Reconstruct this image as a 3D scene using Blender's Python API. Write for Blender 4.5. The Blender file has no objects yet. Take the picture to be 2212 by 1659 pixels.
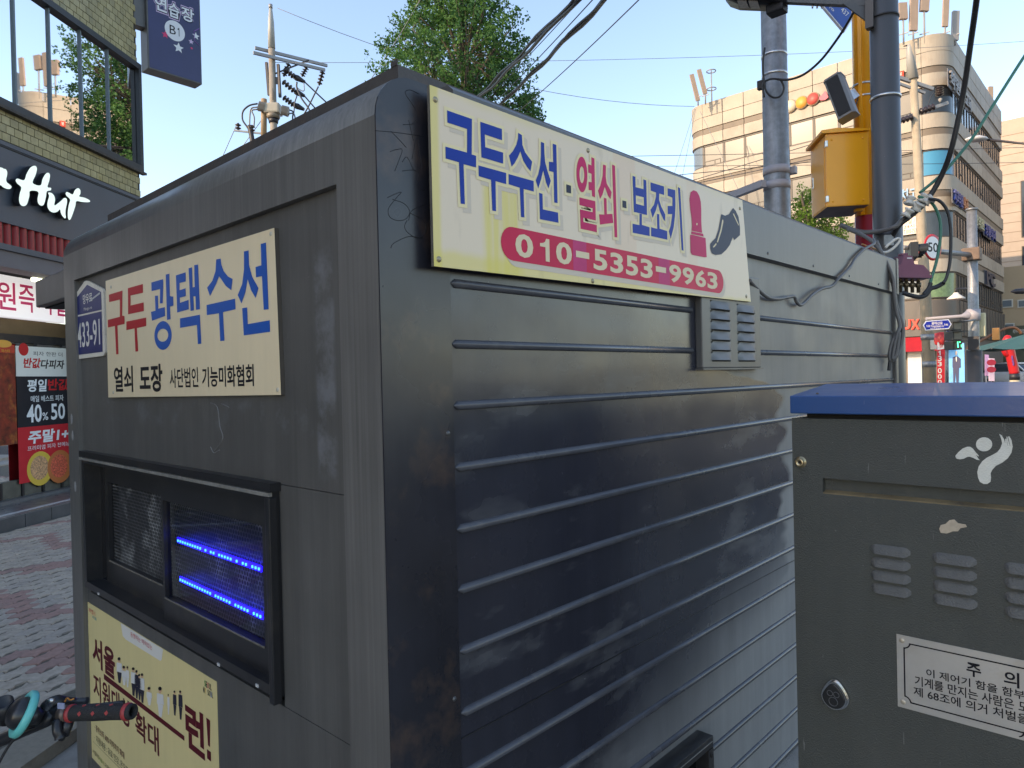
import bpy, bmesh, math, random
from mathutils import Vector, Matrix
random.seed(11)
R = math.radians
scene = bpy.context.scene
col = scene.collection

# ------------------------------------------------------------------ camera
# d-pixels: the photograph at 2212 x 1659.  Origin of the world = street-side corner of the kiosk.
FPX, CX, CY = 1511.0, 1106.0, 829.5
YAWB = math.atan(1404 / 1511)
ROLL = math.atan(70 / 3030)
PITCH = -math.atan(12.1 / 1511)
CAM = Vector((1.18164, -0.87443, 1.62))
RV = Vector((math.cos(YAWB), math.sin(YAWB), 0))          # horizontal right of the camera
FV = Vector((-math.sin(YAWB), math.cos(YAWB), 0))         # horizontal forward of the camera
_f = FV * math.cos(PITCH) + Vector((0, 0, math.sin(PITCH)))
_u0 = RV.cross(_f)
_r = RV * math.cos(ROLL) - _u0 * math.sin(ROLL)
_u = _r.cross(_f)
cam_d = bpy.data.cameras.new('camera')
cam_d.sensor_width = 36; cam_d.lens = FPX / 2212 * 36
cam_d.clip_start = 0.05; cam_d.clip_end = 2000
cam = bpy.data.objects.new('camera', cam_d); col.objects.link(cam)
_m = Matrix((( _r.x, _u.x, -_f.x), (_r.y, _u.y, -_f.y), (_r.z, _u.z, -_f.z))).to_4x4()
_m.translation = CAM
cam.matrix_world = _m
scene.camera = cam

# ------------------------------------------------------------------ sky and sun
SUN_EL = 24.0
SUN_H = Vector((-0.42, -1.0, 0)).normalized()              # horizontal direction towards the sun
world = bpy.data.worlds.new('World'); scene.world = world; world.use_nodes = True
wn = world.node_tree
sky = wn.nodes.new('ShaderNodeTexSky'); sky.sky_type = 'NISHITA'; sky.sun_disc = False
sky.sun_elevation = R(SUN_EL); sky.sun_rotation = math.atan2(SUN_H.x, SUN_H.y)
sky.air_density = 1.15; sky.dust_density = 0.7; sky.ozone_density = 2.6
bg = wn.nodes['Background']; bg.inputs[1].default_value = 0.15
wn.links.new(sky.outputs[0], bg.inputs[0])
sun_d = bpy.data.lights.new('sun', 'SUN'); sun_d.energy = 2.0; sun_d.angle = R(0.5); sun_d.color = (1.0, 0.80, 0.58)
sun = bpy.data.objects.new('sun', sun_d); col.objects.link(sun)
_to = Vector((SUN_H.x * math.cos(R(SUN_EL)), SUN_H.y * math.cos(R(SUN_EL)), math.sin(R(SUN_EL))))
sun.rotation_euler = (-_to).to_track_quat('-Z', 'Y').to_euler()
sun.location = _to * 60
vs = scene.view_settings
vs.view_transform = 'Standard'; vs.look = 'None'; vs.gamma = 1.0; vs.exposure = 1.46
vs.use_curve_mapping = False
vs.use_white_balance = True; vs.white_balance_temperature = 7500; vs.white_balance_tint = 16
try:
    scene.cycles.use_denoising = True
except Exception:
    pass

# ------------------------------------------------------------------ pixel helpers
def ray(x, y):
    return _f + _r * ((x - CX) / FPX) - _u * ((y - CY) / FPX)
def dep(x, y, z):                      # point seen at d-pixel (x, y), z metres in front of the camera
    return CAM + ray(x, y) * z
def gw(right, fwd, z=0.0):             # camera-ground coordinates to world
    p = CAM + RV * right + FV * fwd
    return Vector((p.x, p.y, z))
def on_z(x, y, z0=0.0):
    v = ray(x, y); return CAM + v * ((z0 - CAM.z) / v.z)

class Frame:
    """plane with axes u (local x), v (local y) and outward normal n (local z)"""
    def __init__(s, o, u, n, v=(0, 0, 1)):
        s.o, s.u, s.v, s.n = Vector(o), Vector(u).normalized(), Vector(v).normalized(), Vector(n).normalized()
        s.M = Matrix(((s.u.x, s.v.x, s.n.x, s.o.x), (s.u.y, s.v.y, s.n.y, s.o.y), (s.u.z, s.v.z, s.n.z, s.o.z), (0, 0, 0, 1)))
    def px(s, x, y, off=0.0):          # local (u, v) of a d-pixel on the plane local z = off
        v = ray(x, y); t = (s.o + s.n * off - CAM).dot(s.n) / v.dot(s.n)
        p = CAM + v * t - s.o
        return (p.dot(s.u), p.dot(s.v))
class Crop:
    """zoomed crop of the photograph: (origin in 4000-px coordinates, scale) -> d-pixels"""
    def __init__(s, ox, oy, sc): s.ox, s.oy, s.sc = ox, oy, sc
    def __call__(s, x, y): return ((s.ox + x / s.sc) / 1.80832, (s.oy + y / s.sc) / 1.80832)
    def uv(s, fr, x, y, off=0.0): return fr.px(*s(x, y), off)

# ------------------------------------------------------------------ materials
def srgb(r, g, b):
    f = lambda c: (c / 255 / 12.92) if c / 255 <= 0.04045 else ((c / 255 + 0.055) / 1.055) ** 2.4
    return (f(r), f(g), f(b))
MATS = {}
def mk(name, c, rough=0.5, metal=0.0, var=0.0, vs=6.0, bump=0.0, bs=40.0, emit=None, estr=1.0, spec=0.5,
       streak=0.0, rvar=0.0, dirt_or_reflection=None, damt=0.0, ds=3.0, trans=0.0, coat=0.0, speck=0.0, speckc=(0.45, 0.44, 0.42)):
    if name in MATS: return MATS[name]
    if spec == 0.5 and name.startswith(('print_', 'poster_', 'plate_', 'faded_')): spec = 0.15
    m = bpy.data.materials.new(name); m.use_nodes = True
    n = m.node_tree; L = n.links; b = n.nodes['Principled BSDF']
    b.inputs['Base Color'].default_value = (*c, 1); b.inputs['Roughness'].default_value = rough
    b.inputs['Metallic'].default_value = metal; b.inputs['Specular IOR Level'].default_value = spec
    b.inputs['Transmission Weight'].default_value = trans
    b.inputs['Coat Weight'].default_value = coat
    g = n.nodes.new('ShaderNodeNewGeometry')
    cur = None
    if var or dirt_or_reflection or streak or speck:
        cur = n.nodes.new('ShaderNodeRGB'); cur.outputs[0].default_value = (*c, 1); cur = cur.outputs[0]
    def noise(scale, detail=5, vec=None, rgh=0.6):
        t = n.nodes.new('ShaderNodeTexNoise'); t.inputs['Scale'].default_value = scale
        t.inputs['Detail'].default_value = detail; t.inputs['Roughness'].default_value = rgh
        L.new(vec if vec else g.outputs['Position'], t.inputs['Vector']); return t.outputs['Fac']
    def maprange(v, a, b_, c_, d_):
        r = n.nodes.new('ShaderNodeMapRange'); r.clamp = True
        for i, k in enumerate((a, b_, c_, d_)): r.inputs[i + 1].default_value = k
        L.new(v, r.inputs[0]); return r.outputs[0]
    def mul(colr, fac):
        x = n.nodes.new('ShaderNodeMixRGB'); x.blend_type = 'MULTIPLY'; x.inputs[0].default_value = 1
        L.new(colr, x.inputs[1]); L.new(fac, x.inputs[2]); return x.outputs[0]
    if var:
        cur = mul(cur, maprange(noise(vs), 0.25, 0.75, 1 - var, 1 + var))
    if streak:
        mp = n.nodes.new('ShaderNodeMapping'); mp.inputs['Scale'].default_value = (14, 14, 0.9)
        L.new(g.outputs['Position'], mp.inputs[0])
        cur = mul(cur, maprange(noise(1.6, 6, mp.outputs[0], 0.7), 0.3, 0.72, 1 + streak, 1 - streak))
    if dirt_or_reflection:
        x = n.nodes.new('ShaderNodeMixRGB'); x.inputs[2].default_value = (*dirt_or_reflection, 1)
        L.new(maprange(noise(ds, 8, None, 0.68), 0.52, 0.72, 0, damt), x.inputs[0]); L.new(cur, x.inputs[1]); cur = x.outputs[0]
    if speck:
        for sc_, lo in ((95, 0.735), (310, 0.745)):
            x = n.nodes.new('ShaderNodeMixRGB'); x.inputs[2].default_value = (*speckc, 1)
            L.new(maprange(noise(sc_, 2), lo, lo + 0.03, 0, speck), x.inputs[0]); L.new(cur, x.inputs[1]); cur = x.outputs[0]
        mp = n.nodes.new('ShaderNodeMapping'); mp.inputs['Scale'].default_value = (50, 50, 4); mp.inputs['Rotation'].default_value = (0.5, 0.6, 0)
        L.new(g.outputs['Position'], mp.inputs[0]); x = n.nodes.new('ShaderNodeMixRGB'); x.inputs[2].default_value = (*speckc, 1)
        L.new(maprange(noise(2.6, 3, mp.outputs[0], 0.5), 0.735, 0.76, 0, speck * 0.7), x.inputs[0]); L.new(cur, x.inputs[1]); cur = x.outputs[0]
    if cur: L.new(cur, b.inputs['Base Color'])
    if rvar:
        L.new(maprange(noise(vs * 0.7), 0.3, 0.7, max(0.03, rough - rvar), min(1, rough + rvar)), b.inputs['Roughness'])
    if bump:
        bp = n.nodes.new('ShaderNodeBump'); bp.inputs['Strength'].default_value = bump; bp.inputs['Distance'].default_value = 0.01
        L.new(noise(bs, 3), bp.inputs['Height']); L.new(bp.outputs[0], b.inputs['Normal'])
    if emit:
        b.inputs['Emission Color'].default_value = (*emit, 1); b.inputs['Emission Strength'].default_value = estr
    MATS[name] = m
    return m
def glass_pane(name, tint=(0.8, 0.85, 0.85), refl=1.0):
    """thin architectural glass: fresnel mirror over clear"""
    if name in MATS: return MATS[name]
    m = bpy.data.materials.new(name); m.use_nodes = True; n = m.node_tree; L = n.links
    n.nodes.remove(n.nodes['Principled BSDF']); out = n.nodes['Material Output']
    fr = n.nodes.new('ShaderNodeFresnel'); fr.inputs[0].default_value = 1.52
    mm = n.nodes.new('ShaderNodeMath'); mm.operation = 'MULTIPLY'; mm.use_clamp = True; mm.inputs[1].default_value = 2.0 * refl
    L.new(fr.outputs[0], mm.inputs[0])
    gl = n.nodes.new('ShaderNodeBsdfGlossy'); gl.inputs['Roughness'].default_value = 0.015
    tr = n.nodes.new('ShaderNodeBsdfTransparent'); tr.inputs[0].default_value = (*tint, 1)
    mx = n.nodes.new('ShaderNodeMixShader')
    L.new(mm.outputs[0], mx.inputs[0]); L.new(tr.outputs[0], mx.inputs[1]); L.new(gl.outputs[0], mx.inputs[2]); L.new(mx.outputs[0], out.inputs[0])
    MATS[name] = m; return m

# ------------------------------------------------------------------ mesh builder
class MB:
    def __init__(s): s.v, s.f, s.sm = [], [], []
    def add(s, verts, faces, smooth=False):
        o = len(s.v); s.v += [tuple(p) for p in verts]
        for f in faces: s.f.append(tuple(i + o for i in f)); s.sm.append(smooth)
        return s
    def box(s, x0, x1, y0, y1, z0, z1):
        return s.add([(x, y, z) for z in (z0, z1) for y in (y0, y1) for x in (x0, x1)],
                     [(0, 2, 3, 1), (4, 5, 7, 6), (0, 1, 5, 4), (2, 6, 7, 3), (0, 4, 6, 2), (1, 3, 7, 5)])
    def cbox(s, x0, x1, y0, y1, z0, z1, c=0.004):
        """box with all edges chamfered by c"""
        bm = bmesh.new(); t = MB().box(x0, x1, y0, y1, z0, z1)
        vv = [bm.verts.new(p) for p in t.v]
        for f in t.f: bm.faces.new([vv[i] for i in f])
        bmesh.ops.bevel(bm, geom=list(bm.edges), offset=c, segments=2, affect='EDGES', profile=0.6)
        bm.verts.ensure_lookup_table(); bm.verts.index_update()
        s.add([tuple(v.co) for v in bm.verts], [tuple(v.index for v in f.verts) for f in bm.faces]); bm.free(); return s
    def prism(s, poly, a, b, axis='z', smooth=False):
        """2-D polygon extruded from a to b along an axis; poly holds the two remaining coordinates in order"""
        mp = {'z': lambda p, h: (p[0], p[1], h), 'x': lambda p, h: (h, p[0], p[1]), 'y': lambda p, h: (p[0], h, p[1])}[axis]
        n = len(poly)
        ar = sum(poly[i][0] * poly[(i + 1) % n][1] - poly[(i + 1) % n][0] * poly[i][1] for i in range(n))
        flip = (ar < 0) != (axis == 'y')
        if flip: poly = poly[::-1]
        vs_ = [mp(p, a) for p in poly] + [mp(p, b) for p in poly]
        fs = [tuple(range(n))[::-1], tuple(range(n, 2 * n))] if b > a else [tuple(range(n)), tuple(range(n, 2 * n))[::-1]]
        for i in range(n):
            j = (i + 1) % n
            fs.append((i, j, n + j, n + i) if b > a else (j, i, n + i, n + j))
        o = len(s.v); s.v += vs_
        for k, f in enumerate(fs): s.f.append(tuple(i + o for i in f)); s.sm.append(smooth and k > 1)
        return s
    def flat(s, poly, z=0.0):
        n = len(poly)
        ar = sum(poly[i][0] * poly[(i + 1) % n][1] - poly[(i + 1) % n][0] * poly[i][1] for i in range(n))
        if ar < 0: poly = poly[::-1]
        return s.add([(p[0], p[1], z) for p in poly], [tuple(range(n))])
    def ring(s, outer, inner, z=0.0):
        n = len(outer)
        return s.add([(p[0], p[1], z) for p in outer] + [(p[0], p[1], z) for p in inner],
                     [(i, (i + 1) % n, n + (i + 1) % n, n + i) for i in range(n)])
    def tube(s, pts, r, n=8, cap=True, closed=False):
        pts = [Vector(p) for p in pts]; m = len(pts)
        rs = r if isinstance(r, (list, tuple)) else [r] * m
        o = len(s.v); ref = None
        for i, p in enumerate(pts):
            a = pts[i - 1] if (i or closed) else p; b = pts[(i + 1) % m] if (i < m - 1 or closed) else p
            t = (b - a)
            t = t.normalized() if t.length > 1e-9 else Vector((0, 0, 1))
            if ref is None:
                ref = t.cross(Vector((0, 0, 1)))
                if ref.length < 1e-3: ref = t.cross(Vector((1, 0, 0)))
            ref = (ref - t * ref.dot(t)).normalized(); q = t.cross(ref)
            for k in range(n):
                w = 2 * math.pi * k / n
                s.v.append(tuple(p + (ref * math.cos(w) + q * math.sin(w)) * rs[i]))
        for i in range(m if closed else m - 1):
            j = (i + 1) % m
            for k in range(n):
                l = (k + 1) % n
                s.f.append((o + i * n + k, o + i * n + l, o + j * n + l, o + j * n + k)); s.sm.append(True)
        if cap and not closed:
            s.f.append(tuple(o + k for k in range(n))[::-1]); s.sm.append(False)
            s.f.append(tuple(o + (m - 1) * n + k for k in range(n))); s.sm.append(False)
        return s
    def lathe(s, prof, n=16, o=(0, 0, 0), axis=(0, 0, 1), smooth=True):
        """profile (r, h) turned round an axis through o"""
        ax = Vector(axis).normalized(); a = ax.cross(Vector((0, 0, 1)))
        if a.length < 1e-3: a = Vector((1, 0, 0))
        a.normalize(); b = ax.cross(a); o = Vector(o); k0 = len(s.v)
        for r, h in prof:
            for k in range(n):
                w = 2 * math.pi * k / n; s.v.append(tuple(o + ax * h + (a * math.cos(w) + b * math.sin(w)) * max(r, 1e-5)))
        for i in range(len(prof) - 1):
            for k in range(n):
                l = (k + 1) % n
                s.f.append((k0 + i * n + k, k0 + i * n + l, k0 + (i + 1) * n + l, k0 + (i + 1) * n + k)); s.sm.append(smooth)
        return s
    def beam(s, a, b, w, h, up=(0, 0, 1)):
        """rectangular bar from a to b"""
        a, b = Vector(a), Vector(b); t = (b - a).normalized(); q = t.cross(Vector(up))
        if q.length < 1e-3: q = t.cross(Vector((1, 0, 0)))
        q.normalize(); p = q.cross(t)
        vv = [e + q * (sx * w / 2) + p * (sz * h / 2) for e in (a, b) for sx, sz in ((-1, -1), (1, -1), (1, 1), (-1, 1))]
        return s.add(vv, [(0, 1, 2, 3)[::-1], (4, 5, 6, 7), (0, 1, 5, 4), (1, 2, 6, 5), (2, 3, 7, 6), (3, 0, 4, 7)])
    def xf(s, M):
        s.v = [tuple(M @ Vector(p)) for p in s.v]; return s
    def mesh(s, name, mat=None, fix=True):
        me = bpy.data.meshes.new(name); me.from_pydata(s.v, [], s.f); me.update()
        if mat: me.materials.append(mat)
        me.polygons.foreach_set('use_smooth', s.sm)
        if fix:
            bm = bmesh.new(); bm.from_mesh(me); bmesh.ops.recalc_face_normals(bm, faces=bm.faces); bm.to_mesh(me); bm.free()
        return me
    def build(s, name, mat, parent=None, fix=True):
        return link(name, s.mesh(name, mat, fix), parent)
LAST = [None]
def link(name, me, parent=None, M=None):
    o = bpy.data.objects.new(name, me); col.objects.link(o); LAST[0] = o
    if parent: o.parent = parent
    if M is not None: o.matrix_basis = M
    return o
def tag(o, label=None, cat=None, group=None, kind=None):
    if label: o['label'] = label
    if cat: o['category'] = cat
    if group: o['group'] = group
    if kind: o['kind'] = kind
    return o
def thing(name, label, cat, M=None, group=None):
    o = bpy.data.objects.new(name, None); col.objects.link(o); o.empty_display_size = 0.1
    if M is not None: o.matrix_world = M
    return tag(o, label, cat, group)
def T(x, y=None, z=None):
    return Matrix.Translation(Vector((x, y, z)) if y is not None else Vector(x))
def place(o, x, y, z=0, rz=0):
    return Matrix.Translation((x, y, z)) @ Matrix.Rotation(rz, 4, 'Z')
def catmull(pts, n=6):
    pts = [Vector(p) for p in pts]; out = []
    P = [pts[0] * 2 - pts[1]] + pts + [pts[-1] * 2 - pts[-2]]
    for i in range(1, len(P) - 2):
        a, b, c, d = P[i - 1:i + 3]
        for k in range(n):
            t = k / n
            out.append(0.5 * ((2 * b) + (c - a) * t + (2 * a - 5 * b + 4 * c - d) * t * t + (3 * b - a - 3 * c + d) * t ** 3))
    out.append(pts[-1]); return out
def sag(a, b, s, n=14):
    a, b = Vector(a), Vector(b)
    return [a.lerp(b, k / n) - Vector((0, 0, s * 4 * (k / n) * (1 - k / n))) for k in range(n + 1)]
def ell(cx, cy, rx, ry, n=28, shear=0.0):
    return [(cx + rx * math.cos(2 * math.pi * k / n), cy + ry * math.sin(2 * math.pi * k / n) + shear * rx * math.cos(2 * math.pi * k / n)) for k in range(n)]
def grow(poly, d):
    """mitred outward offset"""
    n = len(poly)
    ar = sum(poly[i][0] * poly[(i + 1) % n][1] - poly[(i + 1) % n][0] * poly[i][1] for i in range(n))
    if ar < 0: poly = poly[::-1]
    out = []
    for i in range(n):
        p0, p1, p2 = Vector(poly[i - 1]), Vector(poly[i]), Vector(poly[(i + 1) % n])
        a, b = (p1 - p0), (p2 - p1)
        if a.length < 1e-7 or b.length < 1e-7: continue
        a.normalize(); b.normalize(); na, nb = Vector((a.y, -a.x)), Vector((b.y, -b.x)); m = na + nb
        if m.length < 0.2: m = na
        m.normalize(); k = min(1.8, 1 / max(0.35, m.dot(na))); out.append(tuple(p1 + m * d * k))
    return out
# lettering -----------------------------------------------------------------
_TX = {}
def glyphs(txt, bold=0.0):
    key = (txt, bold)
    if key not in _TX:
        c = bpy.data.curves.new('t', 'FONT'); c.body = txt; c.offset = bold; c.resolution_u = 3
        o = bpy.data.objects.new('t', c); col.objects.link(o)
        dg = bpy.context.evaluated_depsgraph_get(); me = bpy.data.meshes.new_from_object(o.evaluated_get(dg))
        vv = [tuple(v.co)[:2] for v in me.vertices]; ff = [tuple(p.vertices) for p in me.polygons]
        bpy.data.objects.remove(o); bpy.data.curves.remove(c); bpy.data.meshes.remove(me)
        xs = [p[0] for p in vv]; ys = [p[1] for p in vv]
        x0, x1, y0, y1 = min(xs), max(xs), min(ys), max(ys)
        _TX[key] = ([((x - x0) / (x1 - x0), (y - y0) / (y1 - y0)) for x, y in vv], ff, (x1 - x0) / (y1 - y0))
    return _TX[key]
ONE = [(0.62, 0), (1.0, 0), (1.0, 1.0), (0.70, 1.0), (0.60, 0.86), (0.42, 0.79), (0.12, 0.76), (0.12, 0.62), (0.62, 0.62)]
def text(txt, u0, v0, u1, v1, z, mat, parent, bold=0.0, name='lettering', slant=0.0):
    vv, ff, _ = glyphs(txt, bold)
    m = MB(); m.add([(u0 + x * (u1 - u0) + slant * y * (v1 - v0), v0 + y * (v1 - v0), z) for x, y in vv], ff)
    me = bpy.data.meshes.new(name); me.from_pydata(m.v, [], m.f); me.update(); me.materials.append(mat)
    return link(name, me, parent)
def flats(polys, z, mat, parent, name='lettering', dz=0.0):
    m = MB()
    for i, p in enumerate(polys): m.flat(p, z + dz * i)
    return m.build(name, mat, parent, fix=False)
# ================================================================== ground
ANG = math.atan((1240 - 1106) / 1511)
E2 = RV * math.sin(ANG) + FV * math.cos(ANG)               # along the shop facade on the left, away from the camera
N2 = RV * math.cos(ANG) - FV * math.sin(ANG)               # out of that facade
RIS = on_z(0, 1151, 0.0)                                   # foot of the shop step
def fw(s, n, z=0.0):                                       # facade coordinates to world
    p = RIS + E2 * s + N2 * n; return Vector((p.x, p.y, z))
asphalt = mk('asphalt', (0.052, 0.052, 0.054), 0.9, var=0.25, vs=3, bump=0.5, bs=120, dirt_or_reflection=(0.09, 0.085, 0.08), damt=0.4, ds=0.6)
conc = mk('pavement_concrete', (0.30, 0.28, 0.25), 0.9, var=0.2, vs=5, bump=0.4, bs=90, dirt_or_reflection=(0.12, 0.11, 0.1), damt=0.5)
granite = mk('granite_slab', (0.30, 0.295, 0.29), 0.75, var=0.12, vs=60, bump=0.2, bs=200, dirt_or_reflection=(0.16, 0.15, 0.14), damt=0.5, ds=4)
tan = mk('border_stone', (0.27, 0.235, 0.185), 0.85, var=0.15, vs=30, bump=0.3, bs=120, dirt_or_reflection=(0.14, 0.12, 0.1), damt=0.4, ds=6)
g = MB(); g.box(-600, 600, -600, 600, -0.6, -0.13); tag(g.build('ground', asphalt), kind='structure')
def quad_slab(name, pts, z0, z1, mat):
    return tag(MB().prism([(p[0], p[1]) for p in pts], z0, z1).build(name, mat), kind='structure')
side = quad_slab('pavement', [(-46, -46), (1.95, -46), (1.95, 9.0), (0.8, 11.0), (-46, 11.0)], -0.12, -0.062, conc)
far_side = quad_slab('pavement', [(-46, 37.5), (-5.5, 37.5), (-3.8, 39.5), (-3.8, 120), (-46, 120)], -0.12, 0.02, conc)
kerbm = mk('kerb_granite', (0.33, 0.325, 0.32), 0.8, var=0.15, vs=30, bump=0.3, bs=150)
kerb = tag(bpy.data.objects.new('kerb', None), kind='structure'); col.objects.link(kerb)
ks = MB().cbox(0, 0.16, 0, 0.985, -0.125, 0.004, 0.012).mesh('kerb_stone', kerbm)
for k in range(30): link('kerb_stone', ks, kerb, T(1.955, -20 + k, 0))
# road lines
linem = mk('road_paint', (0.72, 0.72, 0.70), 0.7, var=0.15, vs=20, dirt_or_reflection=(0.2, 0.2, 0.2), damt=0.6, ds=8)
for k in range(9):
    tag(MB().box(3.2 + k * 0.95, 3.65 + k * 0.95, 12.2, 16.0, -0.127, -0.122).build('road_marking', linem), kind='structure')

# paving: interlocking wavy pavers, aligned with the facade
def paver_outline(l, w):
    a = 0.016; pts = []
    xs = [k / 4 for k in range(5)]; wob = [0, a, 0, -a, 0]
    for k in range(4): pts.append((-l / 2 + l * xs[k], -w / 2 + wob[k]))
    ys = [0, a * 0.8, 0, -a * 0.8]
    for k in range(4): pts.append((l / 2 + ys[k] , -w / 2 + w * k / 4))
    for k in range(4): pts.append((l / 2 - l * xs[k], w / 2 + wob[4 - k]))
    for k in range(4): pts.append((-l / 2 + [0, -a * 0.8, 0, a * 0.8][k], w / 2 - w * k / 4))
    return pts
PL, PW = 0.222, 0.110
def paver_mb():
    o = paver_outline(PL - 0.006, PW - 0.006); i = [(x * 0.965, y * 0.93) for x, y in o]; n = len(o)
    m = MB(); m.add([(x, y, -0.06) for x, y in o] + [(x, y, -0.006) for x, y in o] + [(x, y, 0.0) for x, y in i],
        [(k, (k + 1) % n, n + (k + 1) % n, n + k) for k in range(n)] + [(n + k, n + (k + 1) % n, 2 * n + (k + 1) % n, 2 * n + k) for k in range(n)] + [tuple(range(2 * n, 3 * n))])
    return m
pv = {}
for nm, c in (('paver_sand', (0.45, 0.375, 0.30)), ('paver_grey', (0.42, 0.355, 0.295)), ('paver_pale', (0.49, 0.41, 0.33)), ('paver_red', (0.40, 0.235, 0.195)), ('paver_dark_red', (0.365, 0.225, 0.19))):
    pv[nm] = paver_mb().mesh('paver', mk(nm, c, 0.88, var=0.22, vs=25, bump=0.35, bs=150, dirt_or_reflection=(0.19, 0.165, 0.135), damt=0.5, ds=9))
paving = tag(bpy.data.objects.new('paving', None), kind='structure'); col.objects.link(paving)
joint = mk('sand_joint', (0.13, 0.115, 0.09), 1.0, var=0.3, vs=40)
q = [fw(-6, 0.0), fw(-6, 3.92), fw(9, 3.92), fw(9, 0.0)]
MB().prism([(p.x, p.y) for p in q], -0.062, -0.007).build('joint_bed', joint, paving)
RZF = math.atan2(E2.y, E2.x)
rp = random.Random(5); cand = []
for r in range(34):
    nn = 0.06 + PW * (r + 0.5)
    for c in range(-27, 22):
        ss = (c + 0.5 * (r % 2)) * PL
        p = fw(ss, nn); v = p - CAM; dz = v.dot(_f)
        if dz < 1: continue
        ix = CX + FPX * v.dot(_r) / dz; iy = CY - FPX * v.dot(_u) / dz
        zig = abs(((nn / 1.3) % 1.0) - 0.5) * 0.9
        red = ((ss + zig + 0.32) % 1.04) < 0.30
        kind = rp.choice(['paver_red', 'paver_red', 'paver_dark_red']) if red else rp.choice(['paver_sand', 'paver_sand', 'paver_grey', 'paver_pale'])
        cand.append((max(0, -30 - ix, ix - 195) + max(0, iy - 1700), p, kind))
cand.sort(key=lambda t: t[0])
rest = {k: MB() for k in pv}
base = paver_mb()
for i, (d, p, kind) in enumerate(cand):
    M = T(p.x, p.y, rp.uniform(-0.004, 0.003)) @ Matrix.Rotation(RZF, 4, 'Z') @ Matrix.Rotation(rp.gauss(0, 0.012), 4, 'X') @ Matrix.Rotation(rp.gauss(0, 0.008), 4, 'Y')
    if i < 290: link('paver', pv[kind], paving, M)
    else: rest[kind].add([M @ Vector(v) for v in base.v], base.f)
for k, m in rest.items():
    if m.v: o = link('more_pavers', m.mesh('more_pavers', MATS[k], fix=False), paving); o['kind'] = 'stuff'
# border strip and granite slabs towards the kiosk
for k in range(-8, 12):
    a, b = k * 0.6 + 0.004, (k + 1) * 0.6 - 0.004
    pts = [fw(a, 3.925), fw(a, 4.135), fw(b, 4.135), fw(b, 3.925)]
    MB().prism([(p.x, p.y) for p in pts], -0.06, 0.002).build('border_stone', tan, paving)
for r in range(3):
    for k in range(-9, 14):
        sh = 0.18 * (r % 2)
        a, b = k * 0.4 + sh + 0.004, (k + 1) * 0.4 + sh - 0.004
        n0, n1 = 4.143 + r * 0.4, 4.143 + (r + 1) * 0.4 - 0.008
        pts = [fw(a, n0), fw(a, n1), fw(b, n1), fw(b, n0)]
        MB().prism([(p.x, p.y) for p in pts], -0.06, 0.0).build('granite_slab', granite, paving)
q = [fw(-16, 5.34), fw(-16, 11.2), fw(9, 11.2), fw(9, 5.34)]
MB().prism([(p.x, p.y) for p in q], -0.061, -0.002).build('concrete_bed', conc, paving)
# ================================================================== kiosk
FA = Frame((0, 0, 0), (1, 0, 0), (0, -1, 0))               # front end: local x = world x, local y = height, local z towards the street
FB = Frame((0, 0, 0), (0, 1, 0), (1, 0, 0))                # long side: local x = world y
WL = -2.165                                                # left edge of the front
LEN = 3.78

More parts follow.
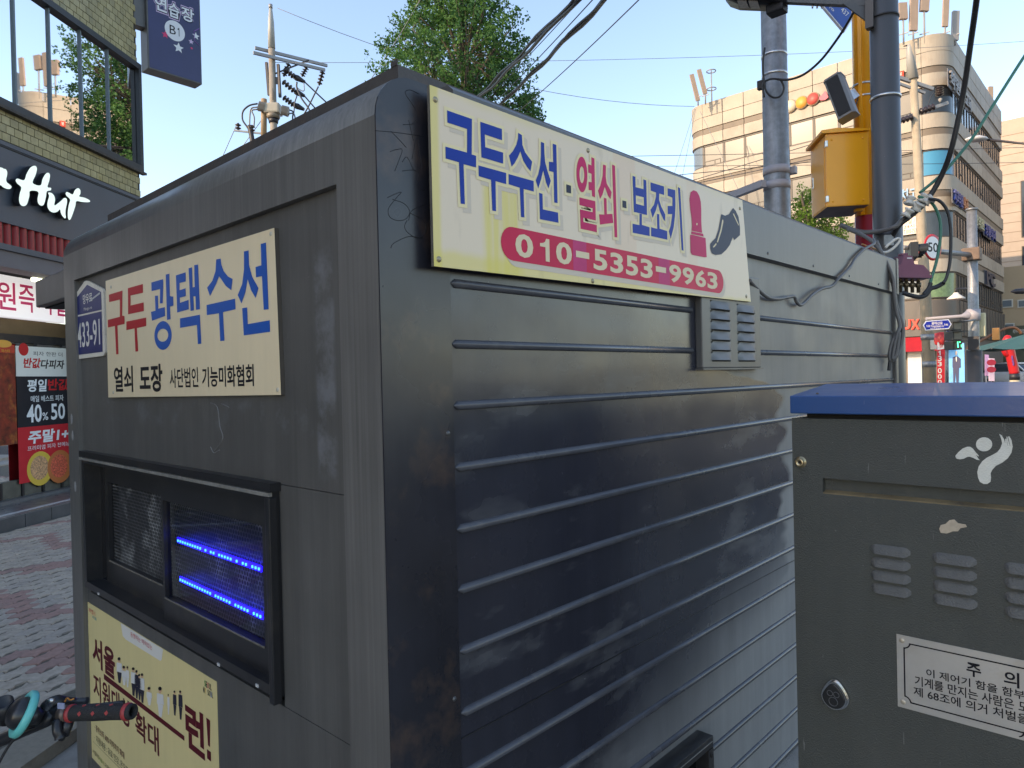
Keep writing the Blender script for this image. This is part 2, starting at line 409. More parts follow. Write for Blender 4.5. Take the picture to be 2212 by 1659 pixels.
def paint_front(nm='charcoal_paint_front', k=1.0, fine=1.0):
    """warm charcoal coat: run marks, fine vertical brushing, hairline scratches, a pale patched rectangle and scuffs"""
    m = bpy.data.materials.new(nm); m.use_nodes = True; n = m.node_tree; L = n.links; b = n.nodes['Principled BSDF']
    g = n.nodes.new('ShaderNodeNewGeometry'); sp = n.nodes.new('ShaderNodeSeparateXYZ'); L.new(g.outputs['Position'], sp.inputs[0])
    def rng(v, a, b_, c_, d_):
        r = n.nodes.new('ShaderNodeMapRange'); r.clamp = True
        for i, k in enumerate((a, b_, c_, d_)): r.inputs[i + 1].default_value = k
        L.new(v, r.inputs[0]); return r.outputs[0]
    def mth(op, a, c):
        t = n.nodes.new('ShaderNodeMath'); t.operation = op
        for i, k in enumerate((a, c)):
            if isinstance(k, (int, float)): t.inputs[i].default_value = k
            else: L.new(k, t.inputs[i])
        return t.outputs[0]
    def noise(s_, det=5, sc=(1, 1, 1), rgh=0.6, rot=0.0):
        mp = n.nodes.new('ShaderNodeMapping'); mp.inputs['Scale'].default_value = sc; mp.inputs['Rotation'].default_value = (0, rot, 0); L.new(g.outputs['Position'], mp.inputs[0])
        t = n.nodes.new('ShaderNodeTexNoise'); t.inputs['Scale'].default_value = s_; t.inputs['Detail'].default_value = det; t.inputs['Roughness'].default_value = rgh; L.new(mp.outputs[0], t.inputs['Vector']); return t.outputs['Fac']
    def mul(c, f):
        x = n.nodes.new('ShaderNodeMixRGB'); x.blend_type = 'MULTIPLY'; x.inputs[0].default_value = 1; L.new(c, x.inputs[1]); L.new(f, x.inputs[2]); return x.outputs[0]
    def mix(f, c, colr):
        x = n.nodes.new('ShaderNodeMixRGB'); L.new(f, x.inputs[0]); L.new(c, x.inputs[1]); x.inputs[2].default_value = (*colr, 1); return x.outputs[0]
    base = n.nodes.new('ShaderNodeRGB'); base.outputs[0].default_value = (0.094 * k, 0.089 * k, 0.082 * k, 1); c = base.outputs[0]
    c = mul(c, rng(noise(1.8, 6), 0.3, 0.7, 0.84, 1.16))
    c = mul(c, rng(noise(1.5, 6, (13, 13, 0.7), 0.7), 0.3, 0.72, 1.16, 0.84))
    c = mul(c, rng(noise(1.2, 4, (90, 90, 1.0), 0.7), 0.3, 0.7, 1 - 0.07 * fine, 1 + 0.08 * fine))
    X, Z = sp.outputs['X'], sp.outputs['Z']
    box = lambda v, lo, hi, e: mth('MULTIPLY', rng(v, lo - e, lo + e, 0, 1), rng(v, hi - e, hi + e, 1, 0))
    rag = noise(9, 6, (1, 1, 1), 0.7)
    patch = mth('MULTIPLY', mth('MULTIPLY', box(X, -0.275, -0.195, 0.006), box(Z, 1.40, 1.92, 0.03)), rng(rag, 0.42, 0.62, 0, 0.6))
    c = mix(patch, c, (0.20, 0.205, 0.215))
    patch2 = mth('MULTIPLY', mth('MULTIPLY', box(X, -1.95, -0.25, 0.01), box(Z, 1.50, 1.578, 0.012)), rng(rag, 0.5, 0.66, 0, 0.45))
    c = mix(patch2, c, (0.17, 0.175, 0.18))
    c = mix(rng(noise(5, 9, (1, 1, 0.6), 0.72), 0.62, 0.74, 0, 0.35), c, (0.20, 0.185, 0.165))
    c = mix(rng(noise(3.1, 4, (60, 60, 2.5), 0.5, 0.35), 0.745, 0.78, 0, 0.6), c, (0.30, 0.29, 0.28))
    c = mix(rng(noise(120, 2), 0.76, 0.80, 0, 0.5), c, (0.30, 0.28, 0.26))
    c = mix(mth('MULTIPLY', rng(Z, 0.55, 0.0, 0, 0.5), rng(rag, 0.35, 0.65, 0, 1)), c, (0.15, 0.13, 0.105))
    L.new(c, b.inputs['Base Color'])
    L.new(rng(noise(2.2, 6), 0.3, 0.7, 0.36 - 0.04 * (fine - 1), 0.56 - 0.06 * (fine - 1)), b.inputs['Roughness'])
    bp = n.nodes.new('ShaderNodeBump'); bp.inputs['Strength'].default_value = 0.18; bp.inputs['Distance'].default_value = 0.006
    L.new(mth('ADD', noise(3.0, 2), mth('MULTIPLY', noise(45, 3), 0.06)), bp.inputs['Height']); L.new(bp.outputs[0], b.inputs['Normal'])
    MATS[nm] = m
    return m
def paint_side():
    """grey weathered coat, and a darker glossier repaint over the part nearer the corner with an uneven brushed border"""
    m = bpy.data.materials.new('repainted_side'); m.use_nodes = True; n = m.node_tree; L = n.links; b = n.nodes['Principled BSDF']
    g = n.nodes.new('ShaderNodeNewGeometry'); sp = n.nodes.new('ShaderNodeSeparateXYZ'); L.new(g.outputs['Position'], sp.inputs[0])
    def math_(op, a, c=None):
        t = n.nodes.new('ShaderNodeMath'); t.operation = op
        for i, k in enumerate((a, c)):
            if k is None: continue
            if isinstance(k, (int, float)): t.inputs[i].default_value = k
            else: L.new(k, t.inputs[i])
        return t.outputs[0]
    def rng(v, a, b_, c_, d_, smooth=False):
        r = n.nodes.new('ShaderNodeMapRange'); r.clamp = True
        if smooth: r.interpolation_type = 'SMOOTHSTEP'
        for i, k in enumerate((a, b_, c_, d_)): r.inputs[i + 1].default_value = k
        L.new(v, r.inputs[0]); return r.outputs[0]
    def noise(scale, det=5, vec=None, rgh=0.6):
        t = n.nodes.new('ShaderNodeTexNoise'); t.inputs['Scale'].default_value = scale; t.inputs['Detail'].default_value = det; t.inputs['Roughness'].default_value = rgh
        L.new(vec if vec else g.outputs['Position'], t.inputs['Vector']); return t.outputs['Fac']
    def mapv(sx, sy, sz):
        mp = n.nodes.new('ShaderNodeMapping'); mp.inputs['Scale'].default_value = (sx, sy, sz); L.new(g.outputs['Position'], mp.inputs[0]); return mp.outputs[0]
    Y, Z = sp.outputs['Y'], sp.outputs['Z']
    # border of the repaint: about y = 2.15 low down, 1.33 beside the vent box, and lower edge near z = 0.8
    yb = math_('ADD', rng(Z, 1.50, 1.72, 2.06, 1.30, True), math_('MULTIPLY', math_('SUBTRACT', noise(5.5, 2, mapv(0, 0.35, 1.3)), 0.5), 0.55))
    right = rng(math_('SUBTRACT', Y, yb), -0.02, 0.05, 1, 0)
    low = rng(math_('SUBTRACT', Z, math_('ADD', math_('MULTIPLY', math_('SUBTRACT', noise(2.2, 4), 0.5), 0.16), math_('ADD', math_('MULTIPLY', Y, 0.34), 0.22))), -0.28, 0.12, 0.0, 1)
    mask = math_('MULTIPLY', right, low)
    sky_smear = rng(noise(2.3, 4, mapv(0.3, 0.9, 2.6)), 0.56, 0.78, 0.0, 0.5)      # paler horizontal smears: cloudy sky reflection painted into the repaint's colour
    mask2 = math_('MULTIPLY', mask, math_('SUBTRACT', 1.0, sky_smear))
    st = rng(noise(1.5, 6, mapv(10, 10, 0.8), 0.7), 0.3, 0.72, 1.14, 0.86)
    mx = n.nodes.new('ShaderNodeMixRGB');  mx.inputs[2].default_value = (0.026, 0.027, 0.037, 1)
    gm = n.nodes.new('ShaderNodeMixRGB'); gm.inputs[1].default_value = (0.235, 0.237, 0.238, 1); gm.inputs[2].default_value = (0.118, 0.118, 0.118, 1)
    L.new(rng(math_('ADD', Z, math_('MULTIPLY', noise(1.7, 4), 0.3)), 1.15, 1.85, 0, 1), gm.inputs[0]); L.new(gm.outputs[0], mx.inputs[1])
    L.new(mask2, mx.inputs[0])
    mu = n.nodes.new('ShaderNodeMixRGB'); mu.blend_type = 'MULTIPLY'; mu.inputs[0].default_value = 1; L.new(mx.outputs[0], mu.inputs[1]); L.new(st, mu.inputs[2])
    sc = n.nodes.new('ShaderNodeMixRGB'); sc.inputs[2].default_value = (0.05, 0.045, 0.042, 1)
    L.new(rng(noise(9, 8, None, 0.7), 0.66, 0.76, 0, 0.45), sc.inputs[0]); L.new(mu.outputs[0], sc.inputs[1])
    L.new(sc.outputs[0], b.inputs['Base Color'])
    L.new(math_('ADD', rng(mask2, 0, 1, 0.46, 0.25), rng(noise(4), 0.3, 0.7, -0.05, 0.06)), b.inputs['Roughness'])
    bp = n.nodes.new('ShaderNodeBump'); bp.inputs['Strength'].default_value = 0.35; bp.inputs['Distance'].default_value = 0.012
    h = math_('ADD', noise(3.2, 1, mapv(1, 0.6, 1.5)), math_('MULTIPLY', noise(30, 3), 0.04))
    L.new(h, bp.inputs['Height']); L.new(bp.outputs[0], b.inputs['Normal'])
    return m
PF, PS = paint_front(), paint_side()
PFR = paint_front('charcoal_front_lighter', 1.32, 2.6)  # front coat again, lighter overall and more strongly brushed
MATS['repainted_side'] = PS
strip_m = mk('charcoal_corner_strip', (0.019, 0.019, 0.025), 0.30, var=0.35, vs=2.2, streak=0.10, rvar=0.10, bump=0.06, bs=6, dirt_or_reflection=(0.095, 0.058, 0.04), damt=0.8, ds=4.0)  # brown blotches put the reflection of brownish surroundings into the strip's colour
fas_m = mk('grey_fascia_paint', (0.078, 0.077, 0.076), 0.42, var=0.10, vs=3, streak=0.10, bump=0.05, bs=8, dirt_or_reflection=(0.12, 0.12, 0.12), damt=0.3)
rim_m = mk('brown_roof_rim', (0.06, 0.052, 0.048), 0.6, var=0.2, vs=12, dirt_or_reflection=(0.12, 0.06, 0.035), damt=0.4, ds=9, bump=0.2, bs=60)
alu = mk('black_aluminium', (0.018, 0.018, 0.020), 0.35, var=0.15, vs=10, dirt_or_reflection=(0.09, 0.075, 0.055), damt=0.35, ds=7, spec=0.6)
edge = mk('worn_aluminium_edge', (0.42, 0.40, 0.36), 0.4, metal=0.6, var=0.3, vs=30)
dark_in = mk('dark_interior', (0.012, 0.012, 0.013), 0.8)

kiosk = thing('shoe_repair_kiosk', 'charcoal metal shoe repair kiosk with ribbed side and rounded roof edge', 'kiosk')
RB = 0.100
arc = [(RB - RB * math.cos(t * math.pi / 16), 2.170 + RB * math.sin(t * math.pi / 16)) for t in range(9)]
# rounded top edge of the front (profile in y, z)
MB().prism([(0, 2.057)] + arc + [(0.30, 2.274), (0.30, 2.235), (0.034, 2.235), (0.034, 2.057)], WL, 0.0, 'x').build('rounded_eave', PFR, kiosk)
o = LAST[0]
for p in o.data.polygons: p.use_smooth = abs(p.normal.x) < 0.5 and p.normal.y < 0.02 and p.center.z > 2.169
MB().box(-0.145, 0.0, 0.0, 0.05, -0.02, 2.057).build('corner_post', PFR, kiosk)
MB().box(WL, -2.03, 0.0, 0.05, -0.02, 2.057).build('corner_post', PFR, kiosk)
RC = 0.018                                                  # depth of the recessed front panel
W0, W1, WZ0, WZ1 = -1.985, -0.462, 0.826, 1.349             # window opening
MB().box(-2.0295, -0.1455, RC, RC + 0.02, 1.3665, 2.0565).build('front_panel', PF, kiosk)
MB().box(W1 + 0.0005, -0.1455, RC, RC + 0.02, 0.80, 1.3645).build('front_panel', PF, kiosk)
MB().box(-2.0295, W0 - 0.0005, RC, RC + 0.02, 0.80, 1.3645).build('front_panel', PF, kiosk)
MB().box(W0, W1, RC, RC + 0.02, WZ1 + 0.0005, 1.3645).build('front_panel', PF, kiosk)
MB().box(-2.0295, -0.1455, RC, RC + 0.02, -0.02, 0.798).build('front_panel', PF, kiosk)
# long side: corner strip, ribbed wall, fascia
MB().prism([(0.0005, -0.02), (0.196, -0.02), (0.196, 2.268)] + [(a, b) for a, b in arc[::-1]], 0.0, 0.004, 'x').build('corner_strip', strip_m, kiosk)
MB().box(-0.04, 0.0, 0.052, LEN, -0.02, 2.234).build('ribbed_wall', PS, kiosk)
RIBZ = [1.841 - 0.1405 * k for k in range(14)]
def rib(y0, y1):
    m = MB(); n = 8; r = 0.0105; pr = []
    for k in range(n + 1):
        w = -math.pi / 2 + math.pi * k / n; pr.append((r * math.cos(w) * 1.05, r * math.sin(w)))
    vv = []; L_ = y1 - y0
    for y, s in ((0, 0.15), (0.012, 1), (L_ - 0.012, 1), (L_, 0.15)):
        vv += [(a * s, y, b * s) for a, b in pr]
    ff = [(i * (n + 1) + k, i * (n + 1) + k + 1, (i + 1) * (n + 1) + k + 1, (i + 1) * (n + 1) + k) for i in range(3) for k in range(n)]
    return m.add(vv, ff, True)
RIBM = mk('rib_sky_highlight', (0.066, 0.069, 0.080), 0.24, var=0.2, vs=5, rvar=0.07, dirt_or_reflection=(0.16, 0.15, 0.14), damt=0.3, ds=14)  # lighter bluish base: sky highlights on the ribs put into the colour
full, left, right = rib(0.2, 3.742).mesh('rib', RIBM), rib(0.2, 1.315).mesh('rib', RIBM), rib(1.825, 3.742).mesh('rib', RIBM)
rj = random.Random(21)
for k, z in enumerate(RIBZ):
    z += rj.uniform(-0.0018, 0.0018)
    if k < 2:
        link('rib', left, kiosk, T(0.0, 0.2, z)); link('rib', right, kiosk, T(0.0, 1.825, z))
    else: link('rib', full, kiosk, T(0.0, 0.2, z))
MB().box(0.0, 0.002, 0.2, 3.74, 0.7995, 0.802).build('sheet_seam', alu, kiosk)
fm = MB().prism([(0.0, 2.072), (0.026, 2.078), (0.026, 2.270), (0.010, 2.284), (-0.05, 2.288), (-0.05, 2.236), (0.0, 2.236)], 0.197, LEN - 0.02, 'y').build('fascia', fas_m, kiosk)
MB().cbox(-0.05, 0.022, LEN - 0.03, LEN + 0.02, -0.02, 2.07, 0.008).build('end_post', fas_m, kiosk)
MB().box(-0.05, 0.03, LEN - 0.019, LEN + 0.02, 2.071, 2.285).build('fascia_end', fas_m, kiosk)
# roof, rim and hidden sides
MB().box(WL, -0.05, 0.30, LEN, 2.236, 2.268).build('roof', rim_m, kiosk)
rm = MB()
rm.box(-1.935, -0.045, 0.100, 0.112, 2.262, 2.318); rm.box(-0.057, -0.045, 0.112, LEN - 0.1, 2.276, 2.318); rm.box(-1.935, -1.923, 0.112, LEN - 0.1, 2.27, 2.318)
rm.build('roof_rim', rim_m, kiosk)
MB().box(-0.068, -0.045, 0.098, 0.1, 2.318, 2.330).build('rim_tab', rim_m, kiosk)
MB().box(WL, WL + 0.04, 0.052, LEN, -0.02, 2.234).build('side_wall', PF, kiosk)
MB().box(WL + 0.04, -0.04, LEN - 0.03, LEN, -0.02, 2.234).build('back_wall', PF, kiosk)
MB().cbox(WL - 0.53, WL - 0.002, 0.02, 3.6, 2.005, 2.128, 0.006).build('awning', fas_m, kiosk)
MB().box(WL - 0.50, WL - 0.01, 0.05, 3.57, 1.998, 2.004).build('awning_soffit', dark_in, kiosk)

# sliding window with perforated sheets and blue light strips
win = MB()
t = 0.026; yo = RC - 0.022
win.box(W0, W1, yo, RC + 0.05, WZ1 - t, WZ1); win.box(W0, W1, yo, RC + 0.05, WZ0, WZ0 + t)
win.box(W0, W0 + t, yo, RC + 0.05, WZ0 + t, WZ1 - t); win.box(W1 - t, W1, yo, RC + 0.05, WZ0 + t, WZ1 - t)
wo = win.build('window', alu, kiosk)
MB().box(W0 + 0.002, W1 + 0.004, yo - 0.010, yo, WZ1 - 0.012, WZ1 - 0.002).build('drip_edge', edge, wo)
MB().box(W0, W1 + 0.010, yo - 0.008, RC - 0.001, WZ1 + 0.0005, WZ1 + 0.022).build('head_rail', alu, wo)
MB().cbox(W1 - 0.014, W1 + 0.008, yo - 0.012, yo + 0.012, WZ0 - 0.012, WZ1 - 0.014, 0.003).build('jamb_trim', alu, wo)
f1, f2 = -(RC + 0.050), -(RC + 0.028)
LX0, LZ1 = FA.px(242, 1040, f1); _, LZ0 = FA.px(241, 1204, f1)
RX0, RZ1 = FA.px(368, 1078, f2); RX1, _ = FA.px(569, 1250, -(RC + 0.004)); _, RZ0 = FA.px(373, 1285, f2)
SX0 = FA.px(226, 1025, -(RC + 0.034))[0]; SX1 = FA.px(347, 1060, -(RC + 0.004))[0]
def sash(x0, x1, y0, y1, mx0, mx1, mz0, mz1):
    s = MB()
    s.box(x0, x1, y0, y1, mz1, WZ1 - t); s.box(x0, x1, y0, y1, WZ0 + t, mz0); s.box(x0, mx0, y0, y1, mz0, mz1); s.box(mx1, x1, y0, y1, mz0, mz1)
    return s.build('sash', alu, wo)
sash(SX0, SX1 + 0.03, RC + 0.034, RC + 0.050, LX0, SX1 + 0.01, LZ0, LZ1)
sash(SX1, W1 - t, RC + 0.004, RC + 0.026, RX0, RX1, RZ0, RZ1)
MB().box(W0 + t, SX0 - 0.001, RC + 0.036, RC + 0.046, WZ0 + t, WZ1 - t).build('dark_pane', mk('smoked_pane', (0.012, 0.012, 0.014), 0.12), wo)
def perf(x0, x1, z0, z1, y, pitch):
    """perforated sheet: hexagonal cells with round holes"""
    m = MB(); dx = pitch; dz = pitch * math.sqrt(3) / 2
    row = 0; z = z0
    hexa = [(math.sin(k * math.pi / 3) * pitch / math.sqrt(3), math.cos(k * math.pi / 3) * pitch / math.sqrt(3)) for k in range(6)]
    while z <= z1:
        x = x0 + (dx / 2 if row % 2 else 0)
        while x <= x1:
            hr = pitch * 0.38
            vv = [(x + a, y, z + b) for a, b in hexa]; vv += [(x + hr * math.sin(k * math.pi / 6), y, z + hr * math.cos(k * math.pi / 6)) for k in range(12)]
            ff = []
            for k in range(6):
                k2 = (k + 1) % 6; h0, h1, h2 = 6 + 2 * k, 6 + 2 * k + 1, 6 + (2 * k + 2) % 12
                ff += [(k, k2, h2, h1), (k, h1, h0)]
            m.add(vv, ff); x += dx
        z += dz; row += 1
    return m
perf_m = mk('perforated_sheet', (0.10, 0.10, 0.105), 0.4, metal=0.2, var=0.5, vs=14, dirt_or_reflection=(0.55, 0.55, 0.53), damt=0.85, ds=7)
o = perf(LX0, SX1 + 0.01, LZ0 - 0.005, LZ1 + 0.005, RC + 0.052, 0.0145).build('perforated_sheet', perf_m, wo); o['kind'] = 'stuff'
o = perf(RX0, RX1, RZ0 - 0.005, RZ1 + 0.005, RC + 0.032, 0.0158).build('perforated_sheet', perf_m, wo); o['kind'] = 'stuff'
MB().box(LX0 - 0.01, SX1 + 0.02, RC + 0.075, RC + 0.078, LZ0 - 0.02, LZ1 + 0.02).build('backing', mk('backing_grey', (0.020, 0.022, 0.024), 0.5), wo)
MB().box(RX0 - 0.01, RX1 + 0.01, RC + 0.058, RC + 0.060, RZ0 - 0.02, RZ1 + 0.02).build('backing', mk('backing_grey', (0.020, 0.022, 0.024), 0.5), wo)
led_body = mk('led_strip_body', (0.0, 0.0, 0.25), 0.5, emit=(0.0, 0.0, 1.0), estr=3.2)
led_dot = mk('led_dot', (0.05, 0.2, 0.9), 0.4, emit=(0.01, 0.22, 1.0), estr=2.4)
for (pa_, pb_2) in (((384, 1166), (565, 1229)), ((389, 1250), (568, 1332))):
    (xa, za), (xb, zb) = FA.px(*pa_, -(RC + 0.027)), FA.px(*pb_2, -(RC + 0.027))
    st = MB().beam((xa, RC + 0.027, za), (xb, RC + 0.027, zb), 0.003, 0.017).build('led_strip', led_body, wo)
    d = MB()
    for k in range(30):
        f_ = (k + 0.5) / 30
        if random.random() < 0.15: continue
        x, z = xa + (xb - xa) * f_, za + (zb - za) * f_ - 0.001
        d.box(x - 0.0028, x + 0.0028, RC + 0.0225, RC + 0.0255, z - 0.0035, z + 0.0035)
    o = d.build('led_chip', led_dot, st); o['kind'] = 'stuff'
gp = glass_pane('window_glass', (0.82, 0.84, 0.86), 0.55)
MB().add([(RX0, RC + 0.016, RZ0), (RX1, RC + 0.016, RZ0), (RX1, RC + 0.016, RZ1), (RX0, RC + 0.016, RZ1)], [(0, 1, 2, 3)]).build('glass', gp, wo, fix=False)
MB().box(RX0, RX1, RC + 0.001, RC + 0.0035, RZ0 - 0.006, RZ0 - 0.001).build('sash_bead', mk('dusty_bead', (0.16, 0.14, 0.11), 0.7, var=0.4, vs=60), wo)
MB().box(LX0, SX1, RC + 0.030, RC + 0.0335, LZ0 - 0.006, LZ0 - 0.001).build('sash_bead', MATS['dusty_bead'], wo)
for (px_, py_) in ((220, 1281), (565, 1478), (481, 1433)):
    u, v = FA.px(px_, py_, -0.006); MB().box(u - 0.008, u + 0.006, yo - 0.003, yo - 0.0005, v - 0.004, v + 0.004).build('torn_sticker', mk('paper_scrap', (0.6, 0.58, 0.55), 0.8), wo)

# vent box with louvres on the long side
vx = 0.026
u0, u1, v0, v1 = 1.335, 1.815, 1.640, 1.99
vb = MB().cbox(0.0, vx, u0, u1, v0, v1, 0.004).build('vent_box', fas_m, kiosk)
MB().box(0.0, vx + 0.006, u0 - 0.006, u1 + 0.006, v0 - 0.006, v0 - 0.0005).build('flange', fas_m, vb)
def louvre(w, h, d):
    """pressed louvre: hood that bulges out along its lower lip"""
    m = MB(); nu, nv = 8, 4; vv = []
    for j in range(nv + 1):
        for i in range(nu + 1):
            a = i / nu; b = j / nv
            e = min(1, min(a, 1 - a) * 6) ** 0.5
            vv.append((d * e * (1 - b) ** 1.2, (a - 0.5) * w, b * h))
    ff = [(j * (nu + 1) + i, j * (nu + 1) + i + 1, (j + 1) * (nu + 1) + i + 1, (j + 1) * (nu + 1) + i) for j in range(nv) for i in range(nu)]
    return m.add(vv, ff, True)
lm = louvre(0.155, 0.030, 0.012).mesh('louvre', fas_m)
slot = MB().box(0, 0.0015, -0.070, 0.070, -0.005, 0.0).mesh('slot', dark_in)
for c in (1.475, 1.685):
    for k in range(6):
        lo_ = link('louvre', lm, vb, T(vx, c, 1.668 + 0.0362 * k))
        link('slot', slot, vb, T(vx, c, 1.6679 + 0.0362 * k))
# dark framed hatch low on the long side
hx = 0.06
HY, HZ = FB.px(1541, 1588, hx)
ht = MB().cbox(0.0, hx, HY - 0.7, HY, HZ - 0.038, HZ, 0.003)
hatch = ht.build('hatch_frame', alu, kiosk)
MB().box(0.0, hx, HY - 0.035, HY, -0.02, HZ - 0.040).build('jamb', alu, hatch)
MB().box(0.0, 0.012, HY - 0.7, HY - 0.036, -0.02, HZ - 0.039).build('hatch_pane', mk('hatch_black', (0.010, 0.010, 0.012), 0.25), hatch)
MB().box(hx + 0.0005, hx + 0.002, HY - 0.69, HY - 0.01, HZ - 0.018, HZ - 0.0155).build('worn_line', edge, hatch)
MB().lathe([(0.0, 0.002), (0.009, 0.002), (0.009, 0.0)], 12, (hx, HY - 0.016, HZ - 0.06), (1, 0, 0)).build('screw_hole', dark_in, hatch)

# scratched scribbles on the corner strip and screws on the panels
KSc = Crop(900, 0, 1.58); pen = mk('scratch_line', (0.010, 0.010, 0.012), 0.6)
SCR = [[(1085,590),(1080,565),(1110,555),(1165,580)], [(1085,590),(1120,640),(1150,700),(1130,760),(1065,770)], [(1100,740),(1120,830),(1130,870)], [(990,810),(1040,860),(1085,910)], [(892,806),(1000,815),(1100,828),(1185,840)], [(985,935),(1030,922),(1060,930),(1015,1055)], [(1060,1000),(1090,970),(1130,1050)], [(1120,980),(1150,850),(1170,950),(1185,1050)], [(1060,1055),(1130,1050),(1165,1075),(1150,1150),(1200,1180)], [(970,1220),(1010,1200),(1055,1185),(1030,1215),(1010,1240),(975,1290),(985,1340),(1040,1362),(1090,1345),(1105,1300),(1070,1255),(1000,1230)], [(1100,1360),(1120,1300),(1200,1262)], [(1090,1360),(1075,1400),(1100,1440),(1160,1470),(1205,1425),(1190,1360),(1110,1315)], [(990,1530),(1010,1500),(1100,1460),(1185,1470)]]
for pl_ in SCR:
    MB().tube(catmull([(0.0042, *KSc.uv(FB, x, y, 0.004)) for x, y in pl_], 5), 0.0007, 4).build('scratched_line', pen, kiosk)
# torn tape remains and paint drips on the front
for pts in ([(455, 870), (470, 880), (475, 920), (482, 945), (470, 965), (462, 975)], [(455, 965), (462, 978), (475, 972)], [(478, 872), (495, 880)]):
    MB().tube(catmull([(*FA.px(x, y, -RC)[:1], RC - 0.0003, FA.px(x, y, -RC)[1]) for x, y in pts], 4), 0.0016, 4).build('tape_remains', mk('tape_remains', (0.17, 0.165, 0.16), 0.7), kiosk)
for (x, y) in ((150, 905), (152, 940), (158, 1050)):
    u, v = FA.px(x, y, 0); MB().prism(ell(u + 0.03, v, 0.012, 0.022, 10), -0.0008, 0.0004, 'y').build('paint_drip', mk('paint_drip', (0.30, 0.29, 0.28), 0.7), kiosk)
scr = MB().lathe([(0.006, 0), (0.005, 0.0022), (0.0, 0.003)], 8, (0, 0, 0), (1, 0, 0)).mesh('screw', mk('screw_dark', (0.10, 0.10, 0.10), 0.4, metal=0.5))
for z in (0.3, 0.9, 1.5, 2.1): link('screw', scr, kiosk, T(0.004, 0.178, z))
for y in (0.9, 1.9, 2.4, 2.9, 3.4): link('screw', scr, kiosk, T(0.026, y, 2.10))
# ================================================================== signboards on the kiosk
K1 = Crop(1660, 320, 2.2117); K2 = Crop(2200, 560, 2.6757); KA = Crop(400, 880, 2.44); KP = Crop(330, 2330, 2.476); KQ = Crop(200, 700, 2.2133)
blue = mk('print_blue', srgb(8, 54, 146), 0.45, spec=0.15, var=0.10, vs=7)
magenta = mk('print_magenta', srgb(200, 30, 92), 0.45, spec=0.15, var=0.12, vs=4)
slate = mk('print_slate', srgb(48, 58, 78), 0.45, spec=0.15)
navy_dot = mk('print_navy', srgb(42, 46, 66), 0.45, spec=0.15)
halo = mk('print_pale_yellow', srgb(229, 212, 168), 0.5)
shade = mk('print_grey_shadow', srgb(206, 191, 172), 0.5)
cream_d = mk('print_cream_digit', srgb(222, 203, 168), 0.5)
def cream_board():
    """sun-bleached cream film with yellow staining along the edges and in one tall patch"""
    m = bpy.data.materials.new('bleached_sign_film'); m.use_nodes = True; n = m.node_tree; L = n.links; b = n.nodes['Principled BSDF']
    tc = n.nodes.new('ShaderNodeTexCoord'); sp = n.nodes.new('ShaderNodeSeparateXYZ'); L.new(tc.outputs['Object'], sp.inputs[0])
    def mth(op, a, c=None):
        t = n.nodes.new('ShaderNodeMath'); t.operation = op
        for i, k in enumerate((a, c)):
            if k is None: continue
            if isinstance(k, (int, float)): t.inputs[i].default_value = k
            else: L.new(k, t.inputs[i])
        return t.outputs[0]
    def rng(v, a, b_, c_, d_):
        r = n.nodes.new('ShaderNodeMapRange'); r.clamp = True; r.interpolation_type = 'SMOOTHSTEP'
        for i, k in enumerate((a, b_, c_, d_)): r.inputs[i + 1].default_value = k
        L.new(v, r.inputs[0]); return r.outputs[0]
    def noise(s, sx=1, sy=1, det=5):
        mp = n.nodes.new('ShaderNodeMapping'); mp.inputs['Scale'].default_value = (sx, sy, 1); L.new(tc.outputs['Object'], mp.inputs[0])
        t = n.nodes.new('ShaderNodeTexNoise'); t.inputs['Scale'].default_value = s; t.inputs['Detail'].default_value = det; L.new(mp.outputs[0], t.inputs['Vector']); return t.outputs['Fac']
    U, V = sp.outputs['X'], sp.outputs['Y']
    def mix(fac, a, c):
        x = n.nodes.new('ShaderNodeMixRGB'); L.new(fac, x.inputs[0]); L.new(a, x.inputs[1]); x.inputs[2].default_value = (*c, 1); return x.outputs[0]
    base = n.nodes.new('ShaderNodeRGB'); base.outputs[0].default_value = (*srgb(224, 204, 178), 1); cur = base.outputs[0]
    wob = mth('MULTIPLY', mth('SUBTRACT', noise(5, 1, 1), 0.5), 0.05)
    yel = srgb(218, 200, 88)
    bot = rng(mth('ADD', V, wob), 1.910, 1.885, 0, 0.55)
    top = mth('MULTIPLY', rng(mth('ADD', V, wob), 2.235, 2.285, 0, 0.75), rng(U, 0.95, 0.15, 0.25, 1))
    patch = mth('MULTIPLY', mth('MULTIPLY', rng(mth('ADD', U, mth('MULTIPLY', wob, 0.3)), 0.262, 0.288, 0, 1), rng(U, 0.425, 0.388, 0, 1)), mth('MULTIPLY', rng(mth('ADD', V, wob), 2.14, 2.05, 0, 1), rng(noise(14, 3, 0.12), 0.3, 0.6, 0.25, 0.7)))
    lft = rng(U, 0.150, 0.136, 0, 0.6)
    org = mth('MULTIPLY', rng(noise(12, 1, 0.8), 0.58, 0.72, 0, 0.6), rng(U, 0.29, 0.2, 0, 1))
    pk = mth('MULTIPLY', mth('MULTIPLY', rng(U, 0.80, 0.81, 0, 0.5), rng(U, 0.925, 0.915, 0, 1)), 1.0)
    pk2 = mth('MULTIPLY', mth('MULTIPLY', rng(U, 1.225, 1.235, 0, 0.35), rng(U, 1.30, 1.29, 0, 1)), 1.0)
    cur = mix(pk, cur, srgb(224, 190, 160)); cur = mix(pk2, cur, srgb(224, 190, 160)); cur = mix(org, cur, srgb(215, 160, 110))
    for k in (bot, top, patch, lft): cur = mix(k, cur, yel)
    cur = mix(rng(noise(22, 1, 0.25, 8), 0.6, 0.75, 0, 0.22), cur, srgb(150, 130, 105))
    L.new(cur, b.inputs['Base Color']); b.inputs['Roughness'].default_value = 0.38; b.inputs['Specular IOR Level'].default_value = 0.25
    return m
board_m = cream_board()
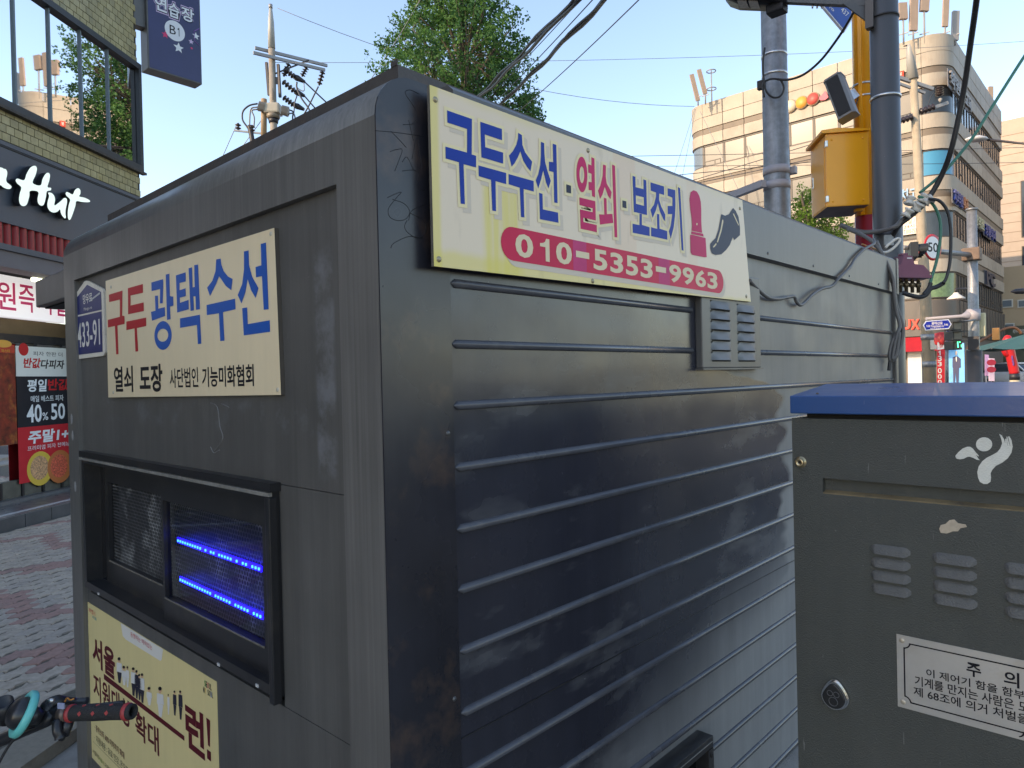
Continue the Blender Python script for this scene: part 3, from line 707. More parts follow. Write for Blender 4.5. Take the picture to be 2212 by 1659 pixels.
back_m = mk('sign_edge', (0.10, 0.09, 0.075), 0.7, var=0.3, vs=30)
sB = thing('long_side_signboard', 'long cream signboard with phone number and shoe picture on the kiosk side', 'signboard', FB.M)
SO = 0.036                                                  # stand-off of the board's face from the wall
crn = [FB.px(*p, SO) for p in ((937.5, 575), (1622, 652), (1603.5, 433), (928, 183))]
MB().prism(crn, 0.0275, SO - 0.0008).build('board', back_m, sB)
MB().flat(crn, SO).build('face', board_m, sB, fix=False)
def P1(*pts): return [K1.uv(FB, x, y, SO) for x, y in pts]
def P2(*pts): return [K2.uv(FB, x, y, SO) for x, y in pts]
chars = [
 (blue, [P1((187,247),(402,322),(400,628),(438,640),(438,740),(330,712),(341,1057),(305,1052),(290,695),(175,662),(173,560),(360,612),(360,408),(190,352))]),
 (blue, [P1((474,345),(661,408),(662,505),(513,455),(517,565),(672,612),(671,707),(484,652)), P1((458,722),(698,788),(698,884),(606,858),(610,1118),(578,1112),(567,847),(461,815))]),
 (blue, [P1((802,440),(834,462),(838,545),(862,610),(895,655),(922,690),(908,773),(878,735),(845,680),(820,600),(800,650),(770,705),(745,732),(722,638),(755,600),(785,545),(800,490)), P1((718,797),(935,857),(937,948),(848,925),(855,1172),(826,1168),(815,915),(720,885))]),
 (blue, [P1((998,518),(1026,530),(1028,610),(1034,690),(1052,760),(1083,855),(1064,922),(1042,870),(1018,765),(1000,840),(975,922),(953,850),(975,800),(992,720),(998,640)), P1((1100,535),(1131,545),(1142,1048),(1113,1042),(1107,780),(1068,770),(1068,690),(1104,695)), P1((982,958),(1012,968),(1015,1102),(1146,1130),(1150,1218),(990,1187))]),
 (magenta, [('ring', P2(*ell(191,326,57,186,28,0.25)), P2(*ell(191,329,25,88,28,0.2))), P2((290,145),(322,160),(329,566),(297,552),(294,492),(262,488),(260,402),(293,408),(292,318),(258,306),(256,218),(291,232)), P2((164,565),(331,605),(337,807),(206,778),(207,822),(346,855),(348,930),(178,893),(170,690),(303,720),(303,680),(166,645))]),
 (magenta, [P2((412,222),(442,232),(440,350),(450,420),(502,512),(490,585),(465,550),(430,455),(405,540),(380,582),(360,495),(385,440),(408,340)), P2((420,568),(448,578),(452,740),(510,738),(519,832),(380,850),(370,742),(425,745)), P2((506,222),(537,235),(561,985),(532,980))]),
 (blue, [P2((720,340),(750,350),(758,722),(735,718)), P2((834,378),(864,388),(872,750),(842,744)), P2((752,458),(836,480),(838,565),(755,545)), P2((757,632),(841,655),(842,744),(758,722)), P2((793,735),(818,740),(818,852),(898,878),(900,970),(722,935),(720,840),(793,855))]),
 (blue, [P2((908,408),(1050,452),(1051,540),(1000,525),(998,590),(1020,660),(1063,745),(1062,818),(1040,790),(1005,710),(985,625),(965,700),(930,780),(908,695),(945,640),(965,560),(966,515),(911,495)), P2((975,738),(1000,742),(1003,892),(1083,918),(1085,1008),(915,970),(915,877),(979,895))]),
 (blue, [P2((1087,470),(1167,490),(1169,640),(1165,760),(1150,880),(1120,1000),(1100,920),(1120,860),(1135,740),(1089,740),(1087,655),(1137,655),(1137,568),(1088,548)), P2((1195,458),(1218,470),(1254,1122),(1234,1118))]),
 (navy_dot, [P1((1217,885),(1258,898),(1259,965),(1218,955))]), (navy_dot, [P2((614,597),(655,607),(657,680),(616,670))]),
]
for ci, (mt, polys) in enumerate(chars):
    a, b_, c_ = MB(), MB(), MB()
    for i, p in enumerate(polys):
        z = 0.00006 * i + 0.000018 * ci
        if p[0] == 'ring':
            c_.ring(p[1], p[2], SO + 0.0016)
            b_.ring(grow(p[1], 0.009), grow(p[2], -0.007), SO + 0.0009 + z)
            q1, q2 = grow(p[1], 0.008), grow(p[2], -0.006)
            a.ring([(x + 0.014, y - 0.011) for x, y in q1], [(x + 0.014, y - 0.011) for x, y in q2], SO + 0.0004 + z)
        else:
            c_.flat(p, SO + 0.0016); gp_ = grow(p, 0.008); b_.flat(gp_, SO + 0.0009 + z); a.flat([(x + 0.014, y - 0.011) for x, y in grow(p, 0.007)], SO + 0.0004 + z)
    lt = c_.build('letter', mt, sB, fix=False)
    b_.build('letter_outline', halo, lt, fix=False); a.build('letter_shadow', shade, lt, fix=False)
# phone number bar
ua = K1.uv(FB, 655, 1410, SO)[0]; ub = K2.uv(FB, 1672, 1440, SO)[0]
vt = (K1.uv(FB, 740, 1280, SO)[1] + K2.uv(FB, 1600, 1298, SO)[1]) / 2; vb_ = (K1.uv(FB, 740, 1571, SO)[1] + K2.uv(FB, 1610, 1541, SO)[1]) / 2
def pill(u0, u1, v0, v1, z, n=12):
    r = (v1 - v0) / 2; c = (v0 + v1) / 2
    return [(u1 - r + r * math.sin(k * math.pi / n), c + r * math.cos(k * math.pi / n)) for k in range(n + 1)] + [(u0 + r - r * math.sin(k * math.pi / n), c - r * math.cos(k * math.pi / n)) for k in range(n + 1)]
flats([pill(ua + 0.014, ub + 0.016, vb_ - 0.014, vt - 0.012, 0)], SO + 0.0005, shade, sB, 'number_bar_shadow')
red_bar = mk('print_red_bar', srgb(203, 30, 72), 0.42, var=0.12, vs=3)
bar = flats([pill(ua, ub, vb_, vt, 0)], SO + 0.0010, red_bar, sB, 'number_bar')
fade_m = mk('faded_red_bar', srgb(196, 62, 112), 0.5, var=0.12, vs=16)
for (pa, pb) in ((K2.uv(FB, 100, 1180, SO)[0], K2.uv(FB, 240, 1180, SO)[0]), (K2.uv(FB, 995, 1330, SO)[0], K2.uv(FB, 1110, 1330, SO)[0])):
    flats([[(pa, vb_ + 0.0002), (pb, vb_ + 0.0002), (pb, vt - 0.0002), (pa, vt - 0.0002)]], SO + 0.0012, fade_m, bar, 'faded_patch')
dv0, dv1 = vb_ + (vt - vb_) * 0.14, vb_ + (vt - vb_) * 0.85
K1d = [('0', 778, 932), ('1', 980, 1072), ('0', 1128, 1265)]
K2d = [('-', 130, 268), ('5', 312, 456), ('3', 487, 622), ('5', 650, 778), ('3', 803, 930), ('-', 963, 1070), ('9', 1103, 1228), ('9', 1243, 1362), ('6', 1377, 1487), ('3', 1503, 1607)]
for K, lst in ((K1, K1d), (K2, K2d)):
    for ch, x0, x1 in lst:
        ymid = 1460 if K is K1 else 1200 + (x0 - 130) * 0.145
        a_, b2 = K.uv(FB, x0, ymid, SO)[0], K.uv(FB, x1, ymid, SO)[0]
        if ch == '-':
            c0 = dv0 + (dv1 - dv0) * 0.44; flats([[(a_, c0), (b2, c0), (b2, c0 + 0.017), (a_, c0 + 0.017)]], SO + 0.0016, cream_d, bar, 'digit')
        elif ch == '1': flats([[(a_ + x * (b2 - a_), dv0 + y * (dv1 - dv0)) for x, y in ONE]], SO + 0.0016, cream_d, bar, 'digit')
        else: text(ch, a_, dv0, b2, dv1, SO + 0.0016, cream_d, bar, 0.030, 'digit')
# shoe and brush pictures
ic = flats([P2((1360,490),(1395,505),(1420,550),(1435,610),(1440,700),(1440,800),(1445,900),(1450,935),(1340,912),(1345,860),(1340,780),(1325,680),(1318,580),(1330,510)), P2((1338,920),(1460,945),(1465,975),(1336,945)), P2((1325,955),(1345,955),(1465,985),(1485,990),(1497,1190),(1470,1190),(1345,1165),(1330,1140))], SO + 0.0012, magenta, sB, 'brush_picture')
flats([P2(*ell(1393, 845, 7, 13, 12))], SO + 0.0016, halo, ic, 'picture_highlight')
ic = flats([P2((1773,675),(1800,705),(1830,770),(1845,880),(1845,960),(1785,1012),(1770,980),(1740,1060),(1700,1115),(1650,1160),(1590,1168),(1550,1150),(1535,1100),(1535,1050),(1560,1020),(1590,990),(1620,900),(1650,740),(1690,757),(1730,740))], SO + 0.0012, slate, sB, 'shoe_picture')
flats([P2((1658,800),(1668,798),(1670,820),(1650,920),(1612,1038),(1602,1030),(1640,900)), P2((1570,1070),(1595,1040),(1598,1060),(1570,1090),(1560,1085)), P2((1768,735),(1780,735),(1832,850),(1828,862))], SO + 0.0016, cream_d, ic, 'picture_highlight')

# front signboard
AO = -(RC - 0.012)                                          # local z of its face (the panel is recessed)
sA = thing('front_signboard', 'cream signboard with red, blue and black Korean letters on the kiosk front', 'signboard', FA.M)
creamA = mk('cream_acrylic', srgb(232, 211, 174), 0.35, var=0.03, vs=5, streak=0.03)
edgeA = mk('cream_acrylic_edge', (0.09, 0.075, 0.06), 0.6)
crn = [FA.px(*p, AO) for p in ((234, 858.5), (607, 853), (592.5, 492), (228, 607))]
MB().prism(crn, -RC + 0.0005, AO - 0.0006).build('board', edgeA, sA)
MB().flat(crn, AO).build('face', creamA, sA, fix=False)
def PA(*pts): return [KA.uv(FA, x, y, AO) for x, y in pts]
redA = mk('print_crimson', srgb(184, 16, 36), 0.4, spec=0.2, var=0.05, vs=8); blueA = mk('print_bright_blue', srgb(20, 86, 170), 0.4, spec=0.2, var=0.08, vs=8); blk = mk('print_black', srgb(30, 30, 36), 0.45)
charsA = [
 (redA, [PA((64,662),(193,622),(190,862),(213,865),(213,940),(145,955),(155,1228),(133,1230),(121,960),(55,975),(54,902),(168,872),(168,708),(66,733))]),
 (redA, [PA((245,600),(387,560),(389,643),(270,670),(270,765),(395,735),(397,818),(247,848)), PA((230,918),(419,880),(420,960),(330,980),(343,1202),(317,1204),(308,983),(231,1000))]),
 (blueA, [PA((469,545),(581,513),(583,560),(577,742),(550,745),(552,607),(471,628)), PA((503,672),(532,670),(535,795),(597,780),(600,865),(475,910),(465,825),(508,815)), PA((606,470),(640,462),(645,675),(678,680),(679,765),(646,775),(652,895),(618,903)), ('ring', PA(*ell(580,1050,82,137,30,-0.05)), PA(*ell(578,1048,52,62,30,-0.05)))]),
 (blueA, [PA((703,478),(795,448),(797,535),(738,550),(738,620),(795,600),(797,675),(740,690),(742,740),(824,710),(826,800),(715,832)), PA((824,410),(857,400),(862,592),(882,588),(877,380),(914,374),(932,800),(895,806),(888,675),(868,680),(875,810),(842,818)), PA((742,888),(932,852),(945,1128),(912,1133),(903,950),(743,978))]),
 (blueA, [PA((1088,325),(1130,318),(1135,370),(1160,440),(1200,490),(1244,512),(1230,618),(1180,580),(1115,485),(1085,560),(1028,675),(1000,595),(1050,530),(1080,440)), PA((995,760),(1267,700),(1272,800),(1152,828),(1166,1100),(1126,1104),(1113,838),(998,857))]),
 (blueA, [PA((1352,250),(1396,240),(1400,380),(1430,490),(1490,600),(1463,693),(1420,620),(1387,515),(1365,640),(1328,745),(1292,665),(1335,560),(1352,420)), PA((1512,178),(1562,165),(1587,800),(1540,805),(1523,485),(1466,497),(1462,398),(1517,382)), PA((1335,790),(1382,783),(1388,942),(1597,905),(1601,1015),(1350,1050))]),
]
for mt, polys in charsA:
    m = MB()
    for p in polys:
        m.ring(p[1], p[2], AO + 0.0008) if p[0] == 'ring' else m.flat(p, AO + 0.0008)
    m.build('letter', mt, sA, fix=False)
def fitA(txt, x0, ya, x1, yb, mat, parent, K, fr, off, bold, dz=0.0008, **kw):
    """text between crop columns x0..x1; ya, yb = its top and bottom read at the left column"""
    ul, vt_ = K.uv(fr, x0, ya, off); _, vb2 = K.uv(fr, x0, yb, off)
    ur = K.uv(fr, x1, (ya + yb) / 2, off)[0]
    return text(txt, ul, vb2, ur, vt_, off + dz, mat, parent, bold, **kw)
fitA('열쇠', 110, 1352, 293, 1590, blk, sA, KA, FA, AO, 0.02)
fitA('도장', 353, 1335, 575, 1590, blk, sA, KA, FA, AO, 0.03)
fitA('사단법인', 642, 1368, 915, 1550, blk, sA, KA, FA, AO, 0.012)
fitA('기능미화협회', 950, 1352, 1445, 1543, blk, sA, KA, FA, AO, 0.018)

# address plate
QO = -(RC - 0.008)
plate = thing('address_plate', 'small navy house-shaped address plate reading 433-91 beside the cream signboard', 'sign', FA.M)
def PQ(*pts): return [KQ.uv(FA, x, y, QO) for x, y in pts]
outer = PQ((285,886),(300,877),(322,880),(440,945),(453,970),(465,1495),(452,1526),(228,1556),(210,1544),(190,1040),(200,1010))
MB().prism(outer, -RC + 0.0005, QO).build('plate', mk('plate_white', srgb(226, 216, 200), 0.4, var=0.06, vs=20, dirt_or_reflection=srgb(150, 130, 105), damt=0.4, ds=14), plate)
flats([PQ((312,912),(432,975),(438,1128),(210,1180),(206,1045)), PQ((212,1194),(438,1142),(446,1492),(222,1521))], QO + 0.0008, mk('plate_navy', srgb(40, 48, 104), 0.35, var=0.08, vs=14), plate, 'blue_field')
wht = mk('plate_print', srgb(226, 220, 210), 0.5)
fitA('망우로', 276, 1000, 358, 1085, wht, plate, KQ, FA, QO, 0.02, 0.0014)
fitA('Mangu-ro', 285, 1112, 356, 1146, wht, plate, KQ, FA, QO, 0.0, 0.0014)
fitA('433-91', 228, 1248, 425, 1462, wht, plate, KQ, FA, QO, 0.012, 0.0014)
flats([PQ((328,1052),(424,976),(427,992),(334,1062))], QO + 0.0018, mk('scratch_pale', srgb(190, 190, 190), 0.6), plate, 'scratch')

# paper poster under the window
PO = -(RC - 0.0015)
poster = thing('paper_poster', 'pale yellow public notice poster with maroon headline under the kiosk window', 'poster', FA.M)
pa, pb, pc = KP.uv(FA, 25, 50, PO), KP.uv(FA, 1277, 826, PO), KP.uv(FA, 72, 1557, PO)
MB().prism([(pa[0], pc[1]), (pb[0], pc[1]), (pb[0], pb[1]), (pa[0], pa[1])], PO - 0.0012, PO).build('sheet', mk('poster_yellow', srgb(228, 208, 150), 0.5, var=0.03, vs=3, streak=0.03), poster)
mar = mk('print_maroon', srgb(96, 22, 34), 0.5)
def PP(*pts): return [KP.uv(FA, x, y, PO) for x, y in pts]
flats([PP((352,256),(762,510),(748,612),(735,622),(400,415),(372,380))], PO + 0.0006, mk('poster_white', srgb(228, 222, 212), 0.5), poster, 'tab')
fitA('서울', 75, 368, 292, 640, mar, poster, KP, FA, PO, 0.035)
flats([PP((188,745),(968,1350),(968,1396),(190,800))], PO + 0.0007, mar, poster, 'headline_bar')
fitA('런', 973, 1012, 1158, 1430, mar, poster, KP, FA, PO, 0.035)
flats([PP((1180,1170),(1218,1200),(1216,1455),(1197,1438)), PP((1187,1475),(1225,1505),(1226,1597),(1189,1565))], PO + 0.0008, mar, poster, 'exclamation_mark')
fitA('지원대상', 85, 728, 440, 965, mar, poster, KP, FA, PO, 0.02)
fitA('확대', 488, 1085, 716, 1335, mar, poster, KP, FA, PO, 0.02)
grey_t = mk('print_grey_text', srgb(70, 62, 58), 0.6)
fitA('· 중위소득 60% 이하까지 확대', 98, 1225, 378, 1290, mar, poster, KP, FA, PO, 0.01)
fitA('· 지원내용 : 유료 인강, 온오프라인 멘토링', 100, 1325, 560, 1395, grey_t, poster, KP, FA, PO, 0.0)
flats([PP((82,1400),(84,1400),(430,1745),(430,1750))], PO + 0.0006, grey_t, poster, 'rule')
for i, (tx, x, y, w, c) in enumerate((('서울런', 80, 1470, 60, grey_t), ('서울시', 140, 1540, 50, mk('print_green', srgb(120, 150, 60), 0.6)), ('교육청', 198, 1600, 60, grey_t))):
    fitA(tx, x, y, x + w, y + 40, c, poster, KP, FA, PO, 0.0)
pink = mk('print_pink_text', srgb(206, 70, 80), 0.6)
fitA('동행하는 매력있는', 448, 338, 655, 385, pink, poster, KP, FA, PO, 0.0, 0.0012)
fitA('특별시', 46, 108, 105, 150, pink, poster, KP, FA, PO, 0.0); fitA('서울', 76, 178, 118, 208, mk('print_teal', srgb(60, 150, 160), 0.6), poster, KP, FA, PO, 0.0)
for i, (ch, c) in enumerate(zip('SEOUL', ((70, 160, 70), (40, 40, 40), (210, 60, 90), (40, 40, 40), (40, 40, 40)))):
    fitA(ch, 1162 + 14 * i, 808 + 9 * i, 1174 + 14 * i, 865 + 9 * i, mk('logo_%d' % sum(c), srgb(*c), 0.6), poster, KP, FA, PO, 0.02)
for i, (ch, c) in enumerate(zip('MY SOUL', ((40, 40, 40), (215, 160, 50), None, (40, 40, 40), (40, 40, 40), (70, 120, 190), (40, 40, 40)))):
    if c: fitA(ch, 1150 + 14 * i, 870 + 9 * i, 1162 + 14 * i, 925 + 9 * i, mk('logo_%d' % sum(c), srgb(*c), 0.6), poster, KP, FA, PO, 0.02)
skin = mk('print_skin', srgb(214, 170, 140), 0.6); hair_p = mk('print_hair', srgb(38, 30, 30), 0.6); shirt = mk('print_shirt', srgb(222, 218, 212), 0.6); suit = mk('print_suit', srgb(52, 50, 62), 0.6)
for (x, y, w, hd, h, low) in ((338, 610, 24, 36, 230, suit), (384, 690, 22, 32, 170, shirt), (418, 690, 14, 28, 190, shirt), (474, 705, 22, 32, 260, suit), (506, 730, 18, 30, 260, suit), (533, 765, 16, 28, 240, suit), (560, 762, 20, 32, 270, suit), (627, 895, 24, 34, 160, shirt), (734, 900, 30, 46, 270, shirt), (814, 955, 10, 20, 190, shirt), (874, 925, 16, 26, 230, suit), (930, 925, 18, 28, 270, suit)):
    sl = 0.6
    flats([PP((x - w, y + hd * 0.7), (x + w, y + hd * 0.7 + sl * w), (x + w * 1.2, y + h * 0.55), (x - w, y + h * 0.5))], PO + 0.0009, shirt if low is not suit or w > 19 else suit, poster, 'printed_person')
    o = LAST[0]
    flats([PP((x - w * 0.8, y + h * 0.5), (x + w, y + h * 0.56), (x + w * 0.5, y + h), (x - w * 0.3, y + h * 0.96))], PO + 0.0009, low, o, 'printed_clothes')
    flats([PP(*ell(x, y + hd * 0.2, w * 0.5, hd * 0.6, 14))], PO + 0.0012, skin, o, 'printed_face')
    flats([PP(*ell(x, y - hd * 0.22, w * 0.55, hd * 0.42, 14))], PO + 0.0015, hair_p, o, 'printed_hair')

for (x, y) in ((1612, 640), (1598, 450), (948, 560), (940, 215), (1280, 607), (1270, 325)):
    u, v = FB.px(x, y, SO); MB().lathe([(0.007, 0), (0.006, 0.002), (0.0, 0.003)], 10, (u, v, SO)).build('screw', mk('sign_screw', (0.35, 0.30, 0.2), 0.4, metal=0.6), sB)
for (x, y) in ((240, 620), (585, 505), (600, 842), (245, 848)):
    u, v = FA.px(x, y, AO); MB().lathe([(0.006, 0), (0.005, 0.0015), (0.0, 0.002)], 10, (u, v, AO)).build('screw', mk('sign_screw_pale', (0.5, 0.46, 0.38), 0.5), sA)
# ================================================================== pizza shop building on the left
FM = Matrix(((E2.x, N2.x, 0, RIS.x), (E2.y, N2.y, 0, RIS.y), (0, 0, 1, 0), (0, 0, 0, 1)))   # local x along the facade, y outwards, z up
shop = thing('tiled_shop_building', 'olive tiled building with a pizza shop below and a long dark-framed window above', 'building', FM)
FF = Frame(RIS, -E2, N2)                                    # for lettering: u runs towards the camera's right in the mirror sense
FS = Frame((RIS.x, RIS.y, 0), E2, N2)                       # u along the facade (away from the camera)
SC = 2.80                                                   # the far corner
grout = mk('dark_grout', (0.05, 0.045, 0.035), 0.9, var=0.2, vs=20)
Z_W0, Z_W1, Z_F1, Z_F0, Z_R0, Z_L0 = 4.94, 6.51, 4.49, 3.55, 3.31, 3.05
# carcass behind the tiles, in pieces round the window band
MB().box(-12.6, SC - 0.008, -9, -0.012, Z_W1, 9.1).build('upper_wall', grout, shop)
MB().box(-12.6, SC - 0.008, -9, -0.012, 3.3, Z_W0).build('lower_wall', grout, shop)
MB().box(SC - 0.25, SC - 0.008, -9, -0.4, Z_W0, Z_W1).build('end_wall', grout, shop)
MB().box(-12.6, -12.2, -9, -0.012, Z_W0, Z_W1).build('end_wall', grout, shop)
MB().box(-12.6, SC - 0.008, -9, -1.6, -0.1, 3.3).build('ground_floor_core', dark_in, shop)
MB().box(-12.6, -6, -1.6, -0.012, -0.1, 3.3).build('side_pier', grout, shop)
# face tiles, running bond
TW, TH = 0.124, 0.0985
tiles_m = [mk('tile_olive_%d' % i, c, 0.35, var=0.16, vs=9, rvar=0.1, dirt_or_reflection=(0.12, 0.11, 0.07), damt=0.4, ds=3) for i, c in enumerate(((0.34, 0.285, 0.135), (0.30, 0.255, 0.125), (0.37, 0.315, 0.16)))]
tms = [MB().cbox(-TW / 2 + 0.004, TW / 2 - 0.004, -0.0115, 0.0, -TH / 2 + 0.004, TH / 2 - 0.004, 0.002).mesh('wall_tile', m) for m in tiles_m]
rt = random.Random(8); near_t = []
def tile_rows(z0, z1):
    k = 0; z = z0 + TH / 2
    while z < z1:
        s_ = SC - TW / 2 - (TW / 2 if k % 2 else 0) - 0.004
        while s_ > -3.2:
            p = fw(s_, 0, z) - CAM; d_ = p.dot(_f)
            vis = 9
            if d_ > 1:
                ix = CX + FPX * p.dot(_r) / d_; iy = CY - FPX * p.dot(_u) / d_
                vis = max(0, -ix / 100) + max(0, -iy / 100)
            near_t.append((vis, s_, z)); s_ -= TW
        k += 1; z += TH
tile_rows(Z_F1 + 0.03, Z_W0 - 0.04); tile_rows(Z_W1 + 0.04, 8.4)
near_t.sort(); far_t = MB()
tb = MB().box(-TW / 2 + 0.004, TW / 2 - 0.004, -0.0115, 0.0, -TH / 2 + 0.004, TH / 2 - 0.004)
for i, (vis, s_, z) in enumerate(near_t):
    dy = rt.uniform(-0.0015, 0.001)
    if i < 298: link('wall_tile', rt.choice(tms), shop, T(s_, dy, z))
    else: far_t.add([(x + s_, y + dy, zz + z) for x, y, zz in tb.v], tb.f)
o = far_t.build('more_wall_tiles', tiles_m[0], shop, fix=False); o['kind'] = 'stuff'
# upper window band
wf = mk('dark_window_frame', (0.022, 0.024, 0.028), 0.4, var=0.2, vs=10)
wb = MB(); wb.box(-12.2, SC + 0.02, -0.09, 0.05, Z_W0 - 0.04, Z_W0 + 0.05); wb.box(-12.2, SC + 0.02, -0.09, 0.05, Z_W1 - 0.05, Z_W1 + 0.035)
wb.box(SC - 0.045, SC + 0.02, -0.09, 0.05, Z_W0 + 0.05, Z_W1 - 0.05)
ub = wb.build('window_band', wf, shop)
MB().box(-12.2, SC + 0.05, 0.0, 0.075, Z_W0 - 0.075, Z_W0 - 0.041).build('sill', mk('weathered_sill', (0.05, 0.04, 0.033), 0.7, var=0.5, vs=20), ub)
gl = mk('dark_mirror_glass', (0.016, 0.026, 0.034), 0.02, spec=1.0, coat=1.0)
glp = glass_pane('upper_window_glass', (0.80, 0.86, 0.88), 0.75)
mul_s = [-2.6, -1.9, -1.25, -0.7, -0.12, 0.42, 0.984, 1.556, 2.113, SC - 0.045]
thin = mk('blue_grey_mullion', (0.12, 0.16, 0.185), 0.4)
for a, b in zip(mul_s[:-1], mul_s[1:]):
    gq = MB().add([(a + 0.012, -0.02, Z_W0 + 0.05), (b - 0.012, -0.02, Z_W0 + 0.05), (b - 0.012, -0.02, Z_W1 - 0.05), (a + 0.012, -0.02, Z_W1 - 0.05)], [(0, 1, 2, 3)])
    pane = gq.build('pane', glp, ub, fix=False)
    MB().box(a - 0.012, a + 0.012, -0.05, 0.004, Z_W0 + 0.05, Z_W1 - 0.05).build('mullion', thin, ub)
MB().box(-12.2, -2.6, -0.03, -0.02, Z_W0 + 0.05, Z_W1 - 0.05).build('pane', gl, ub)
# what stands behind the panes: curtain and dim room
MB().box(-12.2, SC - 0.1, -2.4, -2.35, Z_W0, Z_W1).build('room_wall', mk('dim_room', (0.16, 0.18, 0.20), 0.9), shop)
MB().box(-12.2, SC - 0.1, -2.4, -0.1, Z_W0 - 0.05, Z_W0 - 0.01).build('room_floor', MATS['dim_room'], shop)
curt = mk('pale_blue_curtain', (0.62, 0.70, 0.76), 0.8, var=0.1, vs=8)
def curtain(s0, s1):
    m = MB(); n = 40; vv = []
    for j, z in enumerate((Z_W0 + 0.02, Z_W1 - 0.03)):
        for i in range(n + 1):
            f_ = i / n; spread = 1.0 if j else 0.55
            vv.append((s0 + (s1 - s0) * (0.5 + (f_ - 0.5) * spread), -0.22 + 0.035 * math.sin(i * 1.55) , z))
    m.add(vv, [(i, i + 1, n + 2 + i, n + 1 + i) for i in range(n)], True); return m
curtain(-1.5, -0.35).build('curtain', curt, shop); curtain(-0.25, 0.75).build('curtain', curt, shop); curtain(0.7, 1.5).build('curtain', curt, shop)
# sign fascia, red corrugated strip, lintel and soffit
navy = mk('slate_blue_fascia', (0.060, 0.072, 0.092), 0.38, var=0.08, vs=2, rvar=0.06)
fsc = MB(); fsc.box(-12.5, SC + 0.03, -0.05, 0.045, Z_F0, Z_F1 - 0.001); fasc = fsc.build('sign_fascia', navy, shop)
MB().box(-12.5, SC + 0.035, 0.0455, 0.058, Z_F1 - 0.05, Z_F1 - 0.002).build('flashing', navy, fasc)
MB().box(-12.5, SC + 0.035, 0.0455, 0.049, Z_F1 - 0.075, Z_F1 - 0.062).build('shadow_gap', dark_in, fasc)
cr = MB(); vv = []; n = 0; sx = -6.0
red_c = mk('red_corrugated_metal', (0.30, 0.016, 0.022), 0.35, var=0.12, vs=5)
while sx < SC:
    for (dx, dy) in ((0, 0), (0.035, 0.0), (0.06, 0.05), (0.095, 0.05), (0.12, 0)):
        vv += [(sx + dx, dy - 0.02, Z_R0), (sx + dx, dy - 0.02, Z_F0)]
    sx += 0.1205
m_ = len(vv) // 2
cr.add(vv, [(2 * i, 2 * i + 2, 2 * i + 3, 2 * i + 1) for i in range(m_ - 1)]); cr.build('corrugated_strip', red_c, shop)
MB().box(-12.5, SC, -0.10, 0.035, Z_R0 - 0.07, Z_R0 - 0.0005).build('blue_trim', navy, shop)
MB().box(-12.5, SC, -0.30, 0.0, Z_L0, Z_R0 - 0.071).build('lintel', mk('mauve_grey_lintel', (0.115, 0.105, 0.115), 0.5, var=0.1, vs=4), shop)
MB().box(-12.5, SC, -1.6, -0.301, Z_L0 + 0.12, Z_L0 + 0.16).build('soffit', mk('dark_soffit', (0.035, 0.034, 0.036), 0.7), shop)
lamp_s, lamp_v = FS.px(86, 598, -0.35)
dl = MB().lathe([(0.0, -0.012), (0.075, -0.012), (0.085, 0.0), (0.085, 0.03)], 20, (lamp_s + 0.02, -0.38, Z_L0 - 0.012)).build('downlight', mk('downlight_glow', (0.9, 0.9, 0.8), 0.5, emit=(0.85, 1.0, 0.72), estr=2.6), shop)
# pillar at the corner
MB().box(SC - 0.5, SC, -0.9, -0.05, 0.16, Z_L0).build('corner_pier', mk('dark_pier', (0.06, 0.06, 0.065), 0.4), shop)
# light-box banner above the shopfront
SH = -0.8
KF = Crop(0, 950, 1.58)
uA = KF.uv(FS, 0, 190, SH); uB = KF.uv(FS, 385, 487, SH)
bz1, bz0 = 3.118, 2.568
ban = MB().cbox(-5.0, 2.15, SH - 0.10, SH, bz0, bz1, 0.01).build('light_box', mk('lit_white_panel', (0.75, 0.75, 0.76), 0.35, emit=(0.86, 0.90, 1.0), estr=0.22), shop)
pinkL = mk('banner_pink', srgb(205, 62, 112), 0.5, emit=srgb(205, 62, 112), estr=0.10)
def shop_text(txt, x0, x1, z0, z1, mat, parent, off, bold, K=KF, ym=330, slant=0.0):
    a = K.uv(FS, x0, ym, off)[0]; b = K.uv(FS, x1, ym, off)[0]
    vv, ff, _ = glyphs(txt, bold)
    me = bpy.data.meshes.new('lettering'); me.from_pydata([(a + x * (b - a) + slant * y, off, z0 + y * (z1 - z0)) for x, y in vv], [], ff); me.update(); me.materials.append(mat)
    return link('lettering', me, parent)
for ch, x0, x1 in (('원', -22, 98), ('즉', 116, 212), ('시', 232, 316), ('할', 340, 425), ('인', 445, 530)):
    shop_text(ch, x0, x1, 2.665, 3.03, pinkL, ban, SH + 0.003, 0.012)
for ch, s0 in (('0', -0.3), ('0', -0.75), ('0', -1.2)):
    vv, ff, _ = glyphs(ch, 0.01); me = bpy.data.meshes.new('lettering'); me.from_pydata([(s0 + x * 0.32, SH + 0.003, 2.68 + y * 0.33) for x, y in vv], [], ff); me.materials.append(pinkL); link('lettering', me, ban)
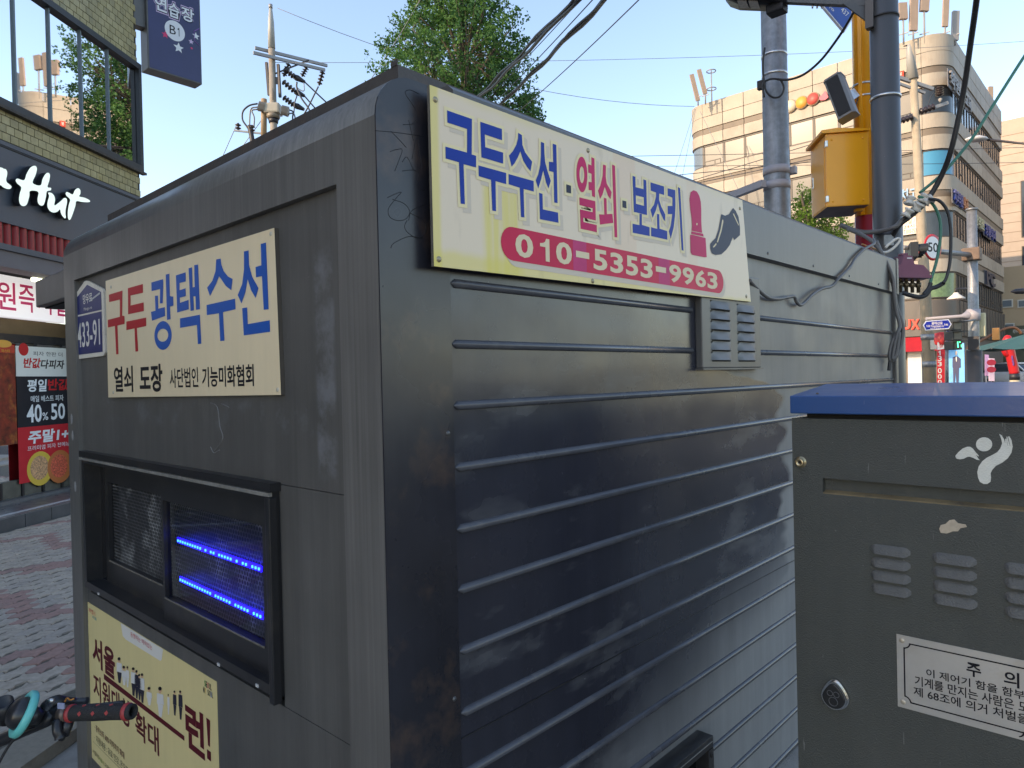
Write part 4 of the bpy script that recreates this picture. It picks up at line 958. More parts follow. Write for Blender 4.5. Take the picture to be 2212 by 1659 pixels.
# shopfront: warm transom, black rail, dark glazing, base, sill and step
MB().box(-5, SC - 0.5, SH - 0.16, SH - 0.10, 2.36, bz0 - 0.001).build('transom', mk('warm_transom', (0.16, 0.105, 0.055), 0.25, var=0.3, vs=1.5), shop)
MB().box(-5, SC - 0.5, SH - 0.13, SH - 0.04, 2.25, 2.359).build('black_rail', alu, shop)
MB().add([(-5, SH - 0.09, 0.42), (SC - 0.5, SH - 0.09, 0.42), (SC - 0.5, SH - 0.09, 2.25), (-5, SH - 0.09, 2.25)], [(0, 1, 2, 3)]).build('shop_glass', glass_pane('shop_glass', (0.7, 0.7, 0.7), 1.0), shop, fix=False)
MB().box(-5, SC - 0.5, SH - 0.5, SH - 0.44, 0.3, 2.25).build('shop_interior', mk('shop_interior', (0.06, 0.045, 0.035), 0.6, var=0.6, vs=2.5), shop)
for k in range(14):
    MB().box(-5, SC - 0.5, SH - 0.40, SH - 0.32, 0.46 + k * 0.06, 0.48 + k * 0.06).build('blind_slat', mk('blind_slat', (0.09, 0.06, 0.05), 0.5), shop)
for s_ in (-4.2, -2.9, -1.6, -0.3, 0.72, 1.62, 2.1):
    MB().box(s_ - 0.028, s_ + 0.028, SH - 0.13, SH - 0.03, 0.28, 2.249).build('shopfront_post', alu, shop)
MB().box(-5, SC - 0.5, SH - 0.15, SH - 0.05, 0.20, 0.42).build('base_panel', mk('base_panel', (0.10, 0.095, 0.075), 0.6, var=0.3, vs=6), shop)
for k in range(10):
    MB().box(-1.2 + k * 0.36, -1.16 + k * 0.36, SH - 0.05, SH - 0.03, 0.2, 0.42).build('base_bar', alu, shop)
led = mk('ledge_stone', (0.12, 0.125, 0.13), 0.35, var=0.15, vs=8, rvar=0.1)
MB().box(-12.5, SC, SH - 0.2, -0.0, -0.1, 0.155).build('step', led, shop)
MB().box(-12.5, SC, -0.16, -0.10, 0.1555, 0.163).build('step_nosing', mk('pale_nosing', (0.4, 0.42, 0.44), 0.4), shop)
MB().box(-12.5, SC - 0.2, SH - 0.18, SH + 0.10, 0.1555, 0.20).build('sill_stone', led, shop)
for k in range(14):
    MB().box(-3.0 + k * 0.42, -2.59 + k * 0.42, 0.0, 0.014, -0.06, 0.145).build('riser_tile', mk('riser_tile', (0.075, 0.08, 0.085), 0.3, var=0.2, vs=5), shop)

# back-lit channel letters
KH = Crop(0, 600, 4.1475)
sgn = thing('shop_channel_sign', 'glowing white script letters spelling the pizza shop name on the slate fascia', 'sign', FM)
glow = mk('letter_glow', (0.55, 0.62, 0.60), 0.4, emit=(0.74, 1.0, 0.95), estr=0.28)
side_m = mk('letter_side', (0.016, 0.018, 0.022), 0.5)
def PH(pts): return [(lambda u: (u[0], u[1]))(KH.uv(FS, x, y, 0.15)) for x, y in pts]
def smooth_closed(pts, n=4):
    out = []; m = len(pts)
    for i in range(m):
        a, b, c, d = [Vector(pts[(i + k) % m]) for k in (-1, 0, 1, 2)]
        for k in range(n):
            t = k / n; out.append(tuple(0.5 * ((2 * b) + (c - a) * t + (2 * a - 5 * b + 4 * c - d) * t * t + (3 * b - a - 3 * c + d) * t ** 3)))
    return out
LET = {
 'a': [(-60,260),(-20,225),(30,228),(60,245),(95,255),(117,300),(112,360),(100,420),(112,465),(150,495),(187,535),(165,570),(110,570),(50,545),(5,510),(-40,560),(-120,560),(-160,470),(-130,340)],
 'H': [(555,197),(590,215),(597,265),(575,350),(530,475),(655,515),(690,410),(735,335),(775,310),(808,340),(800,430),(770,540),(825,555),(820,595),(760,612),(745,700),(715,815),(675,845),(625,815),(608,740),(618,620),(490,605),(475,690),(435,820),(380,850),(330,825),(308,750),(320,650),(343,548),(275,480),(255,430),(285,405),(390,430),(430,330),(490,230)],
 'u': [(780,640),(800,630),(845,645),(880,690),(892,750),(882,838),(940,805),(995,760),(1040,720),(1080,730),(1085,800),(1065,900),(1062,980),(1068,1030),(1050,1050),(1010,1010),(985,960),(972,905),(930,940),(870,955),(810,930),(772,870),(770,790),(795,690)],
 't': [(1265,560),(1300,590),(1302,650),(1285,695),(1370,715),(1450,755),(1455,780),(1410,788),(1320,782),(1238,772),(1220,850),(1170,1000),(1135,1070),(1105,1055),(1098,950),(1115,830),(1135,745),(1075,680),(1065,640),(1085,622),(1120,635),(1178,660),(1215,590)],
}
for k_, pts in LET.items():
    p = smooth_closed(PH(pts))
    lo = MB().prism([(a, b) for a, b in p], -0.150, -0.075, 'y').build('letter', glow, sgn)
    # prism along +y: remap so the face looks out of the facade
    for v in lo.data.vertices: v.co.y = -v.co.y
    lo.data.flip_normals()
    for pl in lo.data.polygons: pass
    lo.data.materials.append(side_m)
    for pl in lo.data.polygons:
        if pl.normal.y < 0.6: pl.material_index = 1
    MB().box(sum(a for a, b in p) / len(p) - 0.01, sum(a for a, b in p) / len(p) + 0.01, 0.04, 0.076, sum(b for a, b in p) / len(p) - 0.01, sum(b for a, b in p) / len(p) + 0.01).build('spacer', side_m, lo)

# window posters of the shop
def shop_poster(name, label, s0, s1, bands, off):
    t_ = thing(name, label, 'poster', FM)
    for i, (z0, z1, m) in enumerate(bands):
        MB().box(s0, s1, off - 0.004, off, z0 + (0.0005 if i else 0), z1).build('sheet', m, t_)
    return t_
PZ = SH - 0.018
KS = KF
def zf(y, x=110): return KF.uv(FS, x, y, PZ)[1]
s0 = KF.uv(FS, 103, 900, PZ)[0]
p_white = mk('poster_paper_white', srgb(222, 222, 214), 0.4, var=0.04, vs=5); p_black = mk('poster_black', srgb(46, 46, 50), 0.3, var=0.2, vs=5); p_red = mk('poster_red', srgb(200, 50, 56), 0.4, var=0.08, vs=4); p_txtw = mk('poster_text_white', srgb(225, 228, 228), 0.5); p_txtr = mk('poster_text_red', srgb(200, 50, 50), 0.5); p_dark = mk('poster_text_dark', srgb(60, 55, 55), 0.5)
pz = [2.205, zf(822), zf(1140), 0.37]
dp = shop_poster('pizza_discount_poster', 'white, black and red pizza discount poster in the shop window beside the kiosk', s0, s0 + 1.18, [(pz[3], pz[2], p_red), (pz[2], pz[1], p_black), (pz[1], pz[0], p_white)], PZ)
def ptext(txt, x0, x1, y0, y1, mat, bold=0.02, ym=None, slant=0.0, parent=dp):
    shop_text(txt, x0, x1, zf(y1), zf(y0), mat, parent, PZ + 0.002, bold, KF, ym or (y0 + y1) / 2, slant)
ptext('반값', 140, 245, 705, 770, p_txtr, 0.03, slant=0.03); ptext('다피자', 248, 392, 712, 772, p_dark, 0.03, slant=0.03)
ptext('피자 한판 더', 205, 385, 662, 690, p_dark, 0.0)
ptext('평일', 165, 285, 840, 920, p_txtw, 0.03, slant=0.02); ptext('반값', 292, 420, 838, 915, p_txtr, 0.03, slant=0.02)
ptext('매일 베스트 피자', 190, 392, 945, 985, p_txtw, 0.01); ptext('40', 165, 258, 1000, 1115, p_txtw, 0.02); ptext('%', 262, 298, 1055, 1105, p_txtw, 0.01); ptext('50', 315, 402, 1000, 1108, p_txtw, 0.02)
ptext('주말1+1', 170, 450, 1165, 1250, p_txtw, 0.035, slant=0.03); ptext('프리미엄 피자 전메뉴', 170, 430, 1262, 1292, p_txtw, 0.0)
def disc(xc, yc, rad, mat, off, parent, nm='pizza_picture', ry=None):
    u, v = KF.uv(FS, xc, yc, PZ)
    return MB().prism([(u + rad * math.cos(a * math.pi / 14), v + (ry or rad) * math.sin(a * math.pi / 14)) for a in range(28)], -(PZ + off), -(PZ + off - 0.001), 'y').xf(Matrix.Scale(-1, 4, (0, 1, 0))).build(nm, mat, parent)
for (xc, cm, im) in ((248, srgb(215, 180, 70), srgb(196, 150, 110)), (368, srgb(190, 110, 60), srgb(205, 95, 70))):
    o = disc(xc, 1390 - (xc - 248) * 0.1, 0.235, mk('pizza_crust_%d' % xc, cm, 0.5), 0.002 + (0.002 if xc > 300 else 0), dp)
    disc(xc - 4, 1386 - (xc - 248) * 0.1, 0.165, mk('pizza_top_%d' % xc, im, 0.5, var=0.8, vs=45), 0.0032 + (0.002 if xc > 300 else 0), o, 'topping')
disc(145, 655, 0.085, p_txtr, 0.002, dp, 'round_logo')
fp = thing('food_photo_poster', 'dark red food photograph poster at the left edge of the shop window', 'poster', FM)
food = mk('food_print', srgb(120, 40, 22), 0.4, var=0.9, vs=9, dirt_or_reflection=srgb(190, 120, 50), damt=0.8, ds=6)
s1 = KF.uv(FS, 98, 900, PZ)[0]
MB().box(s1 - 1.1, s1, PZ - 0.004, PZ, zf(1240, 90), zf(680, 90)).build('sheet', food, fp); MB().box(s1 - 1.1, s1, PZ - 0.004, PZ, zf(679, 90), 2.215).build('header', mk('food_header', srgb(190, 62, 40), 0.4, var=0.2, vs=6), fp)
disc(18, 620, 0.14, mk('header_yellow', srgb(225, 165, 70), 0.5), 0.002, fp, 'yellow_badge', 0.05)
shop_text('파스타', 8, 62, zf(675, 40), zf(655, 40), mk('header_gold', srgb(220, 170, 60), 0.5), fp, PZ + 0.002, 0.01, KF, 665)

# projecting basement practice-room sign
dB = 40.5
U_B = RV * math.sin(R(dB)) + FV * math.cos(R(dB)); N_B = RV * math.cos(R(dB)) - FV * math.sin(R(dB))
KB = Crop(550, 0, 4.607)
pb0 = dep(*KB(150, 1210), 10.75)
FBS = Frame((pb0.x, pb0.y, pb0.z), U_B, N_B)
wv = KB.uv(FBS, 1090, 1500)[0]
bs = thing('projecting_box_sign', 'navy projecting box sign with B1 in a white circle and stars', 'sign', FBS.M)
case = mk('grey_sign_case', (0.10, 0.10, 0.10), 0.5, var=0.15, vs=6)
MB().cbox(-0.015, wv + 0.015, -0.015, 3.2, -0.25, -0.002, 0.012).build('case', case, bs)
MB().box(0.006, wv - 0.004, 0.006, 3.19, -0.0019, 0.001).build('face', mk('navy_print', srgb(38, 40, 84), 0.3, var=0.2, vs=2), bs)
MB().box(-0.32, -0.016, 0.62, 3.0, -0.22, -0.06).build('bracket', case, bs)
lil = mk('print_lilac', srgb(196, 176, 206), 0.4); lgt = mk('print_light', srgb(212, 216, 220), 0.4); lnv = mk('print_dark_outline', srgb(24, 24, 52), 0.4)
def PBs(*pts): return [KB.uv(FBS, x, y) for x, y in pts]
for i, (ch, x0, x1, ya, yb) in enumerate((('연', 245, 465, -95, 160), ('습', 495, 690, 25, 285), ('장', 725, 955, 100, 345))):
    a, vt_ = KB.uv(FBS, x0, ya); _, vb2 = KB.uv(FBS, x0, yb); b = KB.uv(FBS, x1, (ya + yb) / 2)[0]
    text(ch, a - 0.02, vb2 - 0.03, b + 0.02, vt_ + 0.03, 0.002, lil, bs, 0.085, 'lettering'); text(ch, a - 0.01, vb2 - 0.015, b + 0.01, vt_ + 0.015, 0.0035, lnv, bs, 0.055); text(ch, a, vb2, b, vt_, 0.005, lgt, bs, 0.022)
a, v_ = KB.uv(FBS, 612, 556); rr_ = (KB.uv(FBS, 793, 600)[0] - KB.uv(FBS, 430, 500)[0]) / 2
flats([[(a + rr_ * math.cos(k * math.pi / 16), v_ + rr_ * math.sin(k * math.pi / 16)) for k in range(32)]], 0.003, lgt, bs, 'white_disc')
text('B', a - rr_ * 0.52, v_ - rr_ * 0.42, a + rr_ * 0.08, v_ + rr_ * 0.45, 0.005, blk, bs, 0.0)
flats([[(a + rr_ * (0.22 + 0.22 * x), v_ + rr_ * (-0.42 + 0.87 * y)) for x, y in [(0.75, 0), (1, 0), (1, 1), (0.8, 1), (0.55, 0.88), (0.2, 0.84), (0.2, 0.74), (0.75, 0.74)]]], 0.005, blk, bs)
def star(x, y, r, mat):
    u, v = KB.uv(FBS, x, y); flats([[(u + (r if k % 2 == 0 else r * 0.45) * math.sin(k * math.pi / 5), v + (r if k % 2 == 0 else r * 0.45) * math.cos(k * math.pi / 5)) for k in range(10)]], 0.0026, mat, bs, 'star')
star(680, 862, 0.085, lgt); star(440, 625, 0.06, mk('print_rose', srgb(206, 70, 110), 0.4)); star(990, 650, 0.062, lgt); star(905, 752, 0.045, lil); star(915, 868, 0.025, MATS['print_rose'])
hx_ = [KB.uv(FBS, x, y) for x, y in ((1050, 520), (955, 560), (965, 740), (1045, 820))]
o = MB().tube([(p[0], p[1], 0.003) for p in hx_], 0.006, 4).build('hexagon_line', mk('print_violet', srgb(140, 100, 170), 0.4), bs)
# ================================================================== street poles near the kiosk
galv = mk('galvanised_steel', (0.24, 0.25, 0.255), 0.5, metal=0.55, var=0.22, vs=22, rvar=0.1, streak=0.18, dirt_or_reflection=(0.13, 0.13, 0.13), damt=0.4, ds=10)
dkp = mk('dark_grey_pole_paint', (0.055, 0.056, 0.058), 0.38, speck=0.12, rvar=0.06, var=0.06, vs=4, streak=0.05)
yel = mk('signal_yellow_paint', (0.78, 0.31, 0.006), 0.30, speck=0.1, var=0.05, vs=3, streak=0.04, coat=0.2)
yel2 = mk('signal_yellow_box', (0.88, 0.36, 0.006), 0.34, speck=0.12, var=0.04, vs=4, coat=0.2)
redp = mk('pole_base_red', (0.30, 0.012, 0.02), 0.4, var=0.1, vs=6)
steel = mk('stainless_band', (0.62, 0.61, 0.58), 0.28, metal=0.9, var=0.2, vs=40)
rubber = mk('black_cable', (0.018, 0.018, 0.020), 0.5)
greyb = mk('mauve_grey_bracket', (0.36, 0.34, 0.36), 0.5, var=0.08, vs=8)

def vert(x, y0, z):                    # ground point under a d-pixel at depth z
    p = dep(x, y0, z); return Vector((p.x, p.y, 0))
# galvanised pole
gb = vert(1676, 300, 5.6)
gp_t = thing('galvanised_pole', 'thick mottled galvanised steel pole rising behind the long signboard', 'pole', T(gb))
MB().tube([(0, 0, -0.06), (0, 0, 1.5), (0, 0, 7.5)], [0.112, 0.104, 0.088], 24).build('shaft', galv, gp_t)
def zat(px_y, depth, x=1676): return dep(x, px_y, depth).z
def band(parent, z, r, h, mat, nm='band'):
    return MB().lathe([(r, -h / 2), (r + 0.006, -h / 2), (r + 0.006, h / 2), (r, h / 2)], 24, (0, 0, z)).build(nm, mat, parent)
for yy in (122, 164): band(gp_t, zat(yy, 5.6), 0.0935, 0.022, steel)
for yy in (370, 402): band(gp_t, zat(yy, 5.6), 0.098, 0.062, greyb, 'clamp')
MB().cbox(0.06, 0.13, 0.05, 0.10, zat(370, 5.6) - 0.03, zat(370, 5.6) + 0.03, 0.006).build('clamp_bolt', greyb, gp_t)
# side arm going left, behind the sign
a1 = dep(1650, 396, 5.5) - gb; a2 = dep(1575, 425, 5.9) - gb
MB().beam(a1, a1 + (a2 - a1) * 2.2, 0.05, 0.055).build('side_arm', greyb, gp_t)
# yellow pole with its control box
yb_ = vert(1868, 300, 5.25)
yp = thing('yellow_signal_pole', 'yellow painted signal pole with a red base section', 'pole', T(yb_))
zr = dep(1868, 468, 5.25).z
MB().tube([(0, 0, -0.06), (0, 0, zr)], 0.082, 8).build('base_section', redp, yp)
MB().tube([(0, 0, zr + 0.001), (0, 0, 6.5)], [0.076, 0.070], 10).build('shaft', yel, yp)
MB().box(-0.012, 0.012, -0.088, -0.070, zr, 6.4).build('seam_rib', yel, yp)
for yy in (186, 212): band(yp, dep(1868, yy, 5.25).z, 0.0745, 0.012, steel)
# yellow box: axes along the view
bn = dep(1786, 447, 4.95)
UB = (RV * math.cos(R(8)) - FV * math.sin(R(8)) ); 
VB = Vector((-UB.y, UB.x, 0))
BM = Matrix(((UB.x, VB.x, 0, bn.x), (UB.y, VB.y, 0, bn.y), (0, 0, 1, bn.z), (0, 0, 0, 1)))
ybx = thing('yellow_control_box', 'yellow metal control cabinet with sloped lid mounted on the yellow pole', 'control box', BM)
bw, bd, bh = 0.285, 0.36, dep(1786, 290, 4.95).z - bn.z
MB().cbox(0, bw, 0, bd, 0, bh, 0.004).build('case', yel2, ybx)
MB().prism([(-0.03, bh + 0.001), (bw + 0.006, bh + 0.001), (bw + 0.006, bh + 0.012), (bw * 0.25, bh + 0.032), (-0.03, bh + 0.022)], -0.022, bd + 0.03, 'y').build('lid', yel2, ybx)
MB().box(-0.0035, 0.0, 0.028, bd - 0.004, 0.01, bh - 0.012).build('door', yel2, ybx)
MB().box(0.004, bw - 0.004, -0.0035, 0.0, 0.006, bh - 0.012).build('front_panel', yel2, ybx)
MB().box(0.004, bw - 0.004, 0.004, bd - 0.004, -0.0015, 0.0).build('bottom_plate', mk('rusty_bottom', (0.10, 0.06, 0.055), 0.6, var=0.5, vs=8, streak=0.2), ybx)
for z in (0.055, bh - 0.07): MB().cbox(-0.004, 0.014, -0.010, 0.022, z - 0.022, z + 0.022, 0.003).build('hinge', steel, ybx)
MB().cbox(-0.011, -0.003, bd - 0.075, bd - 0.055, bh * 0.40, bh * 0.56, 0.003).build('latch', steel, ybx)
MB().box(-0.012, -0.0112, bd - 0.070, bd - 0.060, bh * 0.43, bh * 0.53).build('latch_slot', dark_in, ybx)
for (x, z) in ((0.04, 0.035), (bw - 0.04, 0.035), (0.04, bh - 0.045), (bw - 0.04, bh - 0.045)):
    MB().lathe([(0.008, 0), (0.0065, 0.004), (0.0, 0.005)], 10, (x, -0.0035, z), (0, -1, 0)).build('screw', yel2, ybx)
MB().box(bw - 0.06, bw - 0.01, bd * 0.25, bd * 0.25 + 0.05, -0.02, -0.002).build('mount', yel2, ybx)
# speaker
sc_ = dep(1817, 212, 5.05)
ax = (dep(1836, 260, 5.0) - dep(1800, 165, 5.1)).normalized()
Zs = -ax; Ns = (-FV * 0.72 - RV * 0.70); Ns = (Ns - Zs * Ns.dot(Zs)).normalized(); Xs = Ns.cross(Zs) * -1
SM = Matrix(((Xs.x, Ns.x, Zs.x, sc_.x), (Xs.y, Ns.y, Zs.y, sc_.y), (Xs.z, Ns.z, Zs.z, sc_.z), (0, 0, 0, 1)))
spk = thing('column_loudspeaker', 'grey tilted column loudspeaker with black grille strapped to the yellow pole', 'loudspeaker', SM)
spg = mk('speaker_grey', (0.19, 0.19, 0.20), 0.5, var=0.05, vs=10)
h2 = 0.155
prof = [(-0.062, -0.05), (-0.062, 0.03), (-0.045, 0.055), (0.045, 0.055), (0.062, 0.03), (0.062, -0.05)]
MB().prism(prof, -h2, h2).build('cabinet', spg, spk)
capz = [(x * 1.05, y * 1.05) for x, y in prof]
MB().prism(capz, h2, h2 + 0.014).build('end_cap', spg, spk); MB().prism(capz, -h2 - 0.014, -h2).build('end_cap', spg, spk)
MB().box(-0.044, 0.044, 0.0552, 0.060, -h2 + 0.004, h2 - 0.004).build('grille', mk('speaker_grille', (0.012, 0.012, 0.014), 0.6, bump=0.4, bs=400), spk)
br0 = SM.inverted() @ dep(1849, 200, 5.18)
MB().beam((0, -0.05, 0.0), br0, 0.02, 0.07).build('bracket', steel, spk)
MB().tube(catmull([(0.03, -0.055, 0.11), (0.04, -0.10, 0.07), (0.03, -0.13, -0.02), (0.0, -0.12, -0.10), br0 + Vector((0, 0, -0.05))], 5), 0.004, 6).build('lead', rubber, spk)
# dark street-light pole with arm and luminaire
db = vert(1914, 300, 4.65)
dpole = thing('dark_streetlight_pole', 'dark grey street light pole standing beside the end of the kiosk', 'street lamp', T(db))
MB().tube([(0, 0, -0.06), (0, 0, 1.2), (0, 0, 6.6)], [0.098, 0.092, 0.082], 28).build('shaft', dkp, dpole)
for yy, r in ((213, 0.0885),): band(dpole, dep(1914, yy, 4.65).z, r, 0.016, steel)
tz = dep(1914, 42, 4.65).z
band(dpole, tz, 0.0865, 0.012, rubber, 'cable_tie')
arm_end = dep(1700, -4, 4.9) - db; arm_st = dep(1885, 4, 4.66) - db
MB().beam(arm_st, arm_end, 0.045, 0.07).build('arm', dkp, dpole)
gs = [dep(1820, 8, 4.72) - db, dep(1876, 50, 4.66) - db, dep(1878, 5, 4.66) - db]
mgs = MB(); t_ = FV * 0.006
mgs.add([p - t_ for p in gs] + [p + t_ for p in gs], [(0, 1, 2), (5, 4, 3), (0, 1, 4, 3), (1, 2, 5, 4), (2, 0, 3, 5)]); mgs.build('gusset', dkp, dpole)
MB().beam(dep(1880, 62, 4.63) - db, dep(1880, -30, 4.63) - db, 0.05, 0.05, up=(1, 0, 0)).build('arm_bracket', dkp, dpole)
for k in range(3):
    p = dep(1755 + 10 * k, 10, 4.83) - db; MB().tube([p, p - Vector((0, 0, 0.025))], 0.006, 8).build('bolt', steel, dpole)
lA, lB = dep(1700, 2, 4.9) - db, dep(1566, -4, 5.1) - db
dr = (lB - lA).normalized(); sd = dr.cross(Vector((0, 0, 1))).normalized(); LL = (lB - lA).length
def lum_pt(t, w, z): return lA + dr * (t * LL) + sd * w + Vector((0, 0, z))
hd = MB(); prof_t = [(0.0, 0.05, 0.0), (0.12, 0.075, 0.0), (0.35, 0.105, 0.0), (0.8, 0.11, 0.0), (0.95, 0.09, 0.012), (1.0, 0.05, 0.03)]
vv = []
for t1, w1, zz in prof_t:
    vv += [lum_pt(t1, -w1, -0.035 + zz), lum_pt(t1, w1, -0.035 + zz), lum_pt(t1, w1 * 0.8, 0.05), lum_pt(t1, -w1 * 0.8, 0.05)]
ff = []
for i in range(len(prof_t) - 1):
    for k in range(4): ff.append((i * 4 + k, i * 4 + (k + 1) % 4, i * 4 + 4 + (k + 1) % 4, i * 4 + 4 + k))
ff += [(0, 1, 2, 3), tuple(len(vv) - 4 + k for k in range(4))]
hd.add(vv, ff, True); hd_o = hd.build('luminaire', mk('luminaire_dark', (0.012, 0.013, 0.016), 0.5, spec=0.25, var=0.1, vs=8), dpole)
lens_m = mk('led_lens', (0.35, 0.33, 0.29), 0.25, var=0.3, vs=80)
for t1 in (0.52, 0.70):
    q = [lum_pt(t1 + dt, w, -0.0405) for dt, w in ((-0.075, -0.06), (0.075, -0.06), (0.075, 0.06), (-0.075, 0.06))]
    q2 = [p + Vector((0, 0, 0.005)) for p in q]
    MB().add(q + q2, [(0, 1, 2, 3), (4, 5, 6, 7), (0, 1, 5, 4), (1, 2, 6, 5), (2, 3, 7, 6), (3, 0, 4, 7)]).build('led_module', lens_m, hd_o)
lp = lum_pt(0.16, 0, -0.06); MB().cbox(lp.x - 0.06, lp.x + 0.06, lp.y - 0.05, lp.y + 0.05, lp.z - 0.035, lp.z + 0.03, 0.01).build('hinge_block', MATS['luminaire_dark'], hd_o)
lp = lum_pt(0.20, 0, -0.10); MB().tube([lp, lp + Vector((0, 0, 0.03))], 0.012, 10).build('sensor', dkp, hd_o)
# blue road name plate on the far side of the arm
uS = dep(1836, -80, 6.6); 
FSg = Frame(dep(1838, 45, 6.6), (dep(1838, 45, 6.6) - dep(1770, 4, 5.6)).normalized(), (-FV * 0.6 + RV * 0.8))
rs = thing('blue_road_sign', 'blue road name plate with white 437 between the luminaire and the yellow pole', 'sign')
fsg = [dep(1771, 5, 5.7), dep(1825, 69, 5.75), dep(1836, 45, 5.85), dep(1842, -60, 5.95), dep(1660, -60, 5.5)]
nrm = (fsg[1] - fsg[0]).cross(fsg[3] - fsg[0]).normalized()
if nrm.dot(CAM - fsg[0]) < 0: nrm = -nrm
o0 = fsg[0]; pl_u = (fsg[1] - fsg[0]).normalized(); pl_v = nrm.cross(pl_u)
flat2 = [((p - o0).dot(pl_u), (p - o0).dot(pl_v)) for p in fsg]
PM = Matrix(((pl_u.x, pl_v.x, nrm.x, o0.x), (pl_u.y, pl_v.y, nrm.y, o0.y), (pl_u.z, pl_v.z, nrm.z, o0.z), (0, 0, 0, 1)))
rs.matrix_world = PM
MB().prism(flat2, -0.02, 0.0).build('plate', mk('sign_white_rim', srgb(205, 210, 220), 0.4), rs)
MB().prism(grow(flat2, -0.012), 0.0005, 0.002).build('blue_face', mk('road_sign_blue', srgb(30, 72, 150), 0.4), rs)
class _F2:
    pass
PFr = Frame(o0, pl_u, nrm, pl_v)
def t_dir(txt, p_l, p_r, hgt, bold=0.0):
    """text whose baseline runs from d-pixel p_l to p_r on the plate"""
    a, b = Vector(PFr.px(*p_l)), Vector(PFr.px(*p_r)); e = (b - a); n_ = Vector((-e.y, e.x)).normalized(); vv, ff, asp = glyphs(txt, bold)
    up = Vector(PFr.px(p_l[0], p_l[1] - 20)) - a
    if n_.dot(up) < 0: n_ = -n_
    me = bpy.data.meshes.new('lettering'); me.from_pydata([(*(a + e * x + n_ * (y * hgt)), 0.003) for x, y in vv], [], ff); me.materials.append(MATS['plate_print']); link('lettering', me, rs)
t_dir('Mangu-ro', (1758, -9), (1799, 28), 0.05); t_dir('437', (1815, 24), (1829, 38), 0.06); t_dir('망우로', (1765, -45), (1812, -8), 0.09, 0.01)
# purple cable closure on the pole
cb = dep(1962, 582, 4.5)
FCb = Frame(cb, RV, -FV)
clo = thing('purple_cable_closure', 'dull purple cable splice box with brass fittings fixed beside the dark pole', 'cable box', FCb.M)
pur = mk('closure_purple', (0.19, 0.055, 0.095), 0.5, var=0.12, vs=8, dirt_or_reflection=(0.2, 0.12, 0.14), damt=0.3)
k_ = 4.5 / FPX
def cq(x, y): return ((x - 1962) * k_, (582 - y) * k_)
MB().prism([cq(1922, 594), cq(1998, 597), cq(1999, 591), cq(1985, 576), cq(1966, 573), cq(1962, 556), cq(1944, 553), cq(1938, 573), cq(1924, 577)], -0.10, 0.05).build('box', pur, clo)
MB().prism([cq(1920, 601), cq(2001, 604), cq(2001, 597.5), cq(1920, 594.5)], -0.11, 0.06).build('base_flange', pur, clo)
a, b = cq(1950, 559), cq(1960, 562); MB().box(a[0], b[0], b[1], a[1], 0.051, 0.053).build('label_tag', mk('tag_white', (0.6, 0.55, 0.55), 0.6), clo)
brass = mk('brass_fitting', (0.16, 0.12, 0.075), 0.45, metal=0.6, var=0.2, vs=30)
for k in range(5):
    x0, y0 = cq(1931 + 13 * k, 602 + 0.6 * k)
    MB().lathe([(0.0, -0.085), (0.011, -0.085), (0.011, -0.05), (0.017, -0.05), (0.017, -0.022), (0.011, -0.022), (0.011, 0.0)], 10, (x0, y0, 0.0), (0, 1, 0)).build('fitting', brass, clo)
x0, y0 = cq(1951, 551); MB().cbox(x0 - 0.022, x0 + 0.022, y0 - 0.004, y0 + 0.010, -0.02, 0.02, 0.003).build('knob', pur, clo)
MB().beam((cq(1918, 592)[0], cq(1918, 592)[1], -0.06), (cq(1935, 592)[0], cq(1935, 592)[1], -0.06), 0.05, 0.06).build('pole_bracket', galv, clo)
# ================================================================== traffic control cabinet at the right
corner = dep(1712, 1000, 1.9)
CYF = corner.y
FC = Frame((corner.x, CYF, 0), (1, 0, 0), (0, -1, 0))
cabt = thing('traffic_control_cabinet', 'dark green street control cabinet with blue lid and white figure emblem', 'cabinet', T(corner.x, CYF, 0))
cgm = mk('textured_dark_green_paint', (0.056, 0.060, 0.053), 0.55, var=0.06, vs=3, bump=0.35, bs=260, dirt_or_reflection=(0.085, 0.08, 0.07), damt=0.35, ds=5, streak=0.07, speck=0.35, rvar=0.08)
lidm = mk('blue_lid_paint', (0.016, 0.070, 0.215), 0.32, speck=0.25, rvar=0.08, var=0.05, vs=4, bump=0.05, bs=60, coat=0.15)
KC = Crop(3000, 1400, 2.074); KC2 = Crop(3000, 2200, 2.074); KL = Crop(3500, 1600, 4.148)
CW, CD = 0.86, 0.52
def cz(x, y, K=KC): return FC.px(*K(x, y))[1]
def cu(x, y, K=KC): return FC.px(*K(x, y))[0]
ztop = FC.px(1712, 903)[1]
su0, sv1 = FC.px(1777, 1033); _, sv0 = FC.px(1777, 1066)
sl_u = su0 - 0.0
# front built round the recessed handle groove (local: x right, y back, z up)
fr = MB()
fr.box(0, CW, 0.0, 0.02, sv1, ztop); fr.box(0, CW, 0.0, 0.02, 0.05, sv0); fr.box(0, su0, 0.0, 0.02, sv0, sv1); fr.box(CW - 0.05, CW, 0.0, 0.02, sv0, sv1)
door = fr.build('door', cgm, cabt)
MB().box(su0 - 0.01, CW - 0.04, 0.028, 0.034, sv0 - 0.01, sv1 + 0.01).build('groove_back', cgm, door)
MB().prism([(0.001, sv0 - 0.001), (0.028, sv0 - 0.001), (0.028, sv0 + 0.010), (0.001, sv0 + 0.0025)], su0, CW - 0.05, 'x').build('groove_lip', mk('dusty_groove_edge', (0.17, 0.125, 0.065), 0.7, var=0.4, vs=14, dirt_or_reflection=(0.05, 0.045, 0.04), damt=0.8, ds=18), door)
MB().cbox(0.001, CW - 0.001, 0.0205, CD, 0.05, ztop - 0.001, 0.004).build('body', cgm, cabt)
